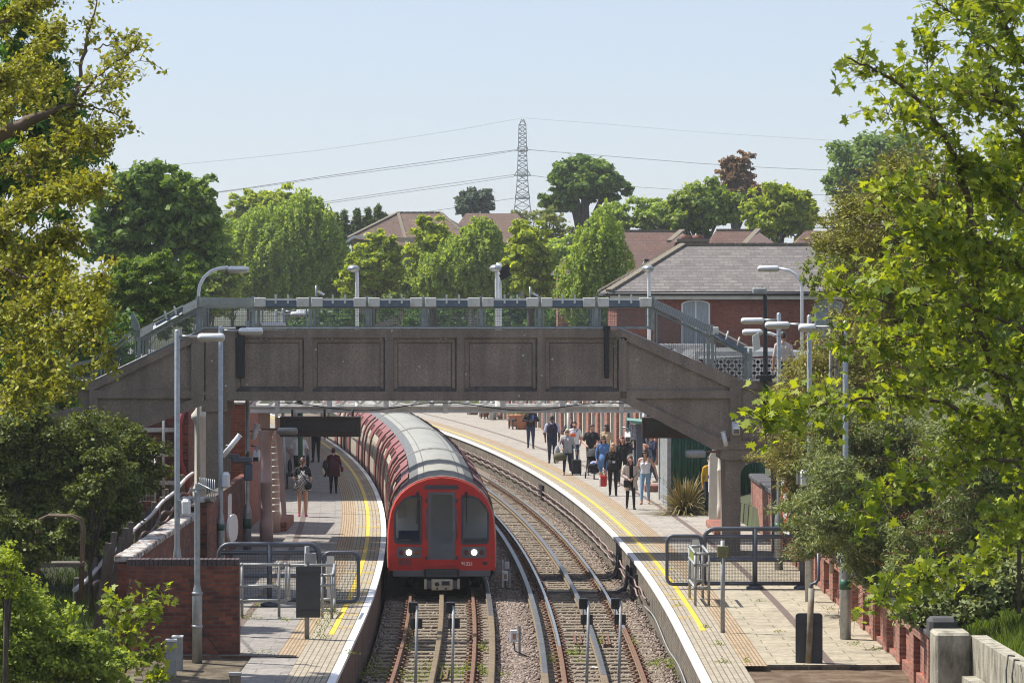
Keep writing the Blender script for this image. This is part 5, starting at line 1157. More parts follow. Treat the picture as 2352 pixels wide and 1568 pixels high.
# brick outbuilding, column, gate and stair tower at the left
ob = thing('outbuilding', 'dark red brick outbuilding with pale pipes under the left bridge stair', 'building', (-10.3, 103, ZP))
b = MB(); b.bx(-13.5, -9.2, 99, 104, 0.5, 4.4); b.build('wall', M['brick_near'], ob)
b = MB(); b.bx(-13.6, -9.1, 98.9, 104.1, 4.4, 4.55); b.build('roof', M['cop_white'], ob)
b = MB()
for x in (-9.9, -9.5): b.tube([(x, 98.93, 1.4), (x, 98.93, 4.3)], 0.05, 8)
for z in (1.9, 2.7, 3.4): b.bx(-10.9, -9.6, 98.9, 98.98, z, z+0.12)
b.build('pipe', M['white_box'], ob)
b = MB(); b.tube([(-9.3, 98.8, 4.2), (-9.42, 98.7, 3.6), (-9.4, 98.7, 2.6), (-9.1, 98.6, 1.7)], 0.07, 8); b.build('hose', mat('red_hose', (0.32, 0.06, 0.06), 0.5), ob)
cc = Vector(((461-CX)*95/F, 95, ZP)); b = MB(); b.lathe(cc, [(0.22, 0), (0.22, 1.2), (0.17, 1.3), (0.165, 2.6), (0.17, 3.0), (0.26, 3.1), (0.26, 3.2), (0.14, 3.35), (0.14, 3.8)], 18); b.build('iron_column', M['cream'], label='cream cast iron column left of the concrete bridge pillar', cat='column')
gt = thing('mesh_gate', 'pale wire mesh gate leaning on the bank under the left stair', 'gate', (-9.9, 92, 1.5)); x0, x1 = P(322,0,92).x, P(356,0,92).x; z0, z1 = P(0,1150,92).z, P(0,1052,92).z
b = MB()
for x in (x0, x1): b.tube([(x, 92, z0-0.2), (x, 92, z1)], 0.03, 6)
for k in range(9): b.tube([(x0, 92, z0+(z1-z0)*k/8), (x1, 92, z0+(z1-z0)*k/8)], 0.009, 4)
for k in range(6): b.tube([(x0+(x1-x0)*k/5, 92, z0), (x0+(x1-x0)*k/5, 92, z1)], 0.007, 4)
b.build('mesh', M['lamp_white'], gt)
st = thing('stair_tower', 'dark red brick stair tower beside the concrete pillar on the left platform', 'building', (-7.6, 96, ZP))
b = MB(); b.bx(P(505,0,95).x, P(563,0,95).x, 95, 100, ZP-0.3, P(0,928,95).z); b.build('wall', M['brick_house'], st)
b = MB(); b.bx(P(505,0,95).x-0.05, P(563,0,95).x+0.05, 94.9, 100, P(0,928,95).z, P(0,923,95).z); b.build('coping', M['cop_white'], st)
b = MB(); b.bx(P(532,0,90).x, P(549,0,90).x, 86.5, 93, ZP, 2.5); b.build('low_wall', M['brick_near'], st)
# ivy-free posts and enamel signs seen almost edge on
def edge_sign(label, px, py, D, w_, h_, ang, roundel=False, capsule_=False):
    c = P(px, py, D); t = thing('station_sign', label, 'sign', c); R = Matrix.Rotation(ang, 3, 'Z')
    b = MB(); lp = []; rr = min(w_, h_)*(0.48 if capsule_ else 0.06)
    for sx, sz, a0 in ((1, 1, 0), (-1, 1, 90), (-1, -1, 180), (1, -1, 270)): lp += [c+R@Vector((sx*(w_/2-rr)+rr*math.cos(math.radians(a0+q)), 0, sz*(h_/2-rr)+rr*math.sin(math.radians(a0+q)))) for q in (0, 30, 60, 90)]
    b.prism(lp, R@Vector((0, 0.05, 0))); b.build('panel', mat('white_enamel', (0.75, 0.75, 0.76), 0.25), t)
    if roundel:
        b = MB(); n = 28; A = [c+R@Vector((roundel*math.cos(2*math.pi*k/n), -0.006, roundel*math.sin(2*math.pi*k/n))) for k in range(n)]; B2 = [c+R@Vector((roundel*0.66*math.cos(2*math.pi*k/n), -0.006, roundel*0.66*math.sin(2*math.pi*k/n))) for k in range(n)]
        b.add(A+B2, [(k, (k+1) % n, n+(k+1) % n, n+k) for k in range(n)]); b.build('ring', mat('sign_red', (0.55, 0.02, 0.03), 0.3), t)
        b = MB(); b.box(c+R@Vector((0, -0.006, 0)), (roundel*2.45, 0.012, roundel*0.42), ang); b.build('bar', mat('sign_blue', (0.02, 0.03, 0.25), 0.3), t)
edge_sign('white enamel sign with red ring and blue bar half hidden by the right shrub', 1803, 1160, 84, 1.5, 1.35, math.radians(-84), 0.52)
edge_sign('tall white rounded sign seen edge on beside the left brick wall', 536, 1212, 81, 0.9, 0.62, math.radians(80), False, True)
edge_sign('narrow white sign seen edge on behind the rounded sign, left platform', 524, 1178, 84, 0.8, 0.9, math.radians(82))
edge_sign('white sign with red ring on the riveted stair side, right platform', 1638, 1095, 100, 0.5, 0.9, math.radians(-60), 0.2)
# ================================================================ kiosk, notice case, planters, benches on the right platform
M['kgreen'] = mat('dark_green_cladding', (0.012, 0.075, 0.045), 0.5, 0.1, var=0.25, scale=3)
kk = thing('kiosk', 'dark green corrugated kiosk with a grey shutter beside the spiky plant', 'kiosk', (6, 107, ZP)); kx0 = 4.72; kx1 = 7.6; ky0, ky1 = 104.6, 111
b = MB(); b.bx(kx0+0.02, kx1, ky0+0.05, ky1, ZP, 3.3)
n = 14
for k in range(n): b.tube([(kx0+0.12+(kx1-kx0-0.2)*k/n, ky0+0.05, ZP+0.55), (kx0+0.12+(kx1-kx0-0.2)*k/n, ky0+0.05, 3.25)], 0.07, 8)
b.build('wall', M['kgreen'], kk)
b = MB()
for k in range(24): b.bx(kx0-0.03, kx0+0.03, ky0+0.5, ky1-0.7, 1.55+0.07*k, 1.6+0.07*k)
b.build('shutter', M['steel_dull'], kk)
b = MB(); b.bx(kx0-0.06, kx0+0.06, ky0-0.05, ky0+0.4, ZP, 3.3); b.bx(kx0-0.06, kx0+0.06, ky1-0.6, ky1, ZP, 3.3); b.build('corner_post', M['steel_dull'], kk)
b = MB(); b.bx(kx0-0.03, kx0+0.03, ky0+0.4, ky1-0.6, ZP, 1.5); b.bx(kx0+0.06, kx0+0.6, ky0-0.02, ky0+0.05, ZP, 1.45); b.build('plinth', mat('galvanised_sheet', (0.34, 0.38, 0.42), 0.45, 0.3, var=0.15, scale=3), kk)
b = MB(); b.bx(kx0-0.25, kx1+0.2, ky0-0.2, ky1+0.2, 3.3, 3.42); b.build('roof', M['kgreen'], kk)
nc = thing('notice_case', 'notice case with a green roof standing before the brick station front', 'notice board', P(1460, 1060, 116)); q = lambda x, y, d=0: P(x, y, 116)+Vector((0, d, 0))
b = MB(); b.prism([q(1446,975), q(1462,975), q(1462,1010), q(1446,1010)], (0, 0.1, 0)); b.build('poster', mat('notice_paper', (0.5, 0.48, 0.50), 0.6, 0, scale=26, col2=(0.10, 0.10, 0.14), thr=(0.45, 0.55)), nc)
b = MB(); b.prism([q(1462.2,972,-0.05), q(1476,972,-0.05), q(1476,1075,-0.05), q(1462.2,1075,-0.05)], (0, 0.4, 0)); b.build('cabinet', M['grey_paint'], nc)
b = MB(); b.prism([q(1440,964,-0.3), q(1476,967,-0.3), q(1476,973,-0.3), q(1457,973,-0.3)], (0, 0.9, 0.05)); b.build('roof', mat('mint_green_roof', (0.16, 0.30, 0.24), 0.5), nc)
def pot(label, px, base, w_, h_, grow=True):
    g_ = G(px, base); t = thing('plant_pot', label, 'plant pot', g_, 'terracotta pots on the far right platform'); b = MB(); b.lathe(g_, [(w_*0.34, 0), (w_*0.47, h_*0.85), (w_*0.52, h_*0.86), (w_*0.52, h_), (w_*0.44, h_)], 14); b.build('pot', mat('terracotta', (0.42, 0.17, 0.10), 0.8, var=0.2, scale=5), t)
    if grow:
        b = MB()
        for k in range(60): c = g_+Vector((random.gauss(0, w_*0.3), random.gauss(0, w_*0.3), h_+abs(random.gauss(0.1, 0.15)))); u = Vector((random.gauss(0, 1), random.gauss(0, 1), random.gauss(0, 1))).normalized()*0.09; v = u.orthogonal().normalized()*0.06; b.add([c-u, c+v, c+u, c-v], [(0, 1, 2, 3)])
        b.build('leaves', bpy.data.materials.get('pot_leaf') or leafmat('pot_leaf', (0.06, 0.12, 0.02), (0.16, 0.22, 0.04)), t)
pot('terracotta pot with a green plant behind the man with the phone', 1200, 986, 0.75, 0.75); pot('wide terracotta pot beside the black bench on the far platform', 1186, 979, 0.85, 0.6); pot('terracotta pot by the far bins, smaller and farther', 1128-15, 957, 0.6, 0.5); pot('smallest terracotta pot at the far end under the lattice bridge', 1090, 952, 0.5, 0.4)
def bin_(label, px, base, w_, h_):
    g_ = G(px, base); b = MB(); b.lathe(g_, [(w_/2*0.92, 0), (w_/2, h_*0.9), (w_/2, h_), (w_/2*0.7, h_+0.03)], 16); b.build('bin', M['steel'], label=label, cat='bin', group='grey bins on the far right platform')
bin_('nearest grey cylindrical bin on the far right platform, by the wide terracotta pot', 1175, 978, 0.36, 0.95); bin_('grey cylindrical bin between the two far benches', 1132, 964, 0.40, 0.95); bin_('grey cylindrical bin left of the far black bench', 1107, 957, 0.34, 0.85); bin_('farthest grey cylindrical bin under the lattice bridge', 1079, 952, 0.34, 0.7)
def bench(label, px, base):
    g_ = G(px, base); t = thing('bench', label, 'bench', g_, 'black benches on the far right platform'); rz = heading(g_.y); R = Matrix.Rotation(rz, 3, 'Z'); b = MB(); b.box(g_+Vector((0, 0, 0.45)), (0.45, 1.5, 0.06), rz); b.build('seat', M['black'], t)
    b = MB(); b.box(g_+R@Vector((0.24, 0, 0.75)), (0.05, 1.5, 0.4), rz); b.build('backrest', M['black'], t)
    for sx in (-0.18, 0.18):
        for sy in (-0.68, 0.68): b = MB(); b.box(g_+R@Vector((sx, sy, 0.21)), (0.06, 0.06, 0.42), rz); b.build('leg', M['black'], t)
bench('black bench in front of the wide terracotta pot, far right platform', 1182, 985); bench('black bench farther off between grey bins, right platform', 1117, 962)
t, zt, g_ = pole_thing('grey green lamp standard behind the staff member in the vest', 1251, 998, 900, 0.09, m='steel')
b = MB(); b.lathe(g_+Vector((0, 0, 1.9)), [(0.12, 0), (0.14, 0.2), (0.08, 0.4)], 12); b.build('collar', M['green_band'], t)
t, zt, g_ = pole_thing('grey post on the right platform edge of the station front', 1271, 992, 900, 0.07, m='steel')
t, zt, g_ = pole_thing('cream upright post standing where the lattice bridge meets the station front', 1306, 1060, 925, 0.07, m='cream')
t, zt, g_ = pole_thing('black drainpipe post by the notice case', 1442, 1100, 930, 0.07, m='black')
for px, base, lab in ((1628, 1178, 'red brick kerb at the foot of the cream column, right platform'),):
    g_ = G(1640, 1212); b = MB(); b.box(g_+Vector((0.1, -1.0, 0.09)), (0.55, 4.0, 0.18), bev=0.02); b.build('brick_kerb', M['brick_right'], label=lab, cat='kerb')
g_ = G(1497, 1128); b = MB(); b.box(g_+Vector((0, 0, 0.11)), (0.5, 0.9, 0.22), bev=0.02); b.build('brick_plinth', M['brick_right'], label='low red brick plinth under the person in jeans by the kiosk', cat='plinth')
g_ = G(648, 1215); b = MB(); b.box(g_+Vector((0, 0.8, 0.13)), (0.35, 3.2, 0.26), bev=0.02); b.build('brick_kerb', M['brick_right'], label='red brown brick kerb at the foot of the pink column, left platform', cat='kerb')
# bench, posters and building front of the left platform under the canopy
lb = thing('platform_building', 'white fronted building along the left platform behind the man in a white shirt', 'building', on(130, -7.4, ZP))
b = MB(); Ys = yl(113, 168, 2.5)
b.sheet([[on(Y, -7.0, ZP), on(Y, -7.0, 4.1)] for Y in Ys]); b.sheet([[on(113, -7.0, ZP), on(113, -7.0, 4.1)], [on(113, -12, ZP), on(113, -12, 4.1)]]); b.build('wall', M['white_box'], lb)
b = MB(); b.sheet([[on(Y, o, z) for o, z in ((-12.2, 4.9), (-7.0, 4.45), (-4.9, 4.2), (-4.9, 4.08), (-7.0, 4.15), (-12, 4.6))] for Y in yl(111, 169, 2.5)]); b.build('canopy', M['t_vent'], lb)
for Y in (114, 122, 130): b = MB(); p = on(Y, -5.6, ZP); b.tube([p, p+Vector((0, 0, 3.3))], 0.08, 10); b.build('canopy_post', M['green_band'] if Y == 114 else M['cream'], lb)
bench('bench of dark slats under the canopy of the left platform', 672, 1120)
# ================================================================ people
FABRIC = {}
def fab(name, c, var=0.12, **k):
    if name not in FABRIC: FABRIC[name] = mat('cloth_'+name, c, 0.9, 0, var=var, scale=9, **k)
    return FABRIC[name]
def capsule_mesh(b, p0, p1, r0, r1, n=10):
    """closed tapered capsule"""
    p0, p1 = Vector(p0), Vector(p1); d = p1-p0; l = d.length; d = d/l if l > 1e-6 else Vector((0, 0, 1)); u = d.orthogonal().normalized(); w_ = d.cross(u); V = []; rings = []
    for t in (-90, -60, -30, 0): rings.append((p0+d*r0*math.sin(math.radians(t)), r0*math.cos(math.radians(t))))
    for t in (0, 30, 60, 90): rings.append((p1+d*r1*math.sin(math.radians(t)), r1*math.cos(math.radians(t))))
    for c, r in rings:
        for k in range(n): a = 2*math.pi*k/n; V.append(c+(u*math.cos(a)+w_*math.sin(a))*max(r, 1e-4))
    Fs = [(i*n+k, i*n+(k+1) % n, (i+1)*n+(k+1) % n, (i+1)*n+k) for i in range(len(rings)-1) for k in range(n)]
    Fs.append(list(range(n))[::-1]); Fs.append([(len(rings)-1)*n+k for k in range(n)])
    b.add(V, Fs)
def ell_mesh(b, c, r, R=None, n=12): b.ball(c, r, n, 0, R)
def seg_dist(Pn, a, c, r0, r1):
    a, c = np.array(a), np.array(c); d = c-a; l2 = d@d+1e-9; t = np.clip(((Pn-a)@d)/l2, 0, 1); q = a+t[:, None]*d
    return np.linalg.norm(Pn-q, axis=1)-(r0+(r1-r0)*t)
def person(label, px, py, H, yaw, cols, pose, z=ZP, D=None, build=1.0, hair='short', haircol=(0.02, 0.013, 0.01), skin_='skin', extra=None, group=None):
    """cols: top, bottom, shoes, sleeve length 0..1 (1 = to the wrist), trouser length 0..1.
    local frame: x right of the person, y forward, z up; yaw turns it (0 = facing away from us, 180 = towards us)"""
    g_ = G(px, py, z) if D is None else Vector(((px-CX)*D/F, D, z)); t = thing('person', label, 'person', g_, group)
    k = H/1.75; bw_ = build; J = {}
    lean = pose.get('lean', 0.0); sh = pose.get('shift', 0.0); R = Matrix.Rotation(math.radians(yaw), 3, 'Z')
    def q(x, y, z_): return Vector((x, y, z_))*k
    hip = {s: q(0.09*s, 0, 0.93) for s in (-1, 1)}; legs = pose.get('legs', {-1: (0.0, 0.0), 1: (0.0, 0.0)})
    segs = []; S = lambda a, c, r0, r1, kind: segs.append((a, c, r0*k, r1*k, kind))
    for s in (-1, 1):
        fw, lift = legs[s]; kn = q(0.095*s, fw*0.55+0.03+lift*0.12, 0.50+lift*0.02); an = q(0.10*s, fw-lift*0.16, 0.085+lift*0.12); tl = pose.get('toe', 0.0)
        S(hip[s], kn, 0.088*bw_, 0.062*bw_, 'thigh'); S(kn, an+Vector((0, 0, 0.02*k)), 0.060*bw_, 0.042, 'shin'); J['an', s] = an
        S(an+Vector((0, -0.03*k, -0.045*k)), an+Vector((0.02*s*k, 0.15*k, -0.055*k)), 0.040, 0.032, 'shoe'); S(an, an+Vector((0, 0, -0.03*k)), 0.04, 0.042, 'shoe')
    pel = q(0, 0, 0.97); wa = q(0, lean*0.35, 1.10); ch = q(0, lean*0.75, 1.30); nb = q(0, lean+0.0, 1.475); hd = q(pose.get('hx', 0.0), lean*1.1+0.025+pose.get('hy', 0.0), 1.635-pose.get('hd', 0.0))
    for s in (-1, 1):
        S(q(0.06*s*bw_, 0, 0.97), q(0.055*s*bw_, lean*0.35, 1.10), 0.105*bw_, 0.098*bw_, 'torso0'); S(q(0.055*s*bw_, lean*0.35, 1.10), q(0.075*s*bw_, lean*0.75, 1.32), 0.098*bw_, 0.112*bw_, 'torso')
        S(q(0.075*s*bw_, lean*0.75, 1.32), q(0.12*s, lean*0.95, 1.415), 0.108*bw_, 0.072, 'torso'); S(q(0.05*s, lean, 1.44), q(0.165*s, lean, 1.405), 0.062, 0.062, 'torso')
    if pose.get('bust'):
        for s in (-1, 1): S(q(0.065*s, lean*0.8+0.085, 1.27), q(0.07*s, lean*0.8+0.075, 1.25), 0.065, 0.062, 'torso')
    S(nb, hd+Vector((0, 0, -0.06*k)), 0.055, 0.052, 'neck')
    arms = pose.get('arms', {-1: None, 1: None})
    for s in (-1, 1):
        a0 = q(0.18*s, lean, 1.40); el, wr = arms[s] if arms[s] else ((0.24*s, -0.02, 1.12), (0.25*s, 0.05, 0.87)); el, wr = q(*el), q(*wr)
        S(a0, el, 0.055*bw_, 0.043*bw_, 'uarm'); S(el, wr, 0.042*bw_, 0.030, 'farm'); d = (wr-el).normalized(); J['wr', s] = wr
        pal = wr+d*0.075*k; S(wr+d*0.01*k, pal, 0.030, 0.036, 'hand'); side = d.cross(Vector((s, 0, 0.2))).normalized()
        for i in range(4):
            o = side*(i-1.5)*0.019*k; cu = Vector((-s*0.35, 0.15, 0))*0.05*k; f1 = pal+o+d*0.045*k*(1-0.12*abs(i-1.2)); S(pal+o*0.8, f1, 0.0105, 0.0095, 'hand'); S(f1, f1+d*0.030*k+cu*0.6, 0.0095, 0.008, 'hand')
        th = wr+d*0.03*k+side*0.03*k; S(th, th+(d*0.6+side*0.8).normalized()*0.055*k, 0.012, 0.009, 'hand'); J['hand', s] = pal
    b = MB()
    for a, c, r0, r1, kd in segs: capsule_mesh(b, a, c, r0, r1)
    tilt = Matrix.Rotation(pose.get('turn', 0.0), 3, 'Z')@Matrix.Rotation(-pose.get('nod', 0.0), 3, 'X'); hr = (0.077*k, 0.098*k, 0.118*k)
    ell_mesh(b, hd, hr, tilt); fc = lambda x, y, z_: hd+tilt@(Vector((x, y, z_))*k)
    capsule_mesh(b, fc(0, 0.035, -0.085), fc(0, 0.05, -0.095), 0.048*k, 0.036*k)                    # jaw
    capsule_mesh(b, fc(0, 0.095, 0.005), fc(0, 0.112, -0.03), 0.010*k, 0.016*k)                      # nose
    for s in (-1, 1): ell_mesh(b, fc(0.078*s, -0.005, -0.015), (0.014*k, 0.022*k, 0.034*k), tilt, 8)  # ears
    V = np.array([tuple(p) for p in b.v]); me = fastmesh('tmp', V, [i for f in b.f for i in f], [len(f) for f in b.f])
    tmp = bpy.data.objects.new('tmp', me); COL.objects.link(tmp); md = tmp.modifiers.new('r', 'REMESH'); md.mode = 'VOXEL'; md.voxel_size = 0.0105; md.use_smooth_shade = True
    sm_ = tmp.modifiers.new('s', 'SMOOTH'); sm_.iterations = 2; sm_.factor = 0.45
    dg = bpy.context.evaluated_depsgraph_get(); bm_ = bpy.data.meshes.new_from_object(tmp.evaluated_get(dg), depsgraph=dg); bpy.data.objects.remove(tmp); bpy.data.meshes.remove(me)
    n = len(bm_.polygons); C = np.zeros(n*3); bm_.polygons.foreach_get('center', C); C = C.reshape(-1, 3)
    best = np.full(n, 9.0); kind = np.zeros(n, dtype=int); kinds = ['thigh', 'shin', 'shoe', 'torso0', 'torso', 'neck', 'uarm', 'farm', 'hand', 'head']
    par = np.zeros(n)
    for a, c, r0, r1, kd in segs:
        dd = seg_dist(C, a, c, r0, r1); m_ = dd < best; best[m_] = dd[m_]; kind[m_] = kinds.index(kd)
        aa, c2 = np.array(a), np.array(c); tt = np.clip(((C-aa)@(c2-aa))/(((c2-aa)@(c2-aa))+1e-9), 0, 1); par[m_] = tt[m_]
    dh = np.linalg.norm((C-np.array(hd))/np.array(hr), axis=1)*0.09*k-0.09*k; m_ = (dh < best) | ((C[:, 2] > hd.z-0.10*k) & (np.linalg.norm(C-np.array(hd), axis=1) < 0.16*k) & (C[:, 2] > nb.z+0.04*k)); kind[m_] = 9
    top, bot, shoe, sl, tl = cols; mi = np.zeros(n, dtype=int)      # 0 skin 1 top 2 bottom 3 shoes
    K = lambda s: kind == kinds.index(s)
    mi[K('torso')] = 1; mi[K('torso0')] = np.where(C[K('torso0')][:, 2] > pose.get('hem', 1.0)*k, 1, 2); mi[K('thigh')] = 2; mi[K('shin')] = 2; mi[K('shoe')] = 3
    if tl < 1: mi[K('shin') & (par > (tl-0.5)*2)] = 0; mi[K('thigh') & (par > tl*2)] = 0
    u = K('uarm'); f_ = K('farm'); mi[u & (par < sl*2)] = 1; mi[f_ & (par < (sl-0.5)*2)] = 1
    if pose.get('neckline'): mi[(mi == 1) & (C[:, 2] > pose['neckline']*k) & (C[:, 1] > lean-0.2)] = 0
    if pose.get('straps'): mi[(mi == 1) & (C[:, 2] > 1.33*k) & ~((np.abs(np.abs(C[:, 0])-0.085*k) < 0.02*k))] = 0; mi[u] = 0
    hem = pose.get('hem', 1.0)*k; mi[(mi == 2) & (C[:, 2] > hem) & K('thigh')] = 1
    for m in (M[skin_], top, bot, shoe): bm_.materials.append(m)
    bm_.polygons.foreach_set('material_index', mi.astype(np.int32)); bm_.polygons.foreach_set('use_smooth', np.ones(n, dtype=bool)); bm_.update()
    bm_.transform(R.to_4x4()); bm_.name = 'body'; link('body', bm_, t)
    def child(nm, bb, mats):
        bb.v = [tuple(g_+R@Vector(p)) for p in bb.v]; return bb.build(nm, mats, t)
    e = MB()
    for s in (-1, 1): ell_mesh(e, fc(0.032*s, 0.083, 0.005), (0.014*k, 0.009*k, 0.009*k), tilt, 8)
    ell_mesh(e, fc(0, 0.099, -0.066), (0.026*k, 0.006*k, 0.006*k), tilt, 8)
    child('eyes', e, mat('eye_lip', (0.06, 0.025, 0.02), 0.4) if 'cloth_eye' not in FABRIC else FABRIC['cloth_eye']) if not pose.get('glasses') else child('sunglasses', (lambda z_: (z_.box(fc(0, 0.093, 0.008), (0.135*k, 0.02*k, 0.04*k), R=tilt, bev=0.008), z_)[1])(MB()), M['black'])
    hm = mat('hair', haircol, 0.5, 0, var=0.25, scale=30, stretch=(6, 6, 1)) if ('hair', haircol) not in FABRIC else FABRIC[('hair', haircol)]; FABRIC[('hair', haircol)] = hm
    h = MB()
    def hb(*a, **kw): ell_mesh(h, *a, **kw)
    if hair != 'bald':
        hb(fc(0, -0.022, 0.028), (0.086*k, 0.095*k, 0.108*k), tilt); hb(fc(0, 0.02, 0.075), (0.07*k, 0.075*k, 0.05*k), tilt)
        if hair == 'long':
            for s in (-1, 1): capsule_mesh(h, fc(0.068*s, -0.02, 0.02), fc(0.092*s, 0.0, -0.26), 0.034*k, 0.026*k)
            capsule_mesh(h, fc(0, -0.06, -0.02), fc(0, -0.075, -0.28), 0.075*k, 0.06*k)
        if hair == 'bob':
            for s in (-1, 1): capsule_mesh(h, fc(0.07*s, -0.01, 0.02), fc(0.08*s, 0.0, -0.11), 0.036*k, 0.034*k)
            capsule_mesh(h, fc(0, -0.06, -0.02), fc(0, -0.06, -0.11), 0.075*k, 0.07*k)
        if hair == 'pony':
            capsule_mesh(h, fc(0, -0.095, 0.02), fc(0.0, -0.13, -0.14), 0.042*k, 0.025*k)
        if hair == 'up': hb(fc(0, -0.09, 0.03), (0.055*k, 0.05*k, 0.05*k), tilt)
        if hair == 'beard': hb(fc(0, 0.05, -0.085), (0.052*k, 0.048*k, 0.04*k), tilt)
        child('hair', h, hm)
    # garments and bags in the local frame
    if extra:
        for nm, fn, mm in extra:
            bb = MB(); fn(bb, k, J, q); child(nm, bb, mm)
    return t
def skirt(z0, z1, r0, r1, sy=0.72):
    def f(b, k, J, q): b.lathe((0, 0, 0), [(r0*k, z0*k), ((r0+r1)/2*k*1.02, (z0+z1)/2*k), (r1*k, z1*k), (r1*0.97*k, z1*k), (r0*0.9*k, z0*k)], 20, sy=sy)
    return f
def bag(at, off, size, strap=True, shape='box'):
    def f(b, k, J, q):
        h = J['hand', at]+Vector((0, 0, -0.03))*k if at in (-1, 1) else q(*at); c = h+Vector(off)*k
        if shape == 'box': b.box(c, (size[0]*k, size[1]*k, size[2]*k), bev=0.05*k)
        else: b.ball(c, (size[0]/2*k, size[1]/2*k, size[2]/2*k), 14)
        if strap:
            for s in (-1, 1): b.tube([c+Vector((0, s*size[1]*0.3*k, size[2]*0.45*k)), h+Vector((0, 0, 0.03*k))], 0.011*k, 5)
    return f
def strapline(*pts, r=0.014):
    def f(b, k, J, q): b.tube([q(*p) for p in pts], r*k, 5)
    return f
blackc = fab('black', (0.016, 0.016, 0.019)); navy = fab('navy', (0.022, 0.028, 0.06)); jean = fab('dark_denim', (0.035, 0.055, 0.10)); ljean = fab('pale_denim', (0.22, 0.34, 0.47)); white = fab('white', (0.74, 0.74, 0.76)); grey = fab('grey', (0.36, 0.36, 0.37)); beige = fab('beige', (0.55, 0.46, 0.40)); burg = fab('burgundy', (0.065, 0.012, 0.02)); denim = fab('denim_shirt', (0.10, 0.20, 0.42)); shoeb = fab('black_shoe', (0.012, 0.012, 0.012)); shoew = fab('white_shoe', (0.7, 0.68, 0.66)); pink = fab('pink_shoe', (0.65, 0.12, 0.3)); tan_ = fab('tan_shoe', (0.45, 0.28, 0.2)); hivis = fab('hi_vis', (0.62, 0.75, 0.03)); mustard = fab('mustard', (0.55, 0.32, 0.02)); red_b = fab('red_bag', (0.55, 0.03, 0.03)); olive = fab('olive_bag', (0.10, 0.095, 0.05)); maroonbag = fab('maroon_bag', (0.18, 0.03, 0.03)); pale_shirt = fab('pale_blue_shirt', (0.50, 0.48, 0.62)); cream_b = fab('cream_bag', (0.62, 0.56, 0.42))
def gingham():
    m, nt, pb = _nt('gingham'); tc = N(nt, 'ShaderNodeTexCoord'); ck = N(nt, 'ShaderNodeTexChecker', Scale=26.0); ck.inputs['Color1'].default_value = (0.02, 0.02, 0.02, 1); ck.inputs['Color2'].default_value = (0.62, 0.62, 0.62, 1); L(nt, tc, 'Object', ck, 'Vector'); L(nt, ck, 'Color', pb, 'Base Color'); pb.inputs['Roughness'].default_value = 0.9; return m
ging = gingham()
walk = {-1: (0.16, 0.0), 1: (-0.16, 0.25)}; walk2 = {-1: (-0.18, 0.3), 1: (0.18, 0.0)}; stand = {-1: (0.02, 0.0), 1: (-0.02, 0.0)}
# left platform, seen from behind
person('woman from behind in a black and white checked dress with pink socks, left platform', 695, 1186, 1.72, 0, (blackc, ging, pink, 0.42, 0.12), {'legs': {-1: (0.03, 0), 1: (-0.02, 0)}, 'hem': 1.36, 'arms': {-1: ((-0.25, -0.05, 1.14), (-0.16, 0.12, 1.0)), 1: ((0.25, -0.05, 1.14), (0.17, 0.12, 0.98))}}, hair='pony', haircol=(0.11, 0.05, 0.03), extra=[('dress', skirt(1.36, 0.76, 0.155, 0.26), ging), ('shoulder_bag', lambda b, k, J, q: (b.ball(q(0.17, -0.16, 0.93), (0.12*k, 0.07*k, 0.13*k), 12), b.tube([q(0.15, -0.15, 1.05), q(0.0, -0.16, 1.25), q(-0.14, -0.05, 1.47), q(-0.08, 0.1, 1.4)], 0.012*k, 5)), blackc)])
person('woman from behind in a long burgundy coat carrying bags, left platform', 766, 1133, 1.50, 0, (burg, blackc, shoeb, 1.0, 1.0), {'legs': {-1: (0.02, 0), 1: (0.03, 0.0)}, 'hem': 0.9, 'hd': 0.02, 'arms': {-1: ((-0.27, 0.0, 1.15), (-0.27, 0.1, 0.95)), 1: ((0.27, 0.0, 1.15), (0.26, 0.12, 1.0))}}, build=1.18, hair='up', haircol=(0.05, 0.018, 0.012), extra=[('coat', skirt(1.3, 0.66, 0.20, 0.25), burg), ('shoulder_bag', lambda b, k, J, q: (b.box(q(0.33, -0.02, 0.93), (0.1*k, 0.2*k, 0.2*k), bev=0.03), b.tube([q(0.32, 0, 1.03), q(0.2, -0.05, 1.42)], 0.01*k, 5)), maroonbag), ('carrier_bag', lambda b, k, J, q: b.ball(q(-0.37, 0.0, 0.85), (0.1*k, 0.12*k, 0.17*k), 12), cream_b), ('dark_jacket', lambda b, k, J, q: b.ball(q(-0.33, 0.03, 0.95), (0.10*k, 0.14*k, 0.33*k), 12), blackc)])
person('man from behind in a white shirt holding a dark bag, left platform', 687, 1108, 1.78, 0, (white, blackc, shoeb, 0.45, 1.0), {'legs': walk, 'hem': 0.93, 'arms': {-1: ((-0.29, -0.03, 1.14), (-0.30, 0.06, 0.92)), 1: ((0.29, -0.02, 1.14), (0.27, 0.16, 1.0))}}, build=1.15, haircol=(0.05, 0.03, 0.02), extra=[('bag', bag(-1, (-0.02, 0, -0.28), (0.16, 0.3, 0.5), True, 'ball'), navy), ('jacket', bag(1, (0.02, 0, -0.2), (0.12, 0.2, 0.5), False, 'ball'), blackc)])
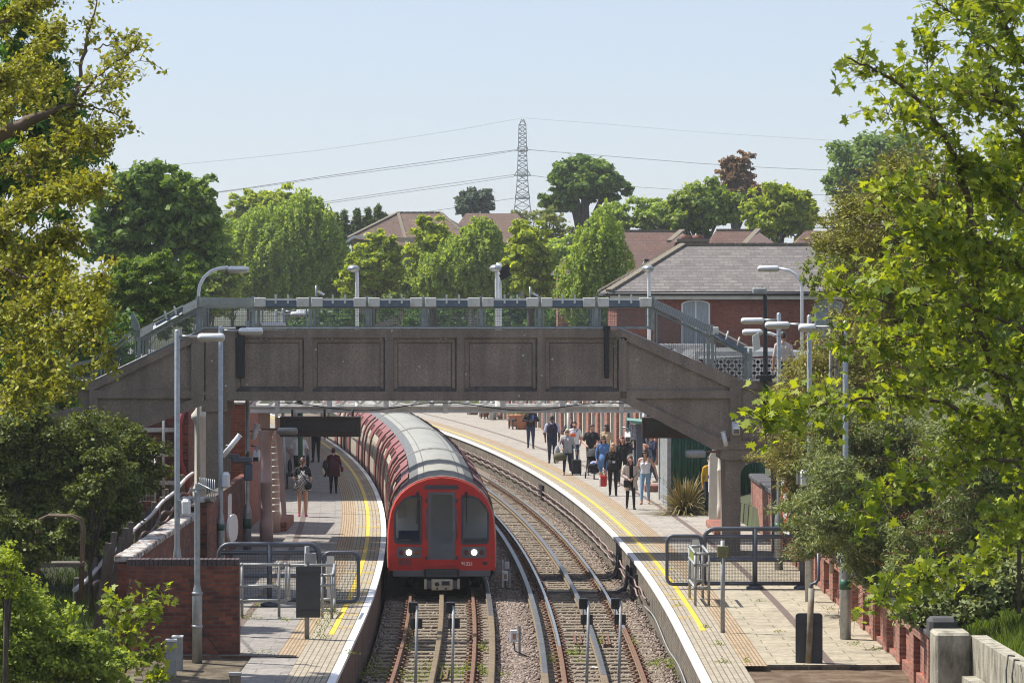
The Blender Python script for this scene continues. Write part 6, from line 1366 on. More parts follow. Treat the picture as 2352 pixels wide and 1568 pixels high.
person('worker in a yellow hi-vis vest and black trousers, left platform by the line', 726, 1061, 1.78, 170, (hivis, blackc, shoeb, 0.3, 1.0), {'legs': {-1: (0.0, 0), 1: (0.06, 0)}, 'hem': 0.98, 'arms': {-1: ((-0.28, 0, 1.13), (-0.36, 0.1, 0.95)), 1: None}}, build=1.1, extra=[('sleeve', lambda b, k, J, q: (capsule_mesh(b, q(-0.19, 0, 1.38), q(-0.28, 0, 1.13), 0.06*k, 0.05*k), capsule_mesh(b, q(-0.28, 0, 1.13), q(-0.36, 0.1, 0.95), 0.05*k, 0.04*k)), blackc)])
# right platform
person('man in a black jacket and jeans looking at his phone, farthest on the right platform', 1219, 1030, 1.80, 182, (blackc, jean, shoeb, 1.0, 1.0), {'legs': {-1: (0.12, 0.0), 1: (-0.14, 0.2)}, 'hem': 0.9, 'hd': 0.03, 'nod': -0.3, 'arms': {-1: ((-0.31, 0.02, 1.17), (-0.05, 0.26, 1.16)), 1: ((0.31, 0.02, 1.17), (0.06, 0.26, 1.14))}}, build=1.18, skin_='skin_dark', extra=[('phone', lambda b, k, J, q: b.box(q(0.0, 0.33, 1.2), (0.08*k, 0.015*k, 0.15*k), R=Matrix.Rotation(0.6, 3, 'X')), M['black']), ('bottle', lambda b, k, J, q: b.lathe(q(-0.1, 0.25, 1.2), [(0.03, 0), (0.035, 0.03), (0.035, 0.16), (0.015, 0.2)], 10), fab('blue_bottle', (0.06, 0.12, 0.55)))])
person('staff member in a navy waistcoat, white shirt and sunglasses on the right platform', 1268, 1063, 1.83, 180, (navy, navy, shoeb, 0.03, 1.0), {'legs': stand, 'hem': 0.92, 'glasses': 1, 'arms': {-1: ((-0.27, -0.02, 1.13), (-0.26, 0.05, 0.88)), 1: ((0.27, -0.02, 1.13), (0.25, 0.06, 0.88))}}, build=1.22, hair='beard', skin_='skin_dark', extra=[('shirt_sleeves', lambda b, k, J, q: [capsule_mesh(b, q(0.18*s, 0, 1.40), q(0.265*s, -0.02, 1.15), 0.078*k, 0.064*k) for s in (-1, 1)], pale_shirt), ('tie', lambda b, k, J, q: b.bar(q(0, 0.14, 1.42), q(0.01, 0.165, 1.12), 0.05*k, 0.012*k), burg), ('collar', lambda b, k, J, q: b.lathe(q(0, 0, 1.43), [(0.085*k, 0), (0.075*k, 0.055*k)], 12), pale_shirt)])
person('woman in a dark jacket with one hand at her mouth, behind the staff member', 1310, 1058, 1.72, 178, (navy, blackc, shoeb, 1.0, 1.0), {'legs': stand, 'arms': {-1: ((-0.25, 0.06, 1.15), (-0.08, 0.2, 1.2)), 1: ((0.27, 0.12, 1.2), (0.06, 0.17, 1.47))}}, hair='long', haircol=(0.025, 0.012, 0.01))
person('woman in a grey jumper and sunglasses with an olive holdall', 1303, 1090, 1.66, 172, (grey, navy, shoew, 1.0, 0.98), {'legs': walk2, 'hem': 0.84, 'glasses': 1, 'arms': {-1: ((-0.27, -0.02, 1.12), (-0.33, -0.05, 0.88)), 1: ((0.30, 0.02, 1.16), (0.18, 0.20, 1.02))}}, build=1.15, hair='up', haircol=(0.62, 0.50, 0.33), extra=[('holdall', lambda b, k, J, q: (b.ball(q(0.26, 0.22, 0.70), (0.26*k, 0.2*k, 0.17*k), 14), b.tube([q(0.1, 0.22, 0.8), q(0.18, 0.21, 1.0), q(0.36, 0.22, 0.82)], 0.014*k, 5)), olive), ('jacket', lambda b, k, J, q: b.ball(q(0.38, 0.1, 0.78), (0.12*k, 0.14*k, 0.34*k), 12), grey), ('rucksack_strap', strapline((0.16, -0.05, 1.46), (0.15, 0.1, 1.36), (0.17, 0.1, 1.15), r=0.025), maroonbag)])
g_ = G(1324, 1091); t = thing('suitcase', 'black wheeled suitcase pulled by the woman in the grey jumper', 'suitcase', g_)
b = MB(); b.box(g_+Vector((0, 0, 0.31)), (0.36, 0.25, 0.54), bev=0.05); b.bar(g_+Vector((-0.12, -0.13, 0.5)), g_+Vector((0.12, -0.13, 0.5)), 0.02, 0.03); b.build('case', blackc, t)
b = MB(); b.tube([g_+Vector((-0.1, 0.05, 0.58)), g_+Vector((-0.1, 0.05, 0.95)), g_+Vector((0.1, 0.05, 0.95)), g_+Vector((0.1, 0.05, 0.58))], 0.012, 6); b.build('handle', M['steel'], t)
for s in (-1, 1): b = MB(); b.tube([g_+Vector((s*0.15-0.02, 0, 0.035)), g_+Vector((s*0.15+0.02, 0, 0.035))], 0.035, 10); b.build('wheel', M['rubber'], t)
person('young man in a white T-shirt with an orange chest bag, right platform', 1320, 1075, 1.76, 176, (white, jean, shoew, 0.4, 1.0), {'legs': walk, 'hem': 0.9, 'arms': {-1: ((-0.27, 0, 1.13), (-0.22, 0.12, 0.92)), 1: None}}, hair='beard', haircol=(0.025, 0.013, 0.008), extra=[('chest_bag', lambda b, k, J, q: b.box(q(0.06, 0.16, 1.24), (0.2*k, 0.06*k, 0.13*k), bev=0.02), fab('orange_bag', (0.7, 0.14, 0.04))), ('strap', strapline((-0.14, 0.02, 1.48), (-0.05, 0.14, 1.36), (0.14, 0.13, 1.18), r=0.014), blackc)])
person('man in a black T-shirt pushing a black pushchair', 1358, 1088, 1.80, 178, (blackc, blackc, shoeb, 0.42, 1.0), {'legs': walk, 'hx': -0.04, 'turn': 0.7, 'arms': {-1: ((-0.30, 0.04, 1.14), (-0.17, 0.28, 1.02)), 1: ((0.30, 0.04, 1.14), (0.17, 0.28, 1.02))}}, build=1.18, haircol=(0.02, 0.017, 0.015))
g_ = G(1364, 1099); t = thing('pushchair', 'black pushchair with a raised hood and a blue and white blanket', 'pushchair', g_); R0 = Matrix.Rotation(0.0, 3, 'Z')
b = MB(); n = 12; rows = []
for i in range(6):
    a = math.radians(10+i*22); rows.append([g_+Vector((0.25*math.cos(math.pi*k/(n-1)), 0.16-0.34*math.cos(a)*math.sin(math.pi*k/(n-1))*1.0, 0.74+0.34*math.sin(a)*(0.35+0.65*math.sin(math.pi*k/(n-1))))) for k in range(n)])
b.sheet(rows, 0, True); b.build('hood', fab('charcoal_canopy', (0.03, 0.03, 0.034)), t)
b = MB(); b.box(g_+Vector((0, 0.12, 0.72)), (0.40, 0.08, 0.5), R=Matrix.Rotation(-0.35, 3, 'X'), bev=0.03); b.box(g_+Vector((0, -0.08, 0.46)), (0.42, 0.45, 0.14), bev=0.04); b.ball(g_+Vector((0, -0.12, 0.30)), (0.20, 0.24, 0.12), 12); b.build('seat', blackc, t)
b = MB(); b.ball(g_+Vector((0.02, -0.14, 0.56)), (0.16, 0.16, 0.08), 12); b.build('blanket', mat('blue_white_blanket', (0.7, 0.7, 0.75), 0.9, 0, scale=9, col2=(0.08, 0.15, 0.45), thr=(0.48, 0.55)), t)
b = MB()
for s in (-1, 1): b.tube([g_+Vector((s*0.24, 0.42, 1.02)), g_+Vector((s*0.24, 0.15, 0.6)), g_+Vector((s*0.2, -0.38, 0.14))], 0.016, 6); b.tube([g_+Vector((s*0.24, 0.2, 0.62)), g_+Vector((s*0.27, 0.36, 0.12))], 0.016, 6)
b.tube([g_+Vector((-0.24, 0.42, 1.02)), g_+Vector((0.24, 0.42, 1.02))], 0.018, 6); b.build('frame', M['black'], t)
for x, y, r in ((-0.29, 0.36, 0.12), (0.29, 0.36, 0.12), (0, -0.4, 0.095)): b = MB(); b.tube([g_+Vector((x-0.025, y, r)), g_+Vector((x+0.025, y, r))], r, 14); b.build('wheel', M['rubber'], t)
person('woman with dark hair looking aside behind the pushchair man', 1393, 1080, 1.70, 150, (fab('tan_top', (0.5, 0.36, 0.22)), jean, shoew, 0.9, 1.0), {'legs': stand, 'turn': -0.9}, hair='bob', haircol=(0.02, 0.014, 0.014))
person('woman in a blue denim shirt and sunglasses beside the pushchair', 1386, 1112, 1.66, 176, (denim, denim, tan_, 0.95, 0.5), {'legs': walk, 'hem': 0.72, 'glasses': 1, 'arms': {-1: None, 1: ((0.26, 0, 1.12), (0.24, 0.08, 0.9))}}, hair='long', haircol=(0.04, 0.02, 0.012), extra=[('dress', skirt(1.1, 0.62, 0.17, 0.22), denim)])
person('blonde woman in a black suit with a lanyard badge holding a red bag', 1408, 1138, 1.70, 178, (blackc, blackc, shoeb, 1.0, 1.0), {'legs': {-1: (0.10, 0.0), 1: (-0.08, 0.1)}, 'hem': 0.9, 'bust': 1, 'arms': {-1: ((-0.26, -0.04, 1.13), (-0.25, 0.02, 0.88)), 1: ((0.27, -0.03, 1.13), (0.28, 0.04, 0.88))}}, build=1.1, hair='long', haircol=(0.50, 0.36, 0.18), extra=[('badge', lambda b, k, J, q: b.box(q(-0.03, 0.17, 1.13), (0.09*k, 0.012*k, 0.06*k)), white), ('lanyard', lambda b, k, J, q: (b.tube([q(-0.06, 0.03, 1.48), q(-0.03, 0.16, 1.3), q(-0.03, 0.175, 1.16)], 0.008*k, 5), b.tube([q(0.06, 0.03, 1.48), q(-0.03, 0.16, 1.3)], 0.008*k, 5)), burg), ('jacket', skirt(1.22, 0.86, 0.185, 0.215), blackc)])
g_ = G(1387, 1118); t = thing('shopping_bag', 'red and white shopping bag hanging from the blonde woman in black', 'bag', g_+Vector((0, -0.4, 0.1)))
c = P(1386, 1104, 90.6*1.24); c = Vector(((1386-CX)*112.6/F, 112.6, HC-(1104-YH)*112.6/F)); b = MB(); b.box(c, (0.2, 0.16, 0.36), bev=0.02); b.build('bag', red_b, t)
b = MB(); b.box(c+Vector((-0.11, 0.0, -0.04)), (0.06, 0.14, 0.28), bev=0.02); b.build('side', white, t)
b = MB(); b.tube([c+Vector((-0.06, 0, 0.17)), c+Vector((0.02, 0, 0.33)), c+Vector((0.07, 0, 0.17))], 0.012, 5); b.build('handle', M['rubber'], t)
person('red haired woman in black with a pale shoulder bag, one hand raised to her hair', 1430, 1116, 1.68, 168, (blackc, blackc, shoew, 1.0, 0.93), {'legs': walk2, 'hem': 0.86, 'arms': {-1: ((-0.38, 0.04, 1.33), (-0.15, 0.02, 1.52)), 1: ((0.26, 0, 1.12), (0.2, 0.1, 0.92))}}, hair='bob', haircol=(0.16, 0.012, 0.012), extra=[('handbag', lambda b, k, J, q: b.ball(q(-0.28, 0.08, 1.0), (0.12*k, 0.08*k, 0.14*k), 12), cream_b)])
person('person in a black jacket holding hands to the face beside the notice case', 1466, 1094, 1.76, 160, (blackc, jean, shoeb, 1.0, 1.0), {'legs': stand, 'hd': 0.02, 'arms': {-1: ((-0.28, 0.1, 1.2), (-0.06, 0.24, 1.42)), 1: ((0.28, 0.1, 1.2), (0.1, 0.26, 1.42))}}, haircol=(0.02, 0.015, 0.012), extra=[('bag', lambda b, k, J, q: b.box(q(0.28, 0.15, 1.0), (0.2*k, 0.16*k, 0.36*k), bev=0.04), navy)])
person('woman in a long beige coat over black, nearest on the right platform', 1448, 1169, 1.60, 186, (blackc, blackc, shoeb, 1.0, 1.0), {'legs': {-1: (0.15, 0.0), 1: (-0.10, 0.2)}, 'nod': -0.15, 'arms': {-1: ((-0.26, 0.0, 1.14), (-0.05, 0.2, 1.02)), 1: ((0.28, 0.0, 1.13), (0.10, 0.2, 1.0))}}, hair='long', haircol=(0.07, 0.03, 0.018), extra=[('coat', lambda b, k, J, q: ([b.sheet([[q(x*w1, y, z1) for x, y, w1, z1 in ((0.055, 0.135, 1, zz), (0.15, 0.11, 1, zz), (0.20*ww, 0.02, 1, zz), (0.18*ww, -0.10, 1, zz), (0.0, -0.14*ww, 1, zz), (-0.18*ww, -0.10, 1, zz), (-0.20*ww, 0.02, 1, zz), (-0.15, 0.11, 1, zz), (-0.075, 0.135, 1, zz))] for zz, ww in ((1.44, 0.85), (1.3, 1.0), (1.1, 0.98), (0.9, 1.1), (0.62, 1.3))], 0, True)], [capsule_mesh(b, q(0.18*s, 0, 1.40), q(0.27*s, 0.0, 1.135), 0.068*k, 0.058*k) for s in (-1, 1)], [capsule_mesh(b, q(0.27*s, 0.0, 1.135), q(0.12*s, 0.17, 1.02), 0.058*k, 0.045*k) for s in (-1, 1)]), beige), ('handbag', lambda b, k, J, q: b.box(q(0.14, 0.24, 0.86), (0.24*k, 0.1*k, 0.24*k), bev=0.03), blackc)])
person('woman in a white camisole and pale blue jeans striding beside the beige coat', 1482, 1157, 1.70, 172, (white, ljean, tan_, 0.0, 0.96), {'legs': {-1: (-0.12, 0.1), 1: (0.18, 0.0)}, 'hem': 0.98, 'straps': 1, 'bust': 1, 'glasses': 1, 'nod': 0.12, 'arms': {-1: ((-0.30, -0.06, 1.16), (-0.38, 0.02, 0.90)), 1: None}}, hair='bob', haircol=(0.025, 0.015, 0.012))
person('person in blue jeans and jacket stepping behind the kiosk corner', 1499, 1110, 1.74, 120, (navy, jean, tan_, 0.9, 1.0), {'legs': {-1: (0.2, 0.0), 1: (-0.2, 0.2)}, 'arms': {-1: ((-0.26, 0.1, 1.16), (-0.12, 0.28, 1.3)), 1: None}}, haircol=(0.05, 0.03, 0.02))
person('person in a mustard jumper mostly hidden behind the stair side, right platform', 1630, 1206, 1.70, 200, (mustard, navy, shoeb, 1.0, 1.0), {'legs': stand}, D=103.0)
person('man with dark hair and a pale top seen from behind on the bridge landing', 1799, 0, 1.75, 5, (beige, navy, shoeb, 0.5, 1.0), {'legs': stand}, z=HC-(762-YH)*(BY+3.2)/F-1.75, D=BY+3.2, haircol=(0.03, 0.02, 0.015))
# ================================================================ houses beyond the bridges
def slates(name, c1, c2, m, bw_, bh_, spots=None, dirtc=(0.10, 0.09, 0.085)):
    return brick(name, 'xz', c1, c2, m, bw_, bh_, 0.012, 0.95, dirtc, 0.45, 0.5, 0.35, 0.7, 0.45, 0.75, spots)
M['slate'] = slates('grey_slates', (0.19, 0.168, 0.155), (0.125, 0.112, 0.104), (0.085, 0.078, 0.08), 0.42, 0.125, ((0.42, 0.20, 0.035), 0.735, 0.76))
M['tile_brown'] = slates('brown_roof_tiles', (0.135, 0.070, 0.052), (0.10, 0.052, 0.04), (0.07, 0.04, 0.033), 0.32, 0.16, ((0.40, 0.20, 0.06), 0.76, 0.80))
M['tile_far'] = slates('tan_roof_tiles', (0.15, 0.092, 0.066), (0.11, 0.068, 0.05), (0.10, 0.065, 0.05), 0.34, 0.24, ((0.38, 0.21, 0.08), 0.70, 0.80))
M['lichen_ridge'] = mat('lichened_ridge_tiles', (0.17, 0.15, 0.115), 0.95, 0, scale=5, col2=(0.36, 0.25, 0.09), thr=(0.55, 0.75))
M['render'] = mat('cream_render', (0.40, 0.33, 0.25), 0.9, 0, var=0.1, scale=3)
M['curtain'] = mat('net_curtain_glass', (0.22, 0.25, 0.26), 0.25, 0, scale=5, col2=(0.38, 0.41, 0.41), thr=(0.35, 0.65), stretch=(8, 1, 0.4))
M['white_frame'] = mat('white_window_frame', (0.72, 0.72, 0.70), 0.5)
def hip_roof(b, x0, x1, y0, y1, ze, zr, hx0, hx1, m=0, th=0.18):
    """eaves rectangle, ridge along x from hx0 to hx1"""
    ym = (y0+y1)/2; A = [(x0, y0, ze), (x1, y0, ze), (x1, y1, ze), (x0, y1, ze)]; r0, r1 = (hx0, ym, zr), (hx1, ym, zr)
    b.add(A+[r0, r1]+[(p[0], p[1], p[2]-th) for p in A], [(0, 1, 5, 4), (2, 3, 4, 5), (3, 0, 4), (1, 2, 5), (0, 6, 7, 1), (1, 7, 8, 2), (2, 8, 9, 3), (3, 9, 6, 0), (9, 8, 7, 6)], m)
sb = thing('station_house', 'red brick station house with a grey slate hipped roof and one chimney', 'house', (9, 155, ZP))
D0, D1_ = 148.0, 162.0; X0 = (1417-CX)*D0/F; ze = HC-(669-YH)*D0/F; zr = HC-(563-YH)*155/F
b = MB(); b.bx(X0, 21, D0, D1_, ZP, ze-0.1); b.build('wall', M['brick_house'], sb)
b = MB(); hip_roof(b, X0-0.35, 21.4, D0-0.45, D1_+0.45, ze, zr, (1570-CX)*155/F, 15.5); rf = b.build('roof', M['slate'], sb)
b = MB(); e0 = Vector((X0-0.35, D0-0.45, ze)); e1 = Vector((X0-0.35, D1_+0.45, ze)); r_ = Vector(((1570-CX)*155/F, 155, zr)); r2 = Vector((15.5, 155, zr))
for a, c in ((e0, r_), (e1, r_), (r_, r2)):
    n = int((c-a).length/0.45)
    for k in range(n): p, q2 = a+(c-a)*k/n, a+(c-a)*(k+0.94)/n; b.bar(p+Vector((0, 0, 0.04)), q2+Vector((0, 0, 0.055)), 0.3, 0.1)
b.build('ridge', M['lichen_ridge'], rf)
b = MB(); b.bx((1556-CX)*160/F, (1626-CX)*160/F, 159.4, 160.6, ze, HC-(555-YH)*160/F); b.bx((1553-CX)*160/F, (1628-CX)*160/F, 159.3, 160.7, HC-(556-YH)*160/F, HC-(549-YH)*160/F, 1)
for x in (1576, 1605): b.lathe(((x-CX)*160/F, 160, HC-(550-YH)*160/F), [(0.26, 0), (0.24, 0.1), (0.27, 0.2)], 12, 2)
b.build('chimney', [mat('sooty_brick', (0.075, 0.045, 0.034), 0.95, 0, var=0.3, scale=8), M['lichen_ridge'], M['brick_right']], rf)
b = MB(); b.bx(X0-0.30, 21.3, D0-0.40, D0-0.02, ze-0.34, ze-0.185); b.build('fascia', M['cream'], sb)
b = MB(); b.tube([(X0-0.4, D0-0.5, ze-0.12), (21.4, D0-0.5, ze-0.12)], 0.07, 6); b.tube([(X0-0.4, D0-0.5, ze-0.12), (X0-0.4, D1_, ze-0.12)], 0.07, 6); b.build('gutter', M['black'], sb)
def arched(px0, px1, ytop, ybot, D, parent, mull=True):
    x0, x1 = (px0-CX)*D/F, (px1-CX)*D/F; zt, zb = HC-(ytop-YH)*D/F, HC-(ybot-YH)*D/F; r = 0.18; cx_ = (x0+x1)/2; hw = (x1-x0)/2
    top = [(cx_+hw*math.cos(math.radians(a)), zt-r+r*math.sin(math.radians(a))) for a in range(0, 181, 15)]
    b = MB(); b.prism([Vector((x0, D-0.03, zb)), Vector((x1, D-0.03, zb))]+[Vector((x, D-0.03, z)) for x, z in top], (0, 0.05, 0), 0); f = b.build('window', M['white_frame'], parent)
    b = MB()
    for xa, xb in ((x0+0.07, cx_-0.03), (cx_+0.03, x1-0.07)):
        t_ = [(xa+(xb-xa)*k/6) for k in range(7)]; b.add([Vector((x, D-0.034, zb+0.07)) for x in (xa, xb)]+[Vector((x, D-0.034, zt-r-0.06+r*math.sqrt(max(0, 1-((x-cx_)/hw)**2)))) for x in reversed(t_)], [list(range(9))])
    b.build('pane', M['curtain'], f)
arched(1565, 1631, 689, 800, D0-0.01, sb); arched(1870, 1936, 689, 800, D0-0.01, sb)
b = MB(); b.bx((1640-CX)*D0/F, (1860-CX)*D0/F, D0-0.05, D0+0.01, HC-(698-YH)*D0/F, HC-(692-YH)*D0/F)
for x in (1640, 1856): b.bx((x-CX)*D0/F, (x+6-CX)*D0/F, D0-0.052, D0+0.01, HC-(850-YH)*D0/F, HC-(698-YH)*D0/F)
b.build('brick_trim', M['brick_house'], sb)
# platform front of the station house: piers, openings and pale pilasters following the platform
b = MB(); Ys = yl(127, 188, 2.0)
b.sheet([[on(Y, 8.6, ZP), on(Y, 8.6, 4.9)] for Y in Ys]); b.f = [f[::-1] for f in b.f]; b.quad(on(127, 8.6, ZP), (14, 127, ZP), (14, 127, 4.9), on(127, 8.6, 4.9)); b.build('front_wall', M['brick_house'], sb)
b = MB(); rows = [[on(Y, 8.0, 4.95), on(Y, 14, 5.2)] for Y in Ys]; b.sheet(rows); b.sheet([[on(Y, 8.0, 4.7), on(Y, 8.0, 4.95)] for Y in Ys]); b.build('front_roof', M['t_vent'], sb)
pier = MB(); pale = MB(); dark = MB()
for k in range(20):
    Y = 127.5+3.0*k
    pr = MB(); pr.box(on(Y, 8.45, 2.8), (0.4, 0.85, 4.0), heading(Y)); pr.build('pier', M['brick_right'], sb); pale.box(on(Y+0.72, 8.5, 2.6), (0.25, 0.35, 3.6), heading(Y)); pale.box(on(Y+2.4, 8.5, 2.6), (0.25, 0.25, 3.6), heading(Y)); dark.box(on(Y+1.6, 8.57, 2.2), (0.1, 1.3, 2.6), heading(Y))
pale.build('pilaster_trim', M['cream'], sb); dark.build('glazing', M['glass_dark'], sb)
b = MB(); b.box(on(152, 8.25, 2.7), (0.12, 0.35, 1.1), heading(152)); b.build('notice', M['red'], sb)
b = MB(); b.box(on(136, 8.2, 2.4), (0.1, 0.7, 1.7), heading(136)); b.build('poster', mat('blue_poster', (0.35, 0.42, 0.55), 0.5, 0, scale=4, col2=(0.6, 0.62, 0.62), thr=(0.4, 0.6)), sb)
# brown tiled terrace behind
D = 185.0; q = lambda x, y, d=0: Vector(((x-CX)*(D+d)/F, D+d, HC-(y-YH)*(D+d)/F))
hb_ = thing('terrace_house', 'brown tiled terrace with gabled ridges behind the slate roofed station house', 'house', (8, D+6, 0.8))
b = MB(); b.bx(q(1380,0).x, q(1830,0).x, D+1, D+12, 0.8, q(0,636).z); b.build('wall', M['render'], hb_)
def pitched(b, xl, xr, yr, ye, d0=0, d1=8, hl=0, hr=0, m=0):
    a, c = q(xl, ye, d0), q(xr, ye, d0); r0, r1 = q(xl+hl, yr, d1), q(xr-hr, yr, d1); e, f = Vector((a.x, r0.y+8, a.z)), Vector((c.x, r1.y+8, c.z))
    b.add([a, c, r1, r0, e, f], [(0, 1, 2, 3), (3, 2, 5, 4), (0, 3, 4), (1, 5, 2)], m)
b = MB(); pitched(b, 1375, 1610, 531, 650, 0, 8, 60, 40); pitched(b, 1590, 1812, 529, 640, 0.5, 8, 55, 78); rf = b.build('roof', M['tile_brown'], hb_)
b = MB()
for xl, xr, yr in ((1435, 1562, 531), (1645, 1742, 529)):
    a, c = q(xl, yr, 8), q(xr, yr, 8); n = 20
    for k in range(n): b.bar(a+(c-a)*k/n, a+(c-a)*(k+0.95)/n+Vector((0, 0, 0.02)), 0.3, 0.14)
for a, c in ((q(1567,531,7.9), q(1538,558,5)), (q(1742,529,7.9), q(1708,566,4.5))): b.bar(a+Vector((0,0,0.05)), c+Vector((0,0,0.1)), 0.3, 0.12)
b.build('ridge', M['lichen_ridge'], rf)
dk = mat('dark_brown_tiles', (0.10, 0.062, 0.052), 0.85, 0, var=0.3, scale=9, stretch=(1, 1, 6)); b = MB(); b.prism([q(1541,557,4), q(1566,533,7.5), q(1584,550,4.5)], (0, 0.4, 0)); b.build('gable', dk, rf); b = MB(); b.prism([q(1712,562,3.5), q(1742,532,7.5), q(1785,562,3.5)], (0, 0.4, 0)); b.build('gable', dk, rf)
b = MB(); b.prism([q(1468,622,-1), q(1482,596,-1), q(1500,622,-1)], (0, 0.5, 0)); b.build('dormer', M['white_frame'], rf); b = MB(); b.prism([q(1478,598,-1.2), q(1482,594,-1.2), q(1530,594,1), q(1530,608,-0.5), q(1492,608,-1)], (0, 0.6, 0.1)); b.build('dormer_roof', M['tile_brown'], rf)
D = 186.0
gh = thing('gabled_house', 'small house with a white gable and brown hip behind the third birch', 'house', (4, D+4, 0.8))
b = MB(); b.bx(q(1281,0).x, q(1345,0).x, D, D+6, 0.8, q(0,632).z); b.build('wall', M['brick_right'], gh)
b = MB(); b.add([q(1265,628,-0.5), q(1312,628,-0.5), q(1330,592,3), q(1300,600,3), q(1430,590,4), q(1400,570,6)], [(0, 1, 2, 3)]); b.add([q(1312,630,-0.5), q(1331,592,-0.5), q(1420,592,3), q(1420,640,3)], [(0, 1, 2, 3)]); b.add([q(1265,628,-0.5), q(1300,592,4), q(1420,576,6), q(1330,592,2)], [(0, 3, 2, 1)]); b.build('roof', M['tile_brown'], gh)
b = MB(); b.prism([q(1310,632,-0.8), q(1331,594,-0.8), q(1352,632,-0.8)], (0, 0.3, 0)); b.bx(q(1265,0).x, q(1312,0).x, D-0.6, D-0.45, q(0,632).z, q(0,628).z); b.build('gable', M['white_frame'], gh)
b = MB(); b.bx(q(1303,0).x, q(1318,0).x, D-0.06, D+0.02, q(0,664).z, q(0,640).z); f = b.build('window', M['white_frame'], gh); b = MB(); b.bx(q(1305,0).x, q(1316,0).x, D-0.07, D-0.055, q(0,662).z, q(0,643).z); b.build('pane', M['curtain'], f)
D = 200.0
rh = thing('terrace_house', 'far brown roof at the right, half hidden by the yellow green conifer', 'house', (17, D+6, 0.8)); b = MB(); b.bx(q(1810,0).x, q(2050,0).x, D+1, D+10, 0.8, q(0,640).z); b.build('wall', M['render'], rh)
b = MB(); pitched(b, 1770, 2060, 530, 640, 0, 7, 80, 60); b.build('roof', M['tile_brown'], rh)
D = 252.0
ha = thing('hipped_house', 'cream house with a big tan tiled hipped roof left of the pylon', 'house', (-6, D+6, 0.8)); b = MB(); b.bx(q(806,0).x, q(1010,0).x, D+1.0, D+13, 0.8, q(0,545).z); b.build('wall', M['render'], ha)
b = MB(); A = [q(796,551,0), q(925,548,0), q(930,560,-1.0), q(1110,560,-1.0)]; rid0, rid1 = q(914,489,7), q(1012,489,7)
b.add([q(800,546,0.5), q(938,573,-0.5), rid0], [(0, 1, 2)]); b.add([q(938,573,-0.5), q(1105,573,-0.5), rid1, rid0], [(0, 1, 2, 3)]); b.add([q(1105,573,-0.5), q(1105,546,15), rid1], [(0, 1, 2)]); b.add([q(800,546,0.5), rid0, rid1, q(1105,546,15), q(800,546,15)], [(0, 1, 2, 3, 4)][::-1]); rf = b.build('roof', M['tile_far'], ha)
b = MB(); 
for a, c in ((q(800,546,0.5), rid0), (rid0, rid1), (q(938,573,-0.5), rid0), (rid1, q(1105,573,-0.5))):
    n = int((c-a).length/0.4)
    for k in range(n): b.bar(a+(c-a)*k/n+Vector((0,0,0.03)), a+(c-a)*(k+0.94)/n+Vector((0,0,0.05)), 0.25, 0.1)
b.build('ridge', M['lichen_ridge'], rf)
b = MB(); b.prism([q(790,556,0), q(812,541,0), q(880,542,0), q(880,546,0), q(814,546,0), q(796,558,0)], (0, 0.5, 0)); b.build('fascia', M['white_frame'], ha)
D = 268.0
hc_ = thing('hipped_house', 'second tan tiled roof half hidden behind the trees right below the pylon', 'house', (1, D+6, 0.8)); b = MB(); b.bx(q(1040,0).x, q(1240,0).x, D+1, D+12, 0.8, q(0,560).z); b.build('wall', M['render'], hc_)
b = MB(); pitched(b, 1005, 1260, 490, 580, 0, 7, 65, 72); b.build('roof', M['tile_far'], hc_)
# ================================================================ pylon and lines
PD = 760.0; q = lambda x, y, d=0: Vector(((x-CX)*(PD)/F, PD+d, HC-(y-YH)*PD/F))
M['pylon'] = mat('pylon_steel', (0.27, 0.30, 0.30), 0.6, 0.2)
pyl = thing('pylon', 'tall grey lattice electricity pylon on the horizon', 'pylon', (q(1200,0).x, PD, 2))
def half(y): # half width in px at height y
    pts = [(270, 0.8), (287, 8), (345, 9.5), (420, 12.5), (470, 17), (560, 34)]
    for (a, wa), (c, wc) in zip(pts, pts[1:]):
        if a <= y <= c: return wa+(wc-wa)*(y-a)/(c-a)
    return 34
b = MB(); lev = [274, 287, 297, 307, 317, 327, 337, 347, 358, 369, 380, 391, 402, 415, 428, 442, 457, 474, 495, 520, 560]
def corner(y, sx, sy): h = half(y)*PD/F; p = q(1200, y); return p+Vector((sx*h, sy*h, 0))
for a, c in zip(lev, lev[1:]):
    for sx, sy in ((-1, -1), (1, -1), (1, 1), (-1, 1)): b.bar(corner(a, sx, sy), corner(c, sx, sy), 0.17, 0.17)
    for (s1, s2) in (((-1, -1), (1, -1)), ((1, -1), (1, 1)), ((1, 1), (-1, 1)), ((-1, 1), (-1, -1))):
        b.bar(corner(a, *s1), corner(c, *s2), 0.08, 0.08); b.bar(corner(a, *s2), corner(c, *s1), 0.08, 0.08); b.bar(corner(c, *s1), corner(c, *s2), 0.07, 0.07)
b.build('tower', M['pylon'], pyl)
arms = []
for y, ln, hw in ((346, 7.5, 13), (403, 9.5, 19), (455, 8.0, 17)):
    b = MB()
    for sy in (-1, 1):
        tip = q(1200, y)+Vector((0, sy*ln, 0))
        for sx in (-1, 1): b.bar(corner(y-9, sx, sy), tip, 0.12, 0.12); b.bar(corner(y+1, sx, sy), tip, 0.12, 0.12); b.bar(corner(y-12, sx, sy), q(1200+sx*hw, y), 0.12, 0.12)
    b.bar(q(1200-hw, y), q(1200+hw, y), 0.25, 0.25); b.build('cross_arm', M['pylon'], pyl)
M['wire_far'] = mat('line_wire', (0.16, 0.17, 0.18), 0.6)
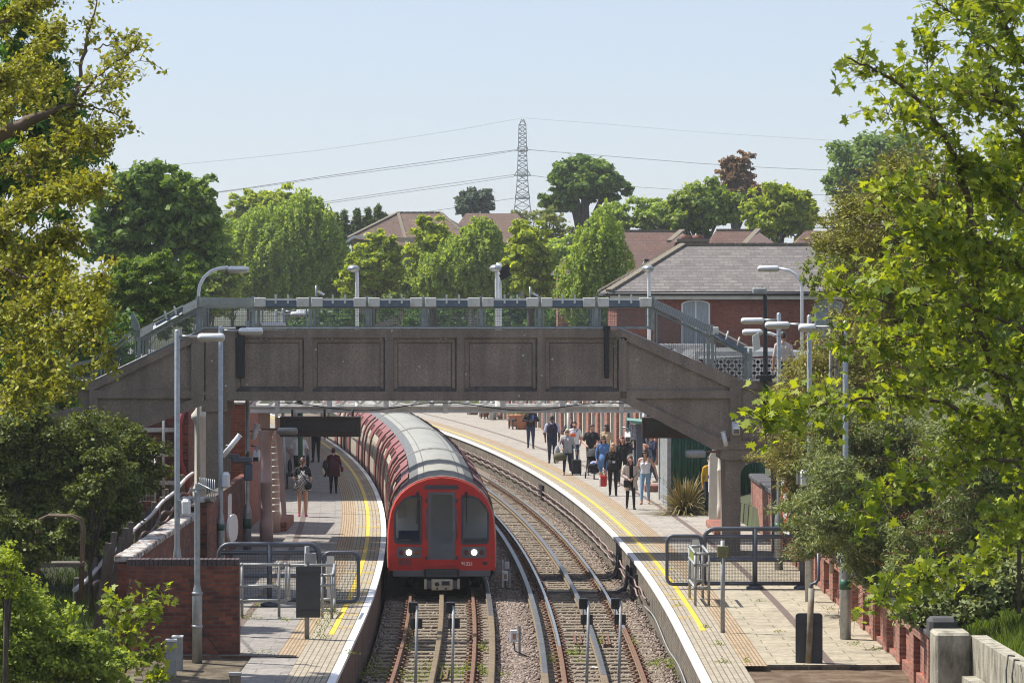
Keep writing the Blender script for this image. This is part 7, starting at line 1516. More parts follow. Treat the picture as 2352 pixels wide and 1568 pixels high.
def line(label, pts, r, dn, df):
    """pts: picture points along the hanging wire, dn..df: depth drift"""
    (xa, ya), (xb, yb) = pts[-2], pts[-1]; pts = pts+[(xb+(xb-xa)*2.5, yb+(yb-ya)*0.9)]; b = MB(); n = len(pts); fine = []
    for i in range(n-1):
        for k in range(6): t_ = k/6; fine.append((pts[i][0]+(pts[i+1][0]-pts[i][0])*t_, pts[i][1]+(pts[i+1][1]-pts[i][1])*t_))
    fine.append(pts[-1]); m = len(fine)
    W3 = [P(x, y, dn+(df-dn)*i/(m-1)) for i, (x, y) in enumerate(fine)]; b.tube(W3, r, 5, cap=False); return b.build('power_line', M['wire_far'], label=label, cat='power line', group='power lines hung from the pylon')
line('topmost faint power line falling to the left from the pylon', [(1200, 271), (1060, 297), (900, 322), (720, 347), (560, 364), (300, 388)], 0.024, PD, 700); line('topmost faint power line falling to the right from the pylon', [(1200, 271), (1400, 286), (1600, 303), (1800, 316), (2000, 328)], 0.024, PD, 700)
line('upper thick power line left of the pylon, top of its pair', [(1187, 344), (1040, 364), (880, 386), (720, 409), (560, 433), (440, 449)], 0.06, PD+7, 700); line('upper thick power line left of the pylon, bottom of its pair', [(1187, 346), (1040, 370), (880, 391), (720, 412), (560, 435), (440, 450)], 0.045, PD-7, 690)
line('middle power line left of the pylon, top of its pair', [(1182, 401), (1060, 418), (900, 441), (760, 462), (640, 478)], 0.05, PD+9, 700); line('middle power line left of the pylon, bottom of its pair', [(1182, 405), (1060, 424), (900, 446), (760, 466), (640, 482)], 0.045, PD-9, 690)
line('lowest power line left of the pylon above the roofs', [(1184, 455), (1130, 463), (1040, 478), (960, 489)], 0.05, PD, 720)
line('upper power line right of the pylon crossing in front of the brown tree', [(1214, 344), (1400, 359), (1600, 375), (1760, 385), (1900, 391), (2050, 396)], 0.06, PD, 690)
line('middle power line right of the pylon behind the big oak', [(1220, 403), (1330, 418), (1440, 428), (1560, 436), (1700, 444)], 0.05, PD, 700)
# white trellis by the landing
t = thing('trellis_fence', 'white diamond trellis fence behind the foot of the right stair mesh', 'fence', P(1700, 875, 91.5)); D = 91.5; q = lambda x, y: P(x, y, D)
b = MB(); b.bar(q(1600,812), q(1830,812), 0.08, 0.12); b.bar(q(1600,872), q(1830,872), 0.08, 0.08); b.bar(q(1600,824), q(1830,824), 0.05, 0.03)
for k in range(-3, 14): 
    x = 1600+17*k
    for a, c in (((x, 870), (x+44, 826)), ((x+44, 870), (x, 826))):
        if a[0] >= 1598 and c[0] >= 1598 and max(a[0], c[0]) <= 1832: b.bar(q(*a), q(*c), 0.03, 0.085)
for x in (1600, 1715, 1832): b.bar(q(x,885), q(x,806), 0.1, 0.1)
b.build('trellis', M['lattice_white'], t)
# ================================================================ foliage
DIA = (np.array([(0, -0.5), (0.30, -0.05), (0, 0.5), (-0.30, 0.05)]), [(0, 1, 2, 3)])
NARROW = (np.array([(0, -0.5), (0.13, -0.05), (0, 0.5), (-0.13, 0.05)]), [(0, 1, 2, 3)])
_mp = [(0, -0.02), (0.16, -0.20), (0.13, 0.0), (0.42, -0.14), (0.34, 0.05), (0.50, 0.22), (0.30, 0.22), (0.26, 0.34), (0.13, 0.30), (0.10, 0.50), (0, 0.66)]
MAPLE = (np.array(_mp+[(-x, y) for x, y in _mp[-2:0:-1]]), [tuple(range(20))])
_pl = []
for a_ in (-115, -62, 0, 62, 115):
    r_ = 0.62 if abs(a_) < 90 else 0.42
    for da, rr in ((-16, 0.55*r_), (0, r_), (16, 0.55*r_)): t_ = math.radians(90-a_-da); _pl.append((rr*math.cos(t_), rr*math.sin(t_)))
    _pl.append((0.09*math.cos(math.radians(90-a_-30)), 0.09*math.sin(math.radians(90-a_-30))))
PALM = (np.array(_pl)[::-1], [tuple(range(len(_pl)))])
def unit(v): return v/np.maximum(np.linalg.norm(v, axis=-1, keepdims=True), 1e-9)
def leaves(name, C, Nn, size, tmpl, mats, parent, midx=None, axis=None, fold=0.0):
    """one mesh of separate leaves: centres C, normals Nn, length size; axis = direction the leaf points"""
    n = len(C); T, Fs = tmpl; k = len(T); Nn = unit(Nn)
    if axis is None: axis = RNG.normal(size=(n, 3))
    a = axis-Nn*np.sum(axis*Nn, -1, keepdims=True); a = unit(a); bvec = np.cross(a, Nn)
    V = C[:, None]+(bvec[:, None]*T[None, :, 0:1]+a[:, None]*T[None, :, 1:2])*size[:, None, None]
    if fold: V = V-Nn[:, None]*(np.abs(T[None, :, 0:1])*fold+T[None, :, 1:2]**2*fold*0.6)*size[:, None, None]
    fl = np.concatenate([(np.array(f)[None]+k*np.arange(n)[:, None]) for f in Fs], 1).reshape(-1); tot = np.tile(np.array([len(f) for f in Fs]), n)
    me = fastmesh(name, (V.reshape(-1, 3)-np.array(tuple(wloc(parent)))) if parent is not None else V.reshape(-1, 3), fl, tot, mats, None if midx is None else np.repeat(midx, len(Fs)))
    return link(name, me, parent)
def ellpts(n, c, r, shell=0.45):
    d = unit(RNG.normal(size=(n, 3))); az = np.arctan2(d[:, 1], d[:, 0]); f1, f2, f3 = RNG.uniform(0, 6.28, 3); rad = RNG.random(n)**(shell*0.75)*(1.0+0.20*np.sin(3*az+f1)*np.cos(3*d[:, 2]+f2)+0.10*np.sin(7*az+f3+5*d[:, 2])+RNG.normal(size=n)*0.05); return np.array(c)+d*rad[:, None]*np.array(r), d
def crown_points(ells, nsub, per, rel=(0.16, 0.30), shell=0.45, flat=0.75, low=-0.6):
    """clumps spread through the ellipsoids, leaves on and in each clump"""
    w_ = np.array([e[1][0]*e[1][2]+e[1][1]*e[1][2] for e in ells]); w_ = w_/w_.sum(); Cs, Ns, subs = [], [], []
    for (c, r), ww in zip(ells, w_):
        ns = max(4, int(nsub*ww)); sc, sd = ellpts(ns*2, c, r, shell); keep = sd[:, 2] > low+RNG.uniform(-0.3, 0.1, len(sd)); sc, sd = sc[keep][:ns], sd[keep][:ns]
        mean = (r[0]+r[1]+r[2])/3; rs = RNG.uniform(rel[0], rel[1], len(sc))*mean
        for p, d, q_ in zip(sc, sd, rs):
            m = max(8, int(per*(q_/(rel[1]*mean))**2*RNG.uniform(0.6, 1.25))); u = unit(RNG.normal(size=(m, 3))); u[:, 2] = np.where(u[:, 2] < -0.35, -u[:, 2]*0.6, u[:, 2])
            rad = (0.35+0.75*RNG.random(m)**0.7+np.where(RNG.random(m) < 0.12, RNG.uniform(0, 0.5, m), 0))*q_; rad *= 1+0.25*np.sin(u[:, 0]*5+p[0])*np.cos(u[:, 1]*6+p[2])
            Cs.append(p+u*rad[:, None]*np.array([1, 1, flat])); Ns.append(unit(u*0.7+np.array([0, 0, 0.45])+RNG.normal(size=(m, 3))*0.55)); subs.append(p)
    return np.concatenate(Cs), np.concatenate(Ns), subs
def trunk(parent, base, top, r, subs, nlimb=7, m=None, name='trunk'):
    b = MB(); base, top = Vector(base), Vector(top); mid = (base+top)/2+Vector((random.uniform(-.2, .2), random.uniform(-.2, .2), 0))*r*4
    b.tube([base, mid, top], [r, r*0.75, r*0.35], 9)
    for p in random.sample(subs, min(nlimb, len(subs))):
        p = Vector(tuple(p)); s = base+(top-base)*random.uniform(0.35, 0.9); e = p; b.tube([s, (s+e)/2+Vector((0, 0, (e-s).length*0.08)), e], [r*0.38, r*0.22, r*0.06], 6)
    return b.build(name, m or M['bark'], parent)
def tree(name, label, cat, D, boxes, ground, leaf, size, nsub, per, rel=(0.16, 0.30), depth=None, tr=0.25, tmpl=DIA, shell=0.6, group=None, mats=None, low=-0.95, fold=0.15, jit=None, flat=0.8):
    """boxes: crown ellipsoids given by their outline in the survey picture (x0,y0,x1,y1[,dD]) at distance D"""
    ells = []
    for bx_ in boxes:
        d = D+(bx_[4] if len(bx_) > 4 else 0); x0, y0, x1, y1 = bx_[:4]; c = P((x0+x1)/2, (y0+y1)/2, d); rx, rz = (x1-x0)/2*d/F, (y1-y0)/2*d/F; ells.append((tuple(c), (rx*0.93, (depth or 0.9)*rx, rz*0.93)))
    c0 = ells[0][0]; t = thing(name, label, cat, (c0[0], c0[1], ground), group)
    C, Nn, subs = crown_points(ells, nsub, per, rel, shell, flat, low); n = len(C); sz = size*RNG.uniform(0.65, 1.3, n)
    leaves('crown', C, Nn, sz, tmpl, [leaf], t, fold=fold); trunk(t, (c0[0], c0[1], ground), (c0[0], c0[1], c0[2]+ells[0][1][2]*0.45), tr, subs, 12)
    return t
def weeping(label, D, boxes, ground, leaf, size, nst, per, tr=0.2, name='birch_tree', cat='tree', group=None, lenr=(0.25, 0.55)):
    """strings of small leaves hanging from arching shoots"""
    ells = []
    for x0, y0, x1, y1 in boxes: c = P((x0+x1)/2, (y0+y1)/2, D); ells.append((np.array(tuple(c)), np.array([(x1-x0)/2*D/F, (x1-x0)/2*D/F*0.8, (y1-y0)/2*D/F])))
    c0 = ells[0][0]; t = thing(name, label, cat, (c0[0], c0[1], ground), group); Cs = []; w_ = np.array([e[1][0]*e[1][2] for e in ells]); w_ /= w_.sum(); subs = []
    for (c, r), ww in zip(ells, w_):
        for i in range(int(nst*ww)):
            d = unit(RNG.normal(size=3)); rad = RNG.random()**0.32*(1+0.16*math.sin(4*d[0]+3*d[2]+c[0])+0.10*math.sin(9*d[0]-7*d[2]+c[1])); p = c+d*r*rad*0.98; subs.append(p); L_ = RNG.uniform(*lenr)*r[2]; m = int(per*RNG.uniform(0.6, 1.3)); s = RNG.random(m); out = np.array([d[0], d[1], 0.0])
            q_ = p+np.outer(0.28*s*L_, out)+np.stack([0*s, 0*s, 0.22*L_*np.sin(s*2.2)-s*L_*0.9], 1)+RNG.normal(size=(m, 3))*np.array([0.07, 0.07, 0.05])*(0.5+r[0]*0.22); Cs.append(q_)
    C = np.concatenate(Cs); n = len(C); Nn = unit(RNG.normal(size=(n, 3))+np.array([-0.2, -0.25, 0.5])); ax = np.tile(np.array([0, 0, -1.0]), (n, 1))+RNG.normal(size=(n, 3))*0.5
    leaves('crown', C, Nn, size*RNG.uniform(0.6, 1.3, n), DIA, [leaf], t, axis=ax); trunk(t, (c0[0], c0[1], ground), (c0[0], c0[1], c0[2]+ells[0][1][2]*0.6), tr, subs, 10, M['pale_bark'])
    return t
M['pale_bark'] = mat('birch_bark', (0.40, 0.38, 0.34), 0.8, 0, scale=3, col2=(0.10, 0.09, 0.08), thr=(0.5, 0.62), stretch=(1, 1, 5))
def conifer(label, D, spires, ground, leaf, size, per, name='conifer', group=None, spread=0.30):
    """spires: (x, ytop, ybottom, halfwidth) in the picture"""
    x, yt, yb, hw = spires[0]; t = thing(name, label, 'tree', tuple(P(x, yt, D)*1)[:2]+(ground,), group); Cs, Ns, Ax = [], [], []; b = MB()
    for i, (x, yt, yb, hw) in enumerate(spires):
        d = D+RNG.uniform(-1.5, 1.5); top, bot, R_ = P(x, yt, d), P(x, yb, d), hw*d/F; nb = int(70*(1+(yb-yt)/150)); b.tube([bot-Vector((0, 0, 1.5)), top], [0.16, 0.02], 6)
        for k in range(nb):
            u = RNG.random()**0.8; z = top.z+(bot.z-top.z)*u; a = RNG.uniform(0, 6.283); ln = R_*(0.15+0.95*u)*RNG.uniform(0.6, 1.15); m = int(per*(0.3+ln/R_)); s = RNG.random(m)**0.8; dirv = np.array([math.cos(a), math.sin(a), 0.0])
            q_ = np.array([top.x, top.y, z])+np.outer(s*ln, dirv)+np.stack([0*s, 0*s, ln*(0.25*s-0.35*s*s)], 1)+RNG.normal(size=(m, 3))*spread*R_*0.25*(1.1-s[:, None]*0.7); Cs.append(q_); Ns.append(np.tile([0, 0, 1.0], (m, 1))+RNG.normal(size=(m, 3))*0.6); Ax.append(np.tile(dirv, (m, 1))+RNG.normal(size=(m, 3))*0.45)
    C = np.concatenate(Cs); leaves('crown', C, np.concatenate(Ns), size*RNG.uniform(0.6, 1.3, len(C)), NARROW, [leaf], t, axis=np.concatenate(Ax)); b.build('trunk', M['bark'], t); return t
# ---- tints
lf = {}
lf['oak'] = leafmat('oak_leaf', (0.066, 0.139, 0.035), (0.241, 0.344, 0.062), trans=0.34)
lf['dark'] = leafmat('dark_leaf', (0.035, 0.096, 0.026), (0.138, 0.252, 0.051), trans=0.32)
lf['maple_far'] = leafmat('bright_maple_leaf', (0.135, 0.213, 0.026), (0.491, 0.547, 0.059), trans=0.44)
lf['birch'] = leafmat('birch_leaf', (0.157, 0.248, 0.047), (0.432, 0.524, 0.119), trans=0.42)
lf['mid'] = leafmat('mid_green_leaf', (0.089, 0.175, 0.036), (0.345, 0.410, 0.077), trans=0.40)
lf['olive'] = leafmat('olive_leaf', (0.116, 0.155, 0.039), (0.271, 0.290, 0.077), trans=0.37)
lf['bronze'] = leafmat('bronze_leaf', (0.165, 0.098, 0.057), (0.369, 0.242, 0.126), trans=0.32, tcol=(1.3, 1.0, 0.6))
lf['gum'] = leafmat('blue_green_leaf', (0.068, 0.106, 0.081), (0.165, 0.214, 0.165), trans=0.27)
lf['pine'] = leafmat('pine_leaf', (0.060, 0.116, 0.046), (0.214, 0.281, 0.092), trans=0.24)
lf['fern'] = leafmat('feathery_leaf', (0.075, 0.155, 0.026), (0.257, 0.346, 0.066), trans=0.42)
# ---- the row beyond the bridges
tree('oak_tree', 'big round dark oak standing alone on the skyline right of the pylon', 'tree', 300, [(1262,362,1420,470), (1243,420,1330,500), (1360,400,1450,470), (1300,358,1390,420), (1256,370,1320,430)], 2, lf['oak'], 0.42, 330, 170, (0.17, 0.30), tr=0.7)
tree('leafy_tree', 'tall bronze brown tree behind the green trees at the right', 'tree', 310, [(1650,345,1735,450), (1622,400,1765,500)], 2, lf['bronze'], 0.40, 240, 110, (0.14, 0.26), tr=0.4)
tree('leafy_tree', 'dark green spreading tree left of the bronze tree, behind the brown roofs', 'tree', 250, [(1540,418,1700,540), (1522,450,1620,540)], 2, lf['mid'], 0.38, 280, 140, (0.15, 0.28), tr=0.4)
tree('leafy_tree', 'rounded bright green tree right of the bronze tree above the slate roof', 'tree', 240, [(1710,414,1860,560), (1700,460,1790,560), (1800,440,1878,560)], 2, lf['maple_far'], 0.36, 300, 150, (0.16, 0.28), tr=0.4)
tree('oak_tree', 'large hazy oak behind the right foreground maple', 'tree', 290, [(1905,310,2110,480), (1885,380,2010,470), (2020,290,2140,420)], 2, lf['oak'], 0.42, 330, 160, (0.17, 0.30), tr=0.6)
tree('leafy_tree', 'pale olive hedge trees left of the dark spreading tree', 'tree', 270, [(1440,460,1560,545), (1350,470,1460,545), (1500,470,1600,550)], 2, lf['birch'], 0.36, 260, 120, (0.18, 0.32), tr=0.3)
tree('gum_tree', 'grey green twin topped tree just left of the pylon', 'tree', 360, [(1048,430,1105,510), (1095,426,1137,500)], 2, lf['gum'], 0.42, 150, 100, (0.2, 0.36), tr=0.4)
tree('scrub', 'low hazy scrub at the foot of the pylon', 'shrub', 420, [(1210,480,1300,520), (1150,488,1240,520)], 2, lf['olive'], 0.5, 40, 60, (0.25, 0.45), tr=0.2)
tree('leafy_tree', 'thin pale young tree between the pylon and the big oak', 'tree', 240, [(1225,470,1300,600), (1260,500,1330,600)], 2, lf['olive'], 0.24, 70, 60, (0.16, 0.3), tr=0.12)
tree('oak_tree', 'round bright tree behind the weeping birch on the left skyline', 'tree', 300, [(515,434,640,540), (560,432,700,520)], 2, lf['maple_far'], 0.36, 260, 140, (0.14, 0.24), tr=0.4)
conifer('cluster of dark conifers left of the tan roofed house', 275, [(868,472,560,34), (845,478,560,30), (820,480,560,30), (790,484,560,30), (772,490,560,26), (885,490,560,22)], 2, lf['pine'], 0.38, 46)
weeping('big weeping birch left of centre behind the bridge', 238, [(560,440,770,690), (520,500,660,690), (660,455,780,600)], 2, lf['birch'], 0.24, 2600, 30, tr=0.3)
weeping('second weeping birch in front of the tan roofs, right of centre', 222, [(1010,510,1160,690), (950,570,1080,690), (1060,500,1150,600)], 2, lf['birch'], 0.22, 1900, 30, tr=0.25)
weeping('third birch leaning over the small gabled house', 182, [(1320,475,1440,700), (1285,560,1400,770), (1340,600,1450,770)], 2, lf['birch'], 0.19, 1500, 26, tr=0.18)
tree('leafy_tree', 'olive bushy tree between the dark based maple and the leaning birch', 'tree', 235, [(1235,540,1345,710), (1270,560,1400,700)], 1, lf['birch'], 0.34, 200, 110, (0.16, 0.3), tr=0.15)
tree('leafy_tree', 'rounded low green tree just right of the big weeping birch', 'tree', 262, [(725,575,835,710), (760,600,900,710)], 1, lf['mid'], 0.36, 200, 110, (0.16, 0.3), tr=0.15)
tree('leafy_tree', 'low mixed green trees under the tan roofs, behind the bridge lamp', 'tree', 244, [(870,590,990,720), (1030,590,1130,720), (1120,600,1200,720)], 1, lf['mid'], 0.36, 260, 110, (0.16, 0.3), tr=0.15)
tree('leafy_tree', 'dark leafy tree between the broad chestnut and the big weeping birch', 'tree', 270, [(470,520,600,720), (430,600,560,730)], 1, lf['oak'], 0.36, 220, 120, (0.16, 0.3), tr=0.2)
tree('leafy_tree', 'pale green hedge line filling the gap beneath the conifers', 'tree', 268, [(640,560,760,720), (560,600,680,720), (840,560,900,700)], 1, lf['birch'], 0.36, 260, 110, (0.16, 0.3), tr=0.15)
tree('leafy_tree', 'dense green tree between the feathery clump and the big weeping birch', 'tree', 200, [(400,560,560,730), (440,500,540,640)], 1, lf['mid'], 0.3, 260, 120, (0.16, 0.3), tr=0.2)
tree('maple_tree', 'bright maple below the tan roof, left of centre', 'tree', 228, [(790,545,930,700), (850,530,935,640), (775,610,860,700)], 1, lf['maple_far'], 0.34, 260, 130, (0.14, 0.26), tr=0.3)
tree('maple_tree', 'tall narrow bright maple right of the tan roof hip', 'tree', 226, [(935,500,1045,690), (955,486,1015,580)], 1, lf['maple_far'], 0.34, 200, 120, (0.16, 0.28), tr=0.3)
tree('maple_tree', 'dark based bright maple left of the gabled house', 'tree', 206, [(1160,510,1275,690), (1165,500,1225,600), (1200,580,1285,700)], 1, lf['maple_far'], 0.31, 260, 130, (0.15, 0.27), tr=0.3)
tree('leafy_tree', 'mid green tree low between the maple and the weeping birch', 'tree', 245, [(700,560,840,700), (480,560,600,700)], 1, lf['mid'], 0.36, 200, 120, (0.15, 0.27), tr=0.2)
tree('shrub', 'low dark shrubs behind the bridge mesh at the centre', 'shrub', 232, [(640,690,900,790), (880,680,1120,790), (1080,690,1380,790)], 0.5, lf['dark'], 0.34, 200, 110, (0.15, 0.3), tr=0.1)
tree('chestnut_tree', 'broad dark green chestnut behind the yellow green tree, left', 'tree', 150, [(210,370,420,620), (330,390,515,640), (200,480,360,660), (420,450,525,660)], 2, lf['oak'], 0.32, 420, 190, (0.14, 0.25), tr=0.35)
tree('bamboo_clump', 'soft feathery green bamboo like mass behind the left bridge stair', 'bamboo', 112, [(190,620,330,800), (290,575,420,790), (380,600,478,780), (240,592,350,760), (335,568,390,650), (265,590,310,650), (420,590,455,650)], 1.0, lf['fern'], 0.19, 620, 150, (0.12, 0.24), tr=0.06, tmpl=NARROW)
tree('shrub', 'dark shrub under the feathery clump behind the left stair mesh', 'shrub', 94, [(180,700,360,900), (100,720,260,920)], 1.0, lf['dark'], 0.18, 90, 120, (0.16, 0.3), tr=0.1)
# ---- left foreground: a dark chestnut, then the yellow green tree in front of it
tree('chestnut_tree', 'dark large leaved chestnut behind the yellow green tree at the left edge', 'tree', 60, [(-160,100,60,500), (-180,250,30,640,9), (-60,-80,150,330), (40,90,200,420), (-60,250,235,560), (-80,520,190,760), (60,300,258,470), (-60,700,150,900)], 3, leafmat('chestnut_leaf', (0.042, 0.117, 0.028), (0.174, 0.326, 0.046), trans=0.3), 0.24, 460, 60, (0.12, 0.24), tr=0.1, tmpl=PALM, fold=0.3)
tree('chestnut_tree', 'tall dark tree mostly out of frame beyond the large leaved chestnut, far left', 'tree', 78, [(-560,-200,-100,300), (-640,240,-160,740), (-420,-420,40,60), (-240,420,60,900), (-600,240,-140,720,18), (-330,-480,30,-100,16)], 1, lf['oak'], 0.34, 700, 60, (0.12, 0.24), tr=0.3)
def branchy(name, label, D, limbs, leaf, size, tmpl, cat='tree', seed=1, dens=1.0, twig=0.5, fold=0.25, droop=0.3, loc=None, per=7, skipfirst=0.15, thick=1.0, nt=26, updir=0.35, spread=1.0, flatn=0.6, limbmat='twig'):
    """limbs: list of (picture polyline, start radius m, depth drift, leafiness); twigs with leaves grow along them"""
    rg = np.random.default_rng(seed); p0 = P(*limbs[0][0][0], D); t = thing(name, label, cat, loc or tuple(p0)); wood = MB(); Cs, Ns, Ax = [], [], []
    for pts, r0, drift, lf_ in limbs:
        W3 = [P(x, y, D+drift*i/(len(pts)-1)) for i, (x, y) in enumerate(pts)]; Q = []
        for i in range(len(W3)-1):
            for k in range(5): Q.append(W3[i].lerp(W3[i+1], k/5)+Vector(rg.normal(size=3)*0.012))
        Q.append(W3[-1]); n = len(Q); wood.tube(Q, [max(0.004, r0*(1-0.85*i/(n-1))) for i in range(n)], 7)
        ntw = int(nt*lf_*dens)
        for j in range(ntw):
            u = skipfirst+(1-skipfirst)*rg.random(); i = min(n-2, int(u*(n-1))); s = Q[i]; d = (Q[i+1]-Q[i]).normalized(); dv = unit(np.array(tuple(d))*0.6+rg.normal(size=3)*np.array([1, 0.9, 0.8])*spread+np.array([0, 0, updir])); ln = twig*rg.uniform(0.35, 1.1)
            m = max(2, int(per*rg.uniform(0.6, 1.3))); e = np.array(tuple(s))+dv*ln+np.array([0, 0, -droop*ln*0.3]); mid = np.array(tuple(s))+dv*ln*0.5+np.array([0, 0, 0.05*ln]); wood.tube([s, Vector(mid), Vector(e)], [0.006*thick, 0.004*thick, 0.002*thick], 4, cap=False)
            for q_ in range(m):
                v = 0.15+0.9*(q_+rg.random())/m; c = np.array(tuple(s))*(1-v)+e*v+np.array([0, 0, 0.05*ln*math.sin(v*3.1)])+rg.normal(size=3)*size*0.45; Cs.append(c); Ns.append(unit(np.array([0, -0.12, flatn])+rg.normal(size=3)*0.55)); Ax.append(unit(dv*0.6+rg.normal(size=3)*0.8+np.array([0, 0, -droop])))
    C = np.array(Cs); leaves('crown', C, np.array(Ns), size*rg.uniform(0.6, 1.25, len(C)), tmpl, [leaf], t, axis=np.array(Ax), fold=fold); wood.build('branches', M[limbmat], t); return t
lf['ash'] = leafmat('yellow_green_leaf', (0.165, 0.182, 0.022), (0.462, 0.473, 0.066), trans=0.35, tcol=(1.3, 1.2, 0.4), c3=(0.42, 0.34, 0.08))
L_ash = [([(-60,330), (20,300), (90,270), (150,247), (185,243)], 0.12, 0, 0.34), ([(170,245), (178,190), (195,130), (205,70), (222,10), (230,-30)], 0.035, 1, 0.42), ([(190,215), (225,175), (260,148), (300,118), (322,85)], 0.022, -1, 0.44), ([(195,220), (235,205), (270,190), (300,185)], 0.015, 1, 0.31), ([(185,243), (230,250), (270,265), (300,285)], 0.015, 0, 0.34), ([(215,110), (250,105), (275,95), (310,72)], 0.012, 1, 0.26), ([(180,200), (215,200), (260,175), (290,160), (325,135)], 0.012, -2, 0.31),
 ([(-40,420), (40,380), (100,350), (180,330), (235,300)], 0.04, -1, 2.6), ([(-40,200), (30,180), (90,120), (140,60)], 0.04, 2, 2.8), ([(-40,60), (40,40), (90,0), (130,-30)], 0.03, 1, 2.2), ([(-40,520), (50,480), (130,440), (200,430)], 0.04, -2, 3.0), ([(-40,640), (40,610), (120,560), (180,540)], 0.04, -1, 3.2), ([(-30,600), (60,640), (150,620), (205,690), (240,620)], 0.03, -3, 2.2), ([(-40,760), (40,720), (110,690), (180,680)], 0.035, -2, 3.0), ([(-40,820), (50,800), (120,770), (190,740), (230,725)], 0.03, -3, 2.6), ([(-20,860), (60,850), (130,830), (200,780), (235,745)], 0.022, -3, 1.6), ([(0,900), (60,890), (140,880), (220,830), (265,825)], 0.018, -3, 1.2), ([(-30,280), (30,240), (80,200), (130,180)], 0.03, 3, 2.4), ([(-30,930), (40,920), (110,900), (170,890)], 0.02, -2, 1.6), ([(60,400), (140,420), (200,440), (255,410)], 0.02, -2, 1.7), ([(100,260), (150,300), (210,310), (262,330)], 0.02, 0, 1.5), ([(-30,480), (10,560), (60,700), (90,820)], 0.05, 1, 3.0), ([(40,560), (110,600), (150,650), (190,720)], 0.03, 0, 2.2)]
branchy('ash_tree', 'yellow green feathery leaved tree with a thick sawn limb, at the left edge in front', 46, L_ash, lf['ash'], 0.082, DIA, seed=3, dens=1.6, twig=0.38, per=18, droop=0.45, nt=26, updir=0.25, limbmat='twig')
# ---- left bank
lf['ivy'] = leafmat('ivy_leaf', (0.048, 0.077, 0.014), (0.174, 0.200, 0.031), trans=0.22, rough=0.55)
lf['bank'] = leafmat('bank_leaf', (0.112, 0.190, 0.028), (0.426, 0.493, 0.073), trans=0.35)
def shrub(label, D, boxes, leaf, size, nsub, per, tmpl=DIA, rel=(0.22, 0.4), ground=0.8, name='shrub', group=None, depth=1.0): return tree(name, label, 'shrub', D, boxes, ground, leaf, size, nsub, per, rel, depth, 0.05, tmpl, 0.5, group)
shrub('dark ivy covered slope between the pipe hoop and the left bridge landing', 82, [(120,960,330,1120), (230,1000,400,1150), (60,1040,240,1180)], lf['ivy'], 0.10, 170, 190, rel=(0.25, 0.42))
shrub('dark ivy mass below the left bridge stair', 72, [(-60,900,130,1130), (60,930,240,1150), (150,980,275,1160), (-40,1050,150,1220)], lf['ivy'], 0.10, 190, 190, tmpl=DIA)
shrub('low green undergrowth along the foot of the left bank', 76, [(-40,1140,160,1320), (120,1120,270,1280), (200,1080,340,1220)], lf['ivy'], 0.10, 190, 180, rel=(0.25, 0.45))
shrub('low dark brambles along the bank behind the tall leaning boards', 70, [(160,1080,260,1200), (200,1020,300,1120), (120,1160,230,1290)], lf['ivy'], 0.09, 110, 170, rel=(0.25, 0.45))
shrub('shaded bramble bank behind the pipe hoop at the left edge', 62, [(-80,1120,60,1330), (10,1200,120,1330)], lf['ivy'], 0.09, 90, 170)
shrub('dark bush hanging over the left landing of the concrete bridge', 80, [(-40,780,130,930), (60,840,180,960)], lf['dark'], 0.12, 90, 120)
shrub('sunlit bramble bush in the bottom left corner', 50, [(-60,1330,140,1600), (60,1390,230,1600), (150,1450,300,1610), (-40,1260,60,1400)], lf['bank'], 0.075, 260, 200, tmpl=DIA)
shrub('tall yellow green sprig at the left edge above the brambles', 49, [(-20,1235,48,1420)], leafmat('sprig_leaf', (0.155, 0.232, 0.023), (0.465, 0.527, 0.046), trans=0.4), 0.06, 40, 80)
lf['maple'] = leafmat('maple_leaf', (0.100, 0.165, 0.022), (0.400, 0.453, 0.050), trans=0.45, tcol=(1.5, 1.4, 0.35), rough=0.5)
branchy('maple_sapling', 'young maple sapling in front of the dark brick end wall', 52, [([(280,1600), (290,1500), (295,1420), (300,1330)], 0.02, 0, 1.6), ([(292,1480), (330,1420), (370,1370)], 0.01, -0.5, 1.1), ([(285,1540), (330,1520), (370,1490)], 0.01, -0.5, 1.2), ([(290,1450), (260,1410), (250,1370)], 0.01, 0.5, 1.1), ([(282,1560), (240,1540), (215,1500)], 0.01, -0.5, 1.2), ([(300,1600), (350,1580), (365,1540)], 0.01, -0.6, 1.2), ([(296,1420), (340,1370), (392,1375)], 0.008, -0.3, 0.8)], lf['maple'], 0.15, MAPLE, cat='sapling', seed=8, twig=0.26, per=4, nt=22, droop=0.25)
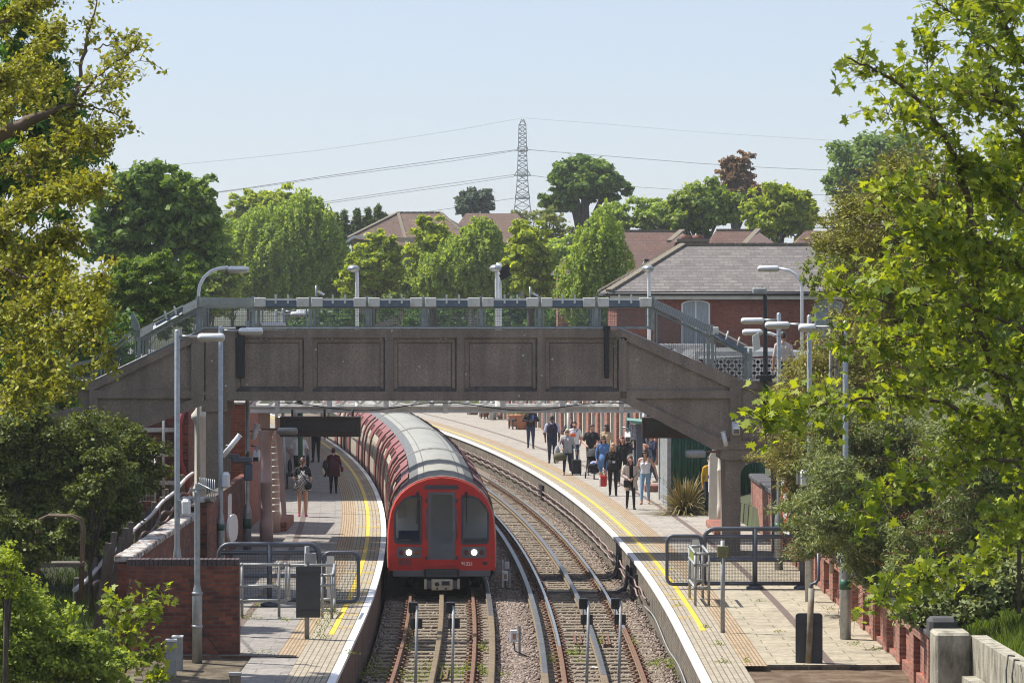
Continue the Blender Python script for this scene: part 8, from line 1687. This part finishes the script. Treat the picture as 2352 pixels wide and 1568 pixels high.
# ---- right foreground maple
L_mp = [([(2420,1180), (2330,960), (2250,760), (2228,464), (2188,354), (2161,297), (2134,247), (2051,183), (1985,150), (1945,133)], 0.05, -2, 2.3), ([(2134,247), (2131,183), (2128,120), (2126,85)], 0.012, 0, 0.9), ([(2250,760), (2200,560), (2120,470), (2060,440), (2040,420)], 0.02, -2, 1.4), ([(2161,297), (2100,270), (2050,262), (2010,255)], 0.012, -1, 0.9), ([(2420,400), (2330,290), (2280,180), (2250,60), (2230,-40)], 0.04, 1, 3.0), ([(2420,250), (2350,140), (2300,40), (2260,-40)], 0.03, -2, 2.4), ([(2330,250), (2260,220), (2200,210), (2165,190)], 0.02, -1, 1.6), ([(2290,120), (2240,80), (2190,30), (2150,10)], 0.012, -1, 0.8),
 ([(2420,560), (2330,470), (2260,400), (2200,380)], 0.03, -1, 2.4), ([(2420,700), (2330,600), (2250,540), (2160,530), (2100,520)], 0.03, -2, 2.4), ([(2330,620), (2250,600), (2150,600), (2070,630), (1990,650)], 0.02, -2, 2.0), ([(2420,820), (2330,740), (2220,700), (2120,700), (2030,690), (1900,660)], 0.03, -3, 2.3), ([(2300,780), (2200,760), (2100,770), (2000,790), (1920,790)], 0.02, -2, 2.0), ([(2420,900), (2300,860), (2180,840), (2090,850)], 0.03, -2, 2.2), ([(2420,1050), (2300,990), (2180,930), (2060,905), (1960,920), (1860,935), (1790,945), (1745,970)], 0.03, -3, 3.2), ([(2420,1130), (2330,1060), (2240,1050), (2150,1090), (2060,1130), (1985,1160), (1960,1175)], 0.022, -3, 2.2), ([(2420,1010), (2330,990), (2250,1010), (2170,1020)], 0.02, -1, 1.8), ([(2420,1240), (2330,1250), (2240,1290), (2150,1320), (2080,1345), (2040,1370), (2020,1385)], 0.02, -3, 2.3), ([(2420,1180), (2340,1180), (2280,1200)], 0.02, -2, 1.2), ([(2420,640), (2370,560), (2330,420), (2300,330)], 0.03, 1, 2.6), ([(2420,780), (2360,800), (2280,830)], 0.02, 0, 1.6), ([(2250,680), (2180,650), (2110,560), (2090,500)], 0.015, -2, 1.5)]
branchy('maple_tree', 'big leaved sunlit maple filling the right edge in front', 37, L_mp, lf['maple'], 0.122, MAPLE, seed=5, dens=1.3, twig=0.44, per=8, nt=26, droop=0.3, fold=0.28, updir=0.15, loc=tuple(P(2420, 1180, 37))[:2]+(3.0,))
tree('leafy_tree', 'yellow green leafy tree behind the foreground maple at the right edge', 'tree', 46, [(2240,480,2440,760), (2260,860,2460,1080), (2200,300,2440,560), (2280,1080,2440,1260)], 3, leafmat('lime_leaf', (0.167, 0.242, 0.023), (0.503, 0.558, 0.055), trans=0.4), 0.11, 300, 60, (0.16, 0.3), tr=0.03)
lf['cypress'] = leafmat('golden_cypress_spray', (0.127, 0.132, 0.021), (0.380, 0.374, 0.052), trans=0.15, tcol=(1.2, 1.1, 0.5))
def spray(label, D, limbs, leaf, size, seed, twig=0.5, per=34, dens=1.0): return branchy('cypress_tree', label, D, limbs, leaf, size, NARROW, seed=seed, dens=dens, twig=twig, per=per, nt=30, droop=0.1, updir=0.05, flatn=0.9, skipfirst=0.0, spread=0.55, thick=1.3)
Lc = []
rs = random.Random(4)
for yb in range(420, 860, 20):
    xt = {0: 2040, 1: 1985, 2: 1940, 3: 1925, 4: 1880, 5: 1910, 6: 1960}[rs.randrange(7)]+rs.randint(-40, 60); Lc.append(([(2260, yb+rs.randint(-10, 30)), (2160, yb-5+rs.randint(-20, 10)), ((2160+xt)/2, yb-25+rs.randint(-12, 12)), (xt, yb-18+rs.randint(-15, 40))], 0.04, rs.uniform(-3, 3), 1.9))
Lc += [([(2200,480), (2140,440), (2080,395), (2040,372)], 0.03, 0, 1.4), ([(2150,520), (2060,500), (1985,490), (1950,478)], 0.03, 0, 1.6), ([(2150,620), (2040,590), (1960,575), (1880,560)], 0.03, 0, 1.6), ([(2150,700), (2040,670), (1980,640), (1930,650)], 0.03, 0, 1.6)]
spray('golden green cypress with drooping sprays behind the foreground maple', 66, Lc, lf['cypress'], 0.11, 9, twig=0.7, dens=1.5)
weeping('pale light leaved young tree hanging over the slate roof at the right', 72, [(1850,530,1970,680), (1900,500,2010,640)], 1.5, leafmat('pale_young_leaf', (0.093, 0.155, 0.023), (0.264, 0.326, 0.062), trans=0.35), 0.10, 190, 16, tr=0.05, name='young_tree', lenr=(0.2, 0.45))
# ---- right bank: buddleia over the wall
lf['bud'] = leafmat('buddleia_leaf', (0.080, 0.117, 0.040), (0.292, 0.323, 0.118), trans=0.22, rough=0.6, c3=(0.30, 0.30, 0.15))
lf['bud2'] = leafmat('yellow_green_buddleia_leaf', (0.148, 0.153, 0.036), (0.416, 0.381, 0.106), trans=0.25, rough=0.6)  # yellower leaf tint of the upper right shrubs
M['spike'] = leafmat('dry_flower_spike', (0.10, 0.040, 0.020), (0.22, 0.105, 0.05), trans=0.05, tcol=(1, 0.8, 0.6))
def buddleia(label, D, boxes, leaf, nsub, per, size=0.12, spikes=60, ground=1.5):
    t = shrub(label, D, boxes, leaf, size, nsub, per, tmpl=NARROW, rel=(0.2, 0.36), ground=ground, name='buddleia_shrub')
    Cs, Ax = [], []
    for _ in range(spikes):
        bx_ = boxes[RNG.integers(len(boxes))]; x, y = RNG.uniform(bx_[0], bx_[2]), RNG.uniform(bx_[1], bx_[3]); r = (bx_[2]-bx_[0])/2*D/F; p = np.array(tuple(P(x, y, D)))-np.array([0, r*RNG.uniform(0.75, 1.05)*math.sqrt(max(0, 1-((x-(bx_[0]+bx_[2])/2)/((bx_[2]-bx_[0])/2))**2)), 0]); d = unit(np.array([RNG.uniform(-1, 0.6), -0.3, RNG.uniform(-0.1, 0.5)]))
        for k in range(26): Cs.append(p+d*0.014*k+RNG.normal(size=3)*0.018*(1-k/34)); Ax.append(d+RNG.normal(size=3)*0.7)
    C = np.array(Cs); leaves('flower_spikes', C, RNG.normal(size=C.shape), np.full(len(C), 0.045), DIA, [M['spike']], t, axis=np.array(Ax)); return t
buddleia('yellow green shrub beside the bridge landing, upper right', 80, [(1785,770,1970,985), (1870,750,2080,960), (1950,790,2150,1000)], lf['bud2'], 330, 220, 0.11, 70)
buddleia('ivy leaved pale shrub wrapping the right bridge pillar', 81, [(1745,955,1890,1125), (1775,1050,1900,1230)], lf['bud2'], 170, 200, 0.09, 20)
buddleia('grey green buddleia with brown flower spikes over the right brick wall', 70, [(1830,900,2090,1180), (1970,930,2270,1210), (1795,1090,2010,1310), (1835,1050,2045,1300,-6.5), (1905,1180,2110,1370,-6), (1940,1110,2220,1360)], lf['bud'], 760, 240, 0.11, 200)
buddleia('dense grey green buddleia at the right edge above the grass', 62, [(2110,920,2400,1250), (2150,1120,2440,1400), (2020,1180,2240,1400), (2230,1220,2430,1430)], lf['bud'], 560, 220, 0.10, 130)
shrub('broad leafy undergrowth between the right edge shrubs and the concrete wall', 57, [(2060,1330,2240,1460), (2180,1290,2340,1420), (2280,1280,2440,1400)], lf['bud'], 0.09, 190, 150, rel=(0.25, 0.45), ground=1.6)
tree('leafy_tree', 'mid green tree standing on the bank behind the right edge shrubs and maple', 'tree', 104, [(2130,560,2460,960), (2220,700,2560,1060)], 4, lf['mid'], 0.22, 330, 130, (0.15, 0.28), tr=0.25)
tree('leafy_tree', 'large dark tree behind the lime leaved tree, reaching past the right edge', 'tree', 128, [(2290,380,2760,900), (2500,520,2900,980)], 4, lf['oak'], 0.28, 360, 130, (0.15, 0.28), tr=0.35)
shrub('trailing creeper hanging over the near end of the right brick wall', 60, [(2085,1380,2180,1450), (2040,1330,2120,1400), (2160,1410,2300,1470)], lf['bud'], 0.08, 50, 110, tmpl=NARROW)
# fallen dry stems over the wall
b = MB(); Cs = []
for k in range(70):
    p = P(random.uniform(1930, 2180), random.uniform(1290, 1400), 66); Y = p.y-(p.x-6.9)*2
    b.tube([p, p+Vector((random.uniform(-.3, .1), -.2, random.uniform(-.25, .1))), p+Vector((random.uniform(-.6, .1), -.3, random.uniform(-.5, -.1)))], 0.005, 4, cap=False)
o = b.build('dry_stems', M['rust'], label='tangle of dry brown stems hanging over the right brick wall', cat='stems', kind='stuff')
# ---- grass on the banks, weeds on platforms and tracks
def blades(name, label, pts, h, wdt, m, lean=0.5):
    n = len(pts); H_ = h*RNG.uniform(0.5, 1.3, n); a = RNG.uniform(0, 6.28, n); dx = np.stack([np.cos(a), np.sin(a), 0*a], 1); ln = RNG.uniform(0.1, lean, n)[:, None]*H_[:, None]; d2 = unit(RNG.normal(size=(n, 3))*np.array([1, 1, 0])); up = np.array([0, 0, 1.0])
    A, B_ = pts-dx*wdt, pts+dx*wdt; C_ = pts+d2*ln*0.4+up*H_[:, None]*0.6; Dd = pts+d2*ln+up*H_[:, None]
    V = np.stack([A, B_, C_+dx*wdt*0.7, C_-dx*wdt*0.7, Dd], 1).reshape(-1, 3); f = (np.array([0, 1, 2, 3, 3, 2, 4])[None]+5*np.arange(n)[:, None]).reshape(-1); me = fastmesh(name, V, f, np.tile([4, 3], n), [m]); o = link(name, me, None); return tag(o, label, None, None, 'stuff')
M['grass_dark'] = leafmat('shaded_grass_blade', (0.025, 0.055, 0.008), (0.085, 0.135, 0.018), trans=0.25)  # darker grass copy, tree shade put into the blade colour
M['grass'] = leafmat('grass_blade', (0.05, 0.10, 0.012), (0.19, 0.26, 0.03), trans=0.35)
n = 16000; Y = RNG.uniform(47, 62, n); O = RNG.uniform(7.2, 10.5, n); Z = np.array([hgt(o, y) for o, y in zip(O, Y)]); blades('grass', 'long sunlit grass on the bank behind the concrete wall', np.stack([O+0.12, Y, Z-0.03], 1), 0.32, 0.008, M['grass'], 0.8)
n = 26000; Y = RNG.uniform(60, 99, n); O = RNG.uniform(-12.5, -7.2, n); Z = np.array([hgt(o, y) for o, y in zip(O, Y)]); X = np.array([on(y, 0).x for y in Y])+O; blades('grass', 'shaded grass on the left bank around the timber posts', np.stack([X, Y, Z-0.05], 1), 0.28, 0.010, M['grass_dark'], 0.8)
lf['weed'] = leafmat('weed_leaf', (0.08, 0.13, 0.012), (0.26, 0.32, 0.03), trans=0.35)
def weeds(label, spots, size=0.05):
    Cs = []; Ns = []
    for px, py, z, w_, h_, n in spots:
        g_ = np.array(tuple(G(px, py, z))); c = g_+RNG.normal(size=(n, 3))*np.array([w_, w_*1.5, 0]); c[:, 2] = z+np.abs(RNG.normal(size=n))*h_*np.exp(-((c[:, 0]-g_[0])/max(w_, .01))**2*0.4); Cs.append(c); Ns.append(RNG.normal(size=(n, 3))*0.6+np.array([0, -0.2, 0.8]))
    C = np.concatenate(Cs); o = leaves('weeds', C, np.concatenate(Ns), size*RNG.uniform(0.5, 1.3, len(C)), DIA, [lf['weed']], None); return tag(o, label, None, None, 'stuff')
weeds('green weeds growing between the rails at the bottom of the picture', [(940,1470,-0.2,0.05,0.25,70), (935,1500,-0.2,0.12,0.1,120), (985,1530,-0.2,0.3,0.06,260), (1010,1555,-0.2,0.35,0.08,500), (1065,1545,-0.2,0.25,0.09,420), (1110,1500,-0.2,0.12,0.12,260), (1105,1550,-0.2,0.15,0.1,300), (1150,1560,-0.2,0.15,0.08,200), (930,1560,-0.2,0.3,0.08,320), (900,1550,-0.2,0.2,0.08,200), (1322,1505,-0.2,0.16,0.10,260), (1330,1520,-0.2,0.1,0.04,80), (1265,1525,-0.2,0.10,0.10,120), (1378,1480,-0.2,0.06,0.14,90), (1455,1490,-0.2,0.07,0.14,110), (1520,1530,-0.2,0.22,0.09,420), (1560,1540,-0.2,0.25,0.14,600), (1585,1560,-0.2,0.2,0.18,420), (1545,1500,-0.2,0.08,0.18,120), (1578,1480,-0.2,0.07,0.25,110), (848,1560,-0.2,0.15,0.2,200), (865,1540,-0.2,0.1,0.2,100)])
weeds('small weeds in the paving joints of both platforms', [(570,1420,ZP,0.12,0.09,160), (600,1390,ZP,0.10,0.08,130), (635,1345,ZP,0.1,0.06,60), (745,1440,ZP,0.08,0.22,110), (735,1465,ZP,0.10,0.22,150), (752,1425,ZP,0.06,0.2,60), (770,1410,ZP,0.05,0.14,60), (655,1425,ZP,0.08,0.05,50), (690,1420,ZP,0.08,0.05,40), (800,1500,ZP,0.1,0.04,60), (600,1500,ZP,0.15,0.04,60), (1560,1390,ZP,0.04,0.04,40), (1620,1440,ZP,0.04,0.04,50), (1650,1480,ZP,0.06,0.05,60), (1660,1520,ZP,0.06,0.05,70), (1715,1520,ZP,0.05,0.06,40), (1745,1380,ZP,0.06,0.03,50), (1790,1450,ZP,0.06,0.03,40), (1960,1480,ZP,0.1,0.05,70), (1905,1400,ZP,0.08,0.03,40), (2010,1490,ZP,0.06,0.04,40), (1890,1345,ZP,0.05,0.04,40)], 0.035)
# ---- spiky plant by the kiosk
g_ = G(1571, 1180); t = thing('spiky_plant', 'large spiky flax plant with arching bronze leaves in front of the green kiosk', 'plant', g_); V, f, tot = [], [], []
for k in range(330):
    a = RNG.uniform(0, 6.283); el = RNG.uniform(0.15, 1.45); ln = RNG.uniform(1.15, 1.8); d = np.array([math.cos(a)*math.cos(el), math.sin(a)*math.cos(el), math.sin(el)]); side = unit(np.cross(d, [0, 0, 1.0])+1e-6)*RNG.uniform(0.024, 0.042); g0 = RNG.uniform(0.75, 1.5)*(1.2-el*0.55); base_ = np.array(tuple(g_))+np.array([math.cos(a), math.sin(a), 0])*0.12; o = len(V)
    for i in range(7):
        s = i/6; p = base_+d*ln*s+np.array([0, 0, -g0*0.62*ln*s*s]); p[2] = max(p[2], ZP+0.02); w_ = (1-0.85*s**1.6); V.append(p-side*w_); V.append(p+side*w_)
    for i in range(6): f += [o+2*i, o+2*i+1, o+2*i+3, o+2*i+2]; tot.append(4)
me = fastmesh('leaves', np.array(V)-np.array(tuple(g_)), f, tot, [leafmat('flax_leaf', (0.088, 0.077, 0.032), (0.368, 0.296, 0.136), trans=0.12, rough=0.5, c3=(0.22, 0.10, 0.06))]); link('leaves', me, t)
# ================================================================ the hazy air
m = bpy.data.materials.new('hazy_air'); m.use_nodes = True; nt = m.node_tree; nt.nodes.clear()
out = N(nt, 'ShaderNodeOutputMaterial'); pv = N(nt, 'ShaderNodeVolumePrincipled'); pv.inputs['Color'].default_value = (0.86, 0.90, 0.95, 1); pv.inputs['Density'].default_value = 0.0002; pv.inputs['Anisotropy'].default_value = 0.1
L(nt, pv, 'Volume', out, 'Volume')
b = MB(); b.bx(-1100, 1100, -90, 3100, -1.6, 58); b.build('haze', m, loc=(0, 1500, -1.6), kind='stuff', label='thin pale haze in the distance')
scene.cycles.volume_bounces = 1; scene.cycles.volume_max_steps = 64
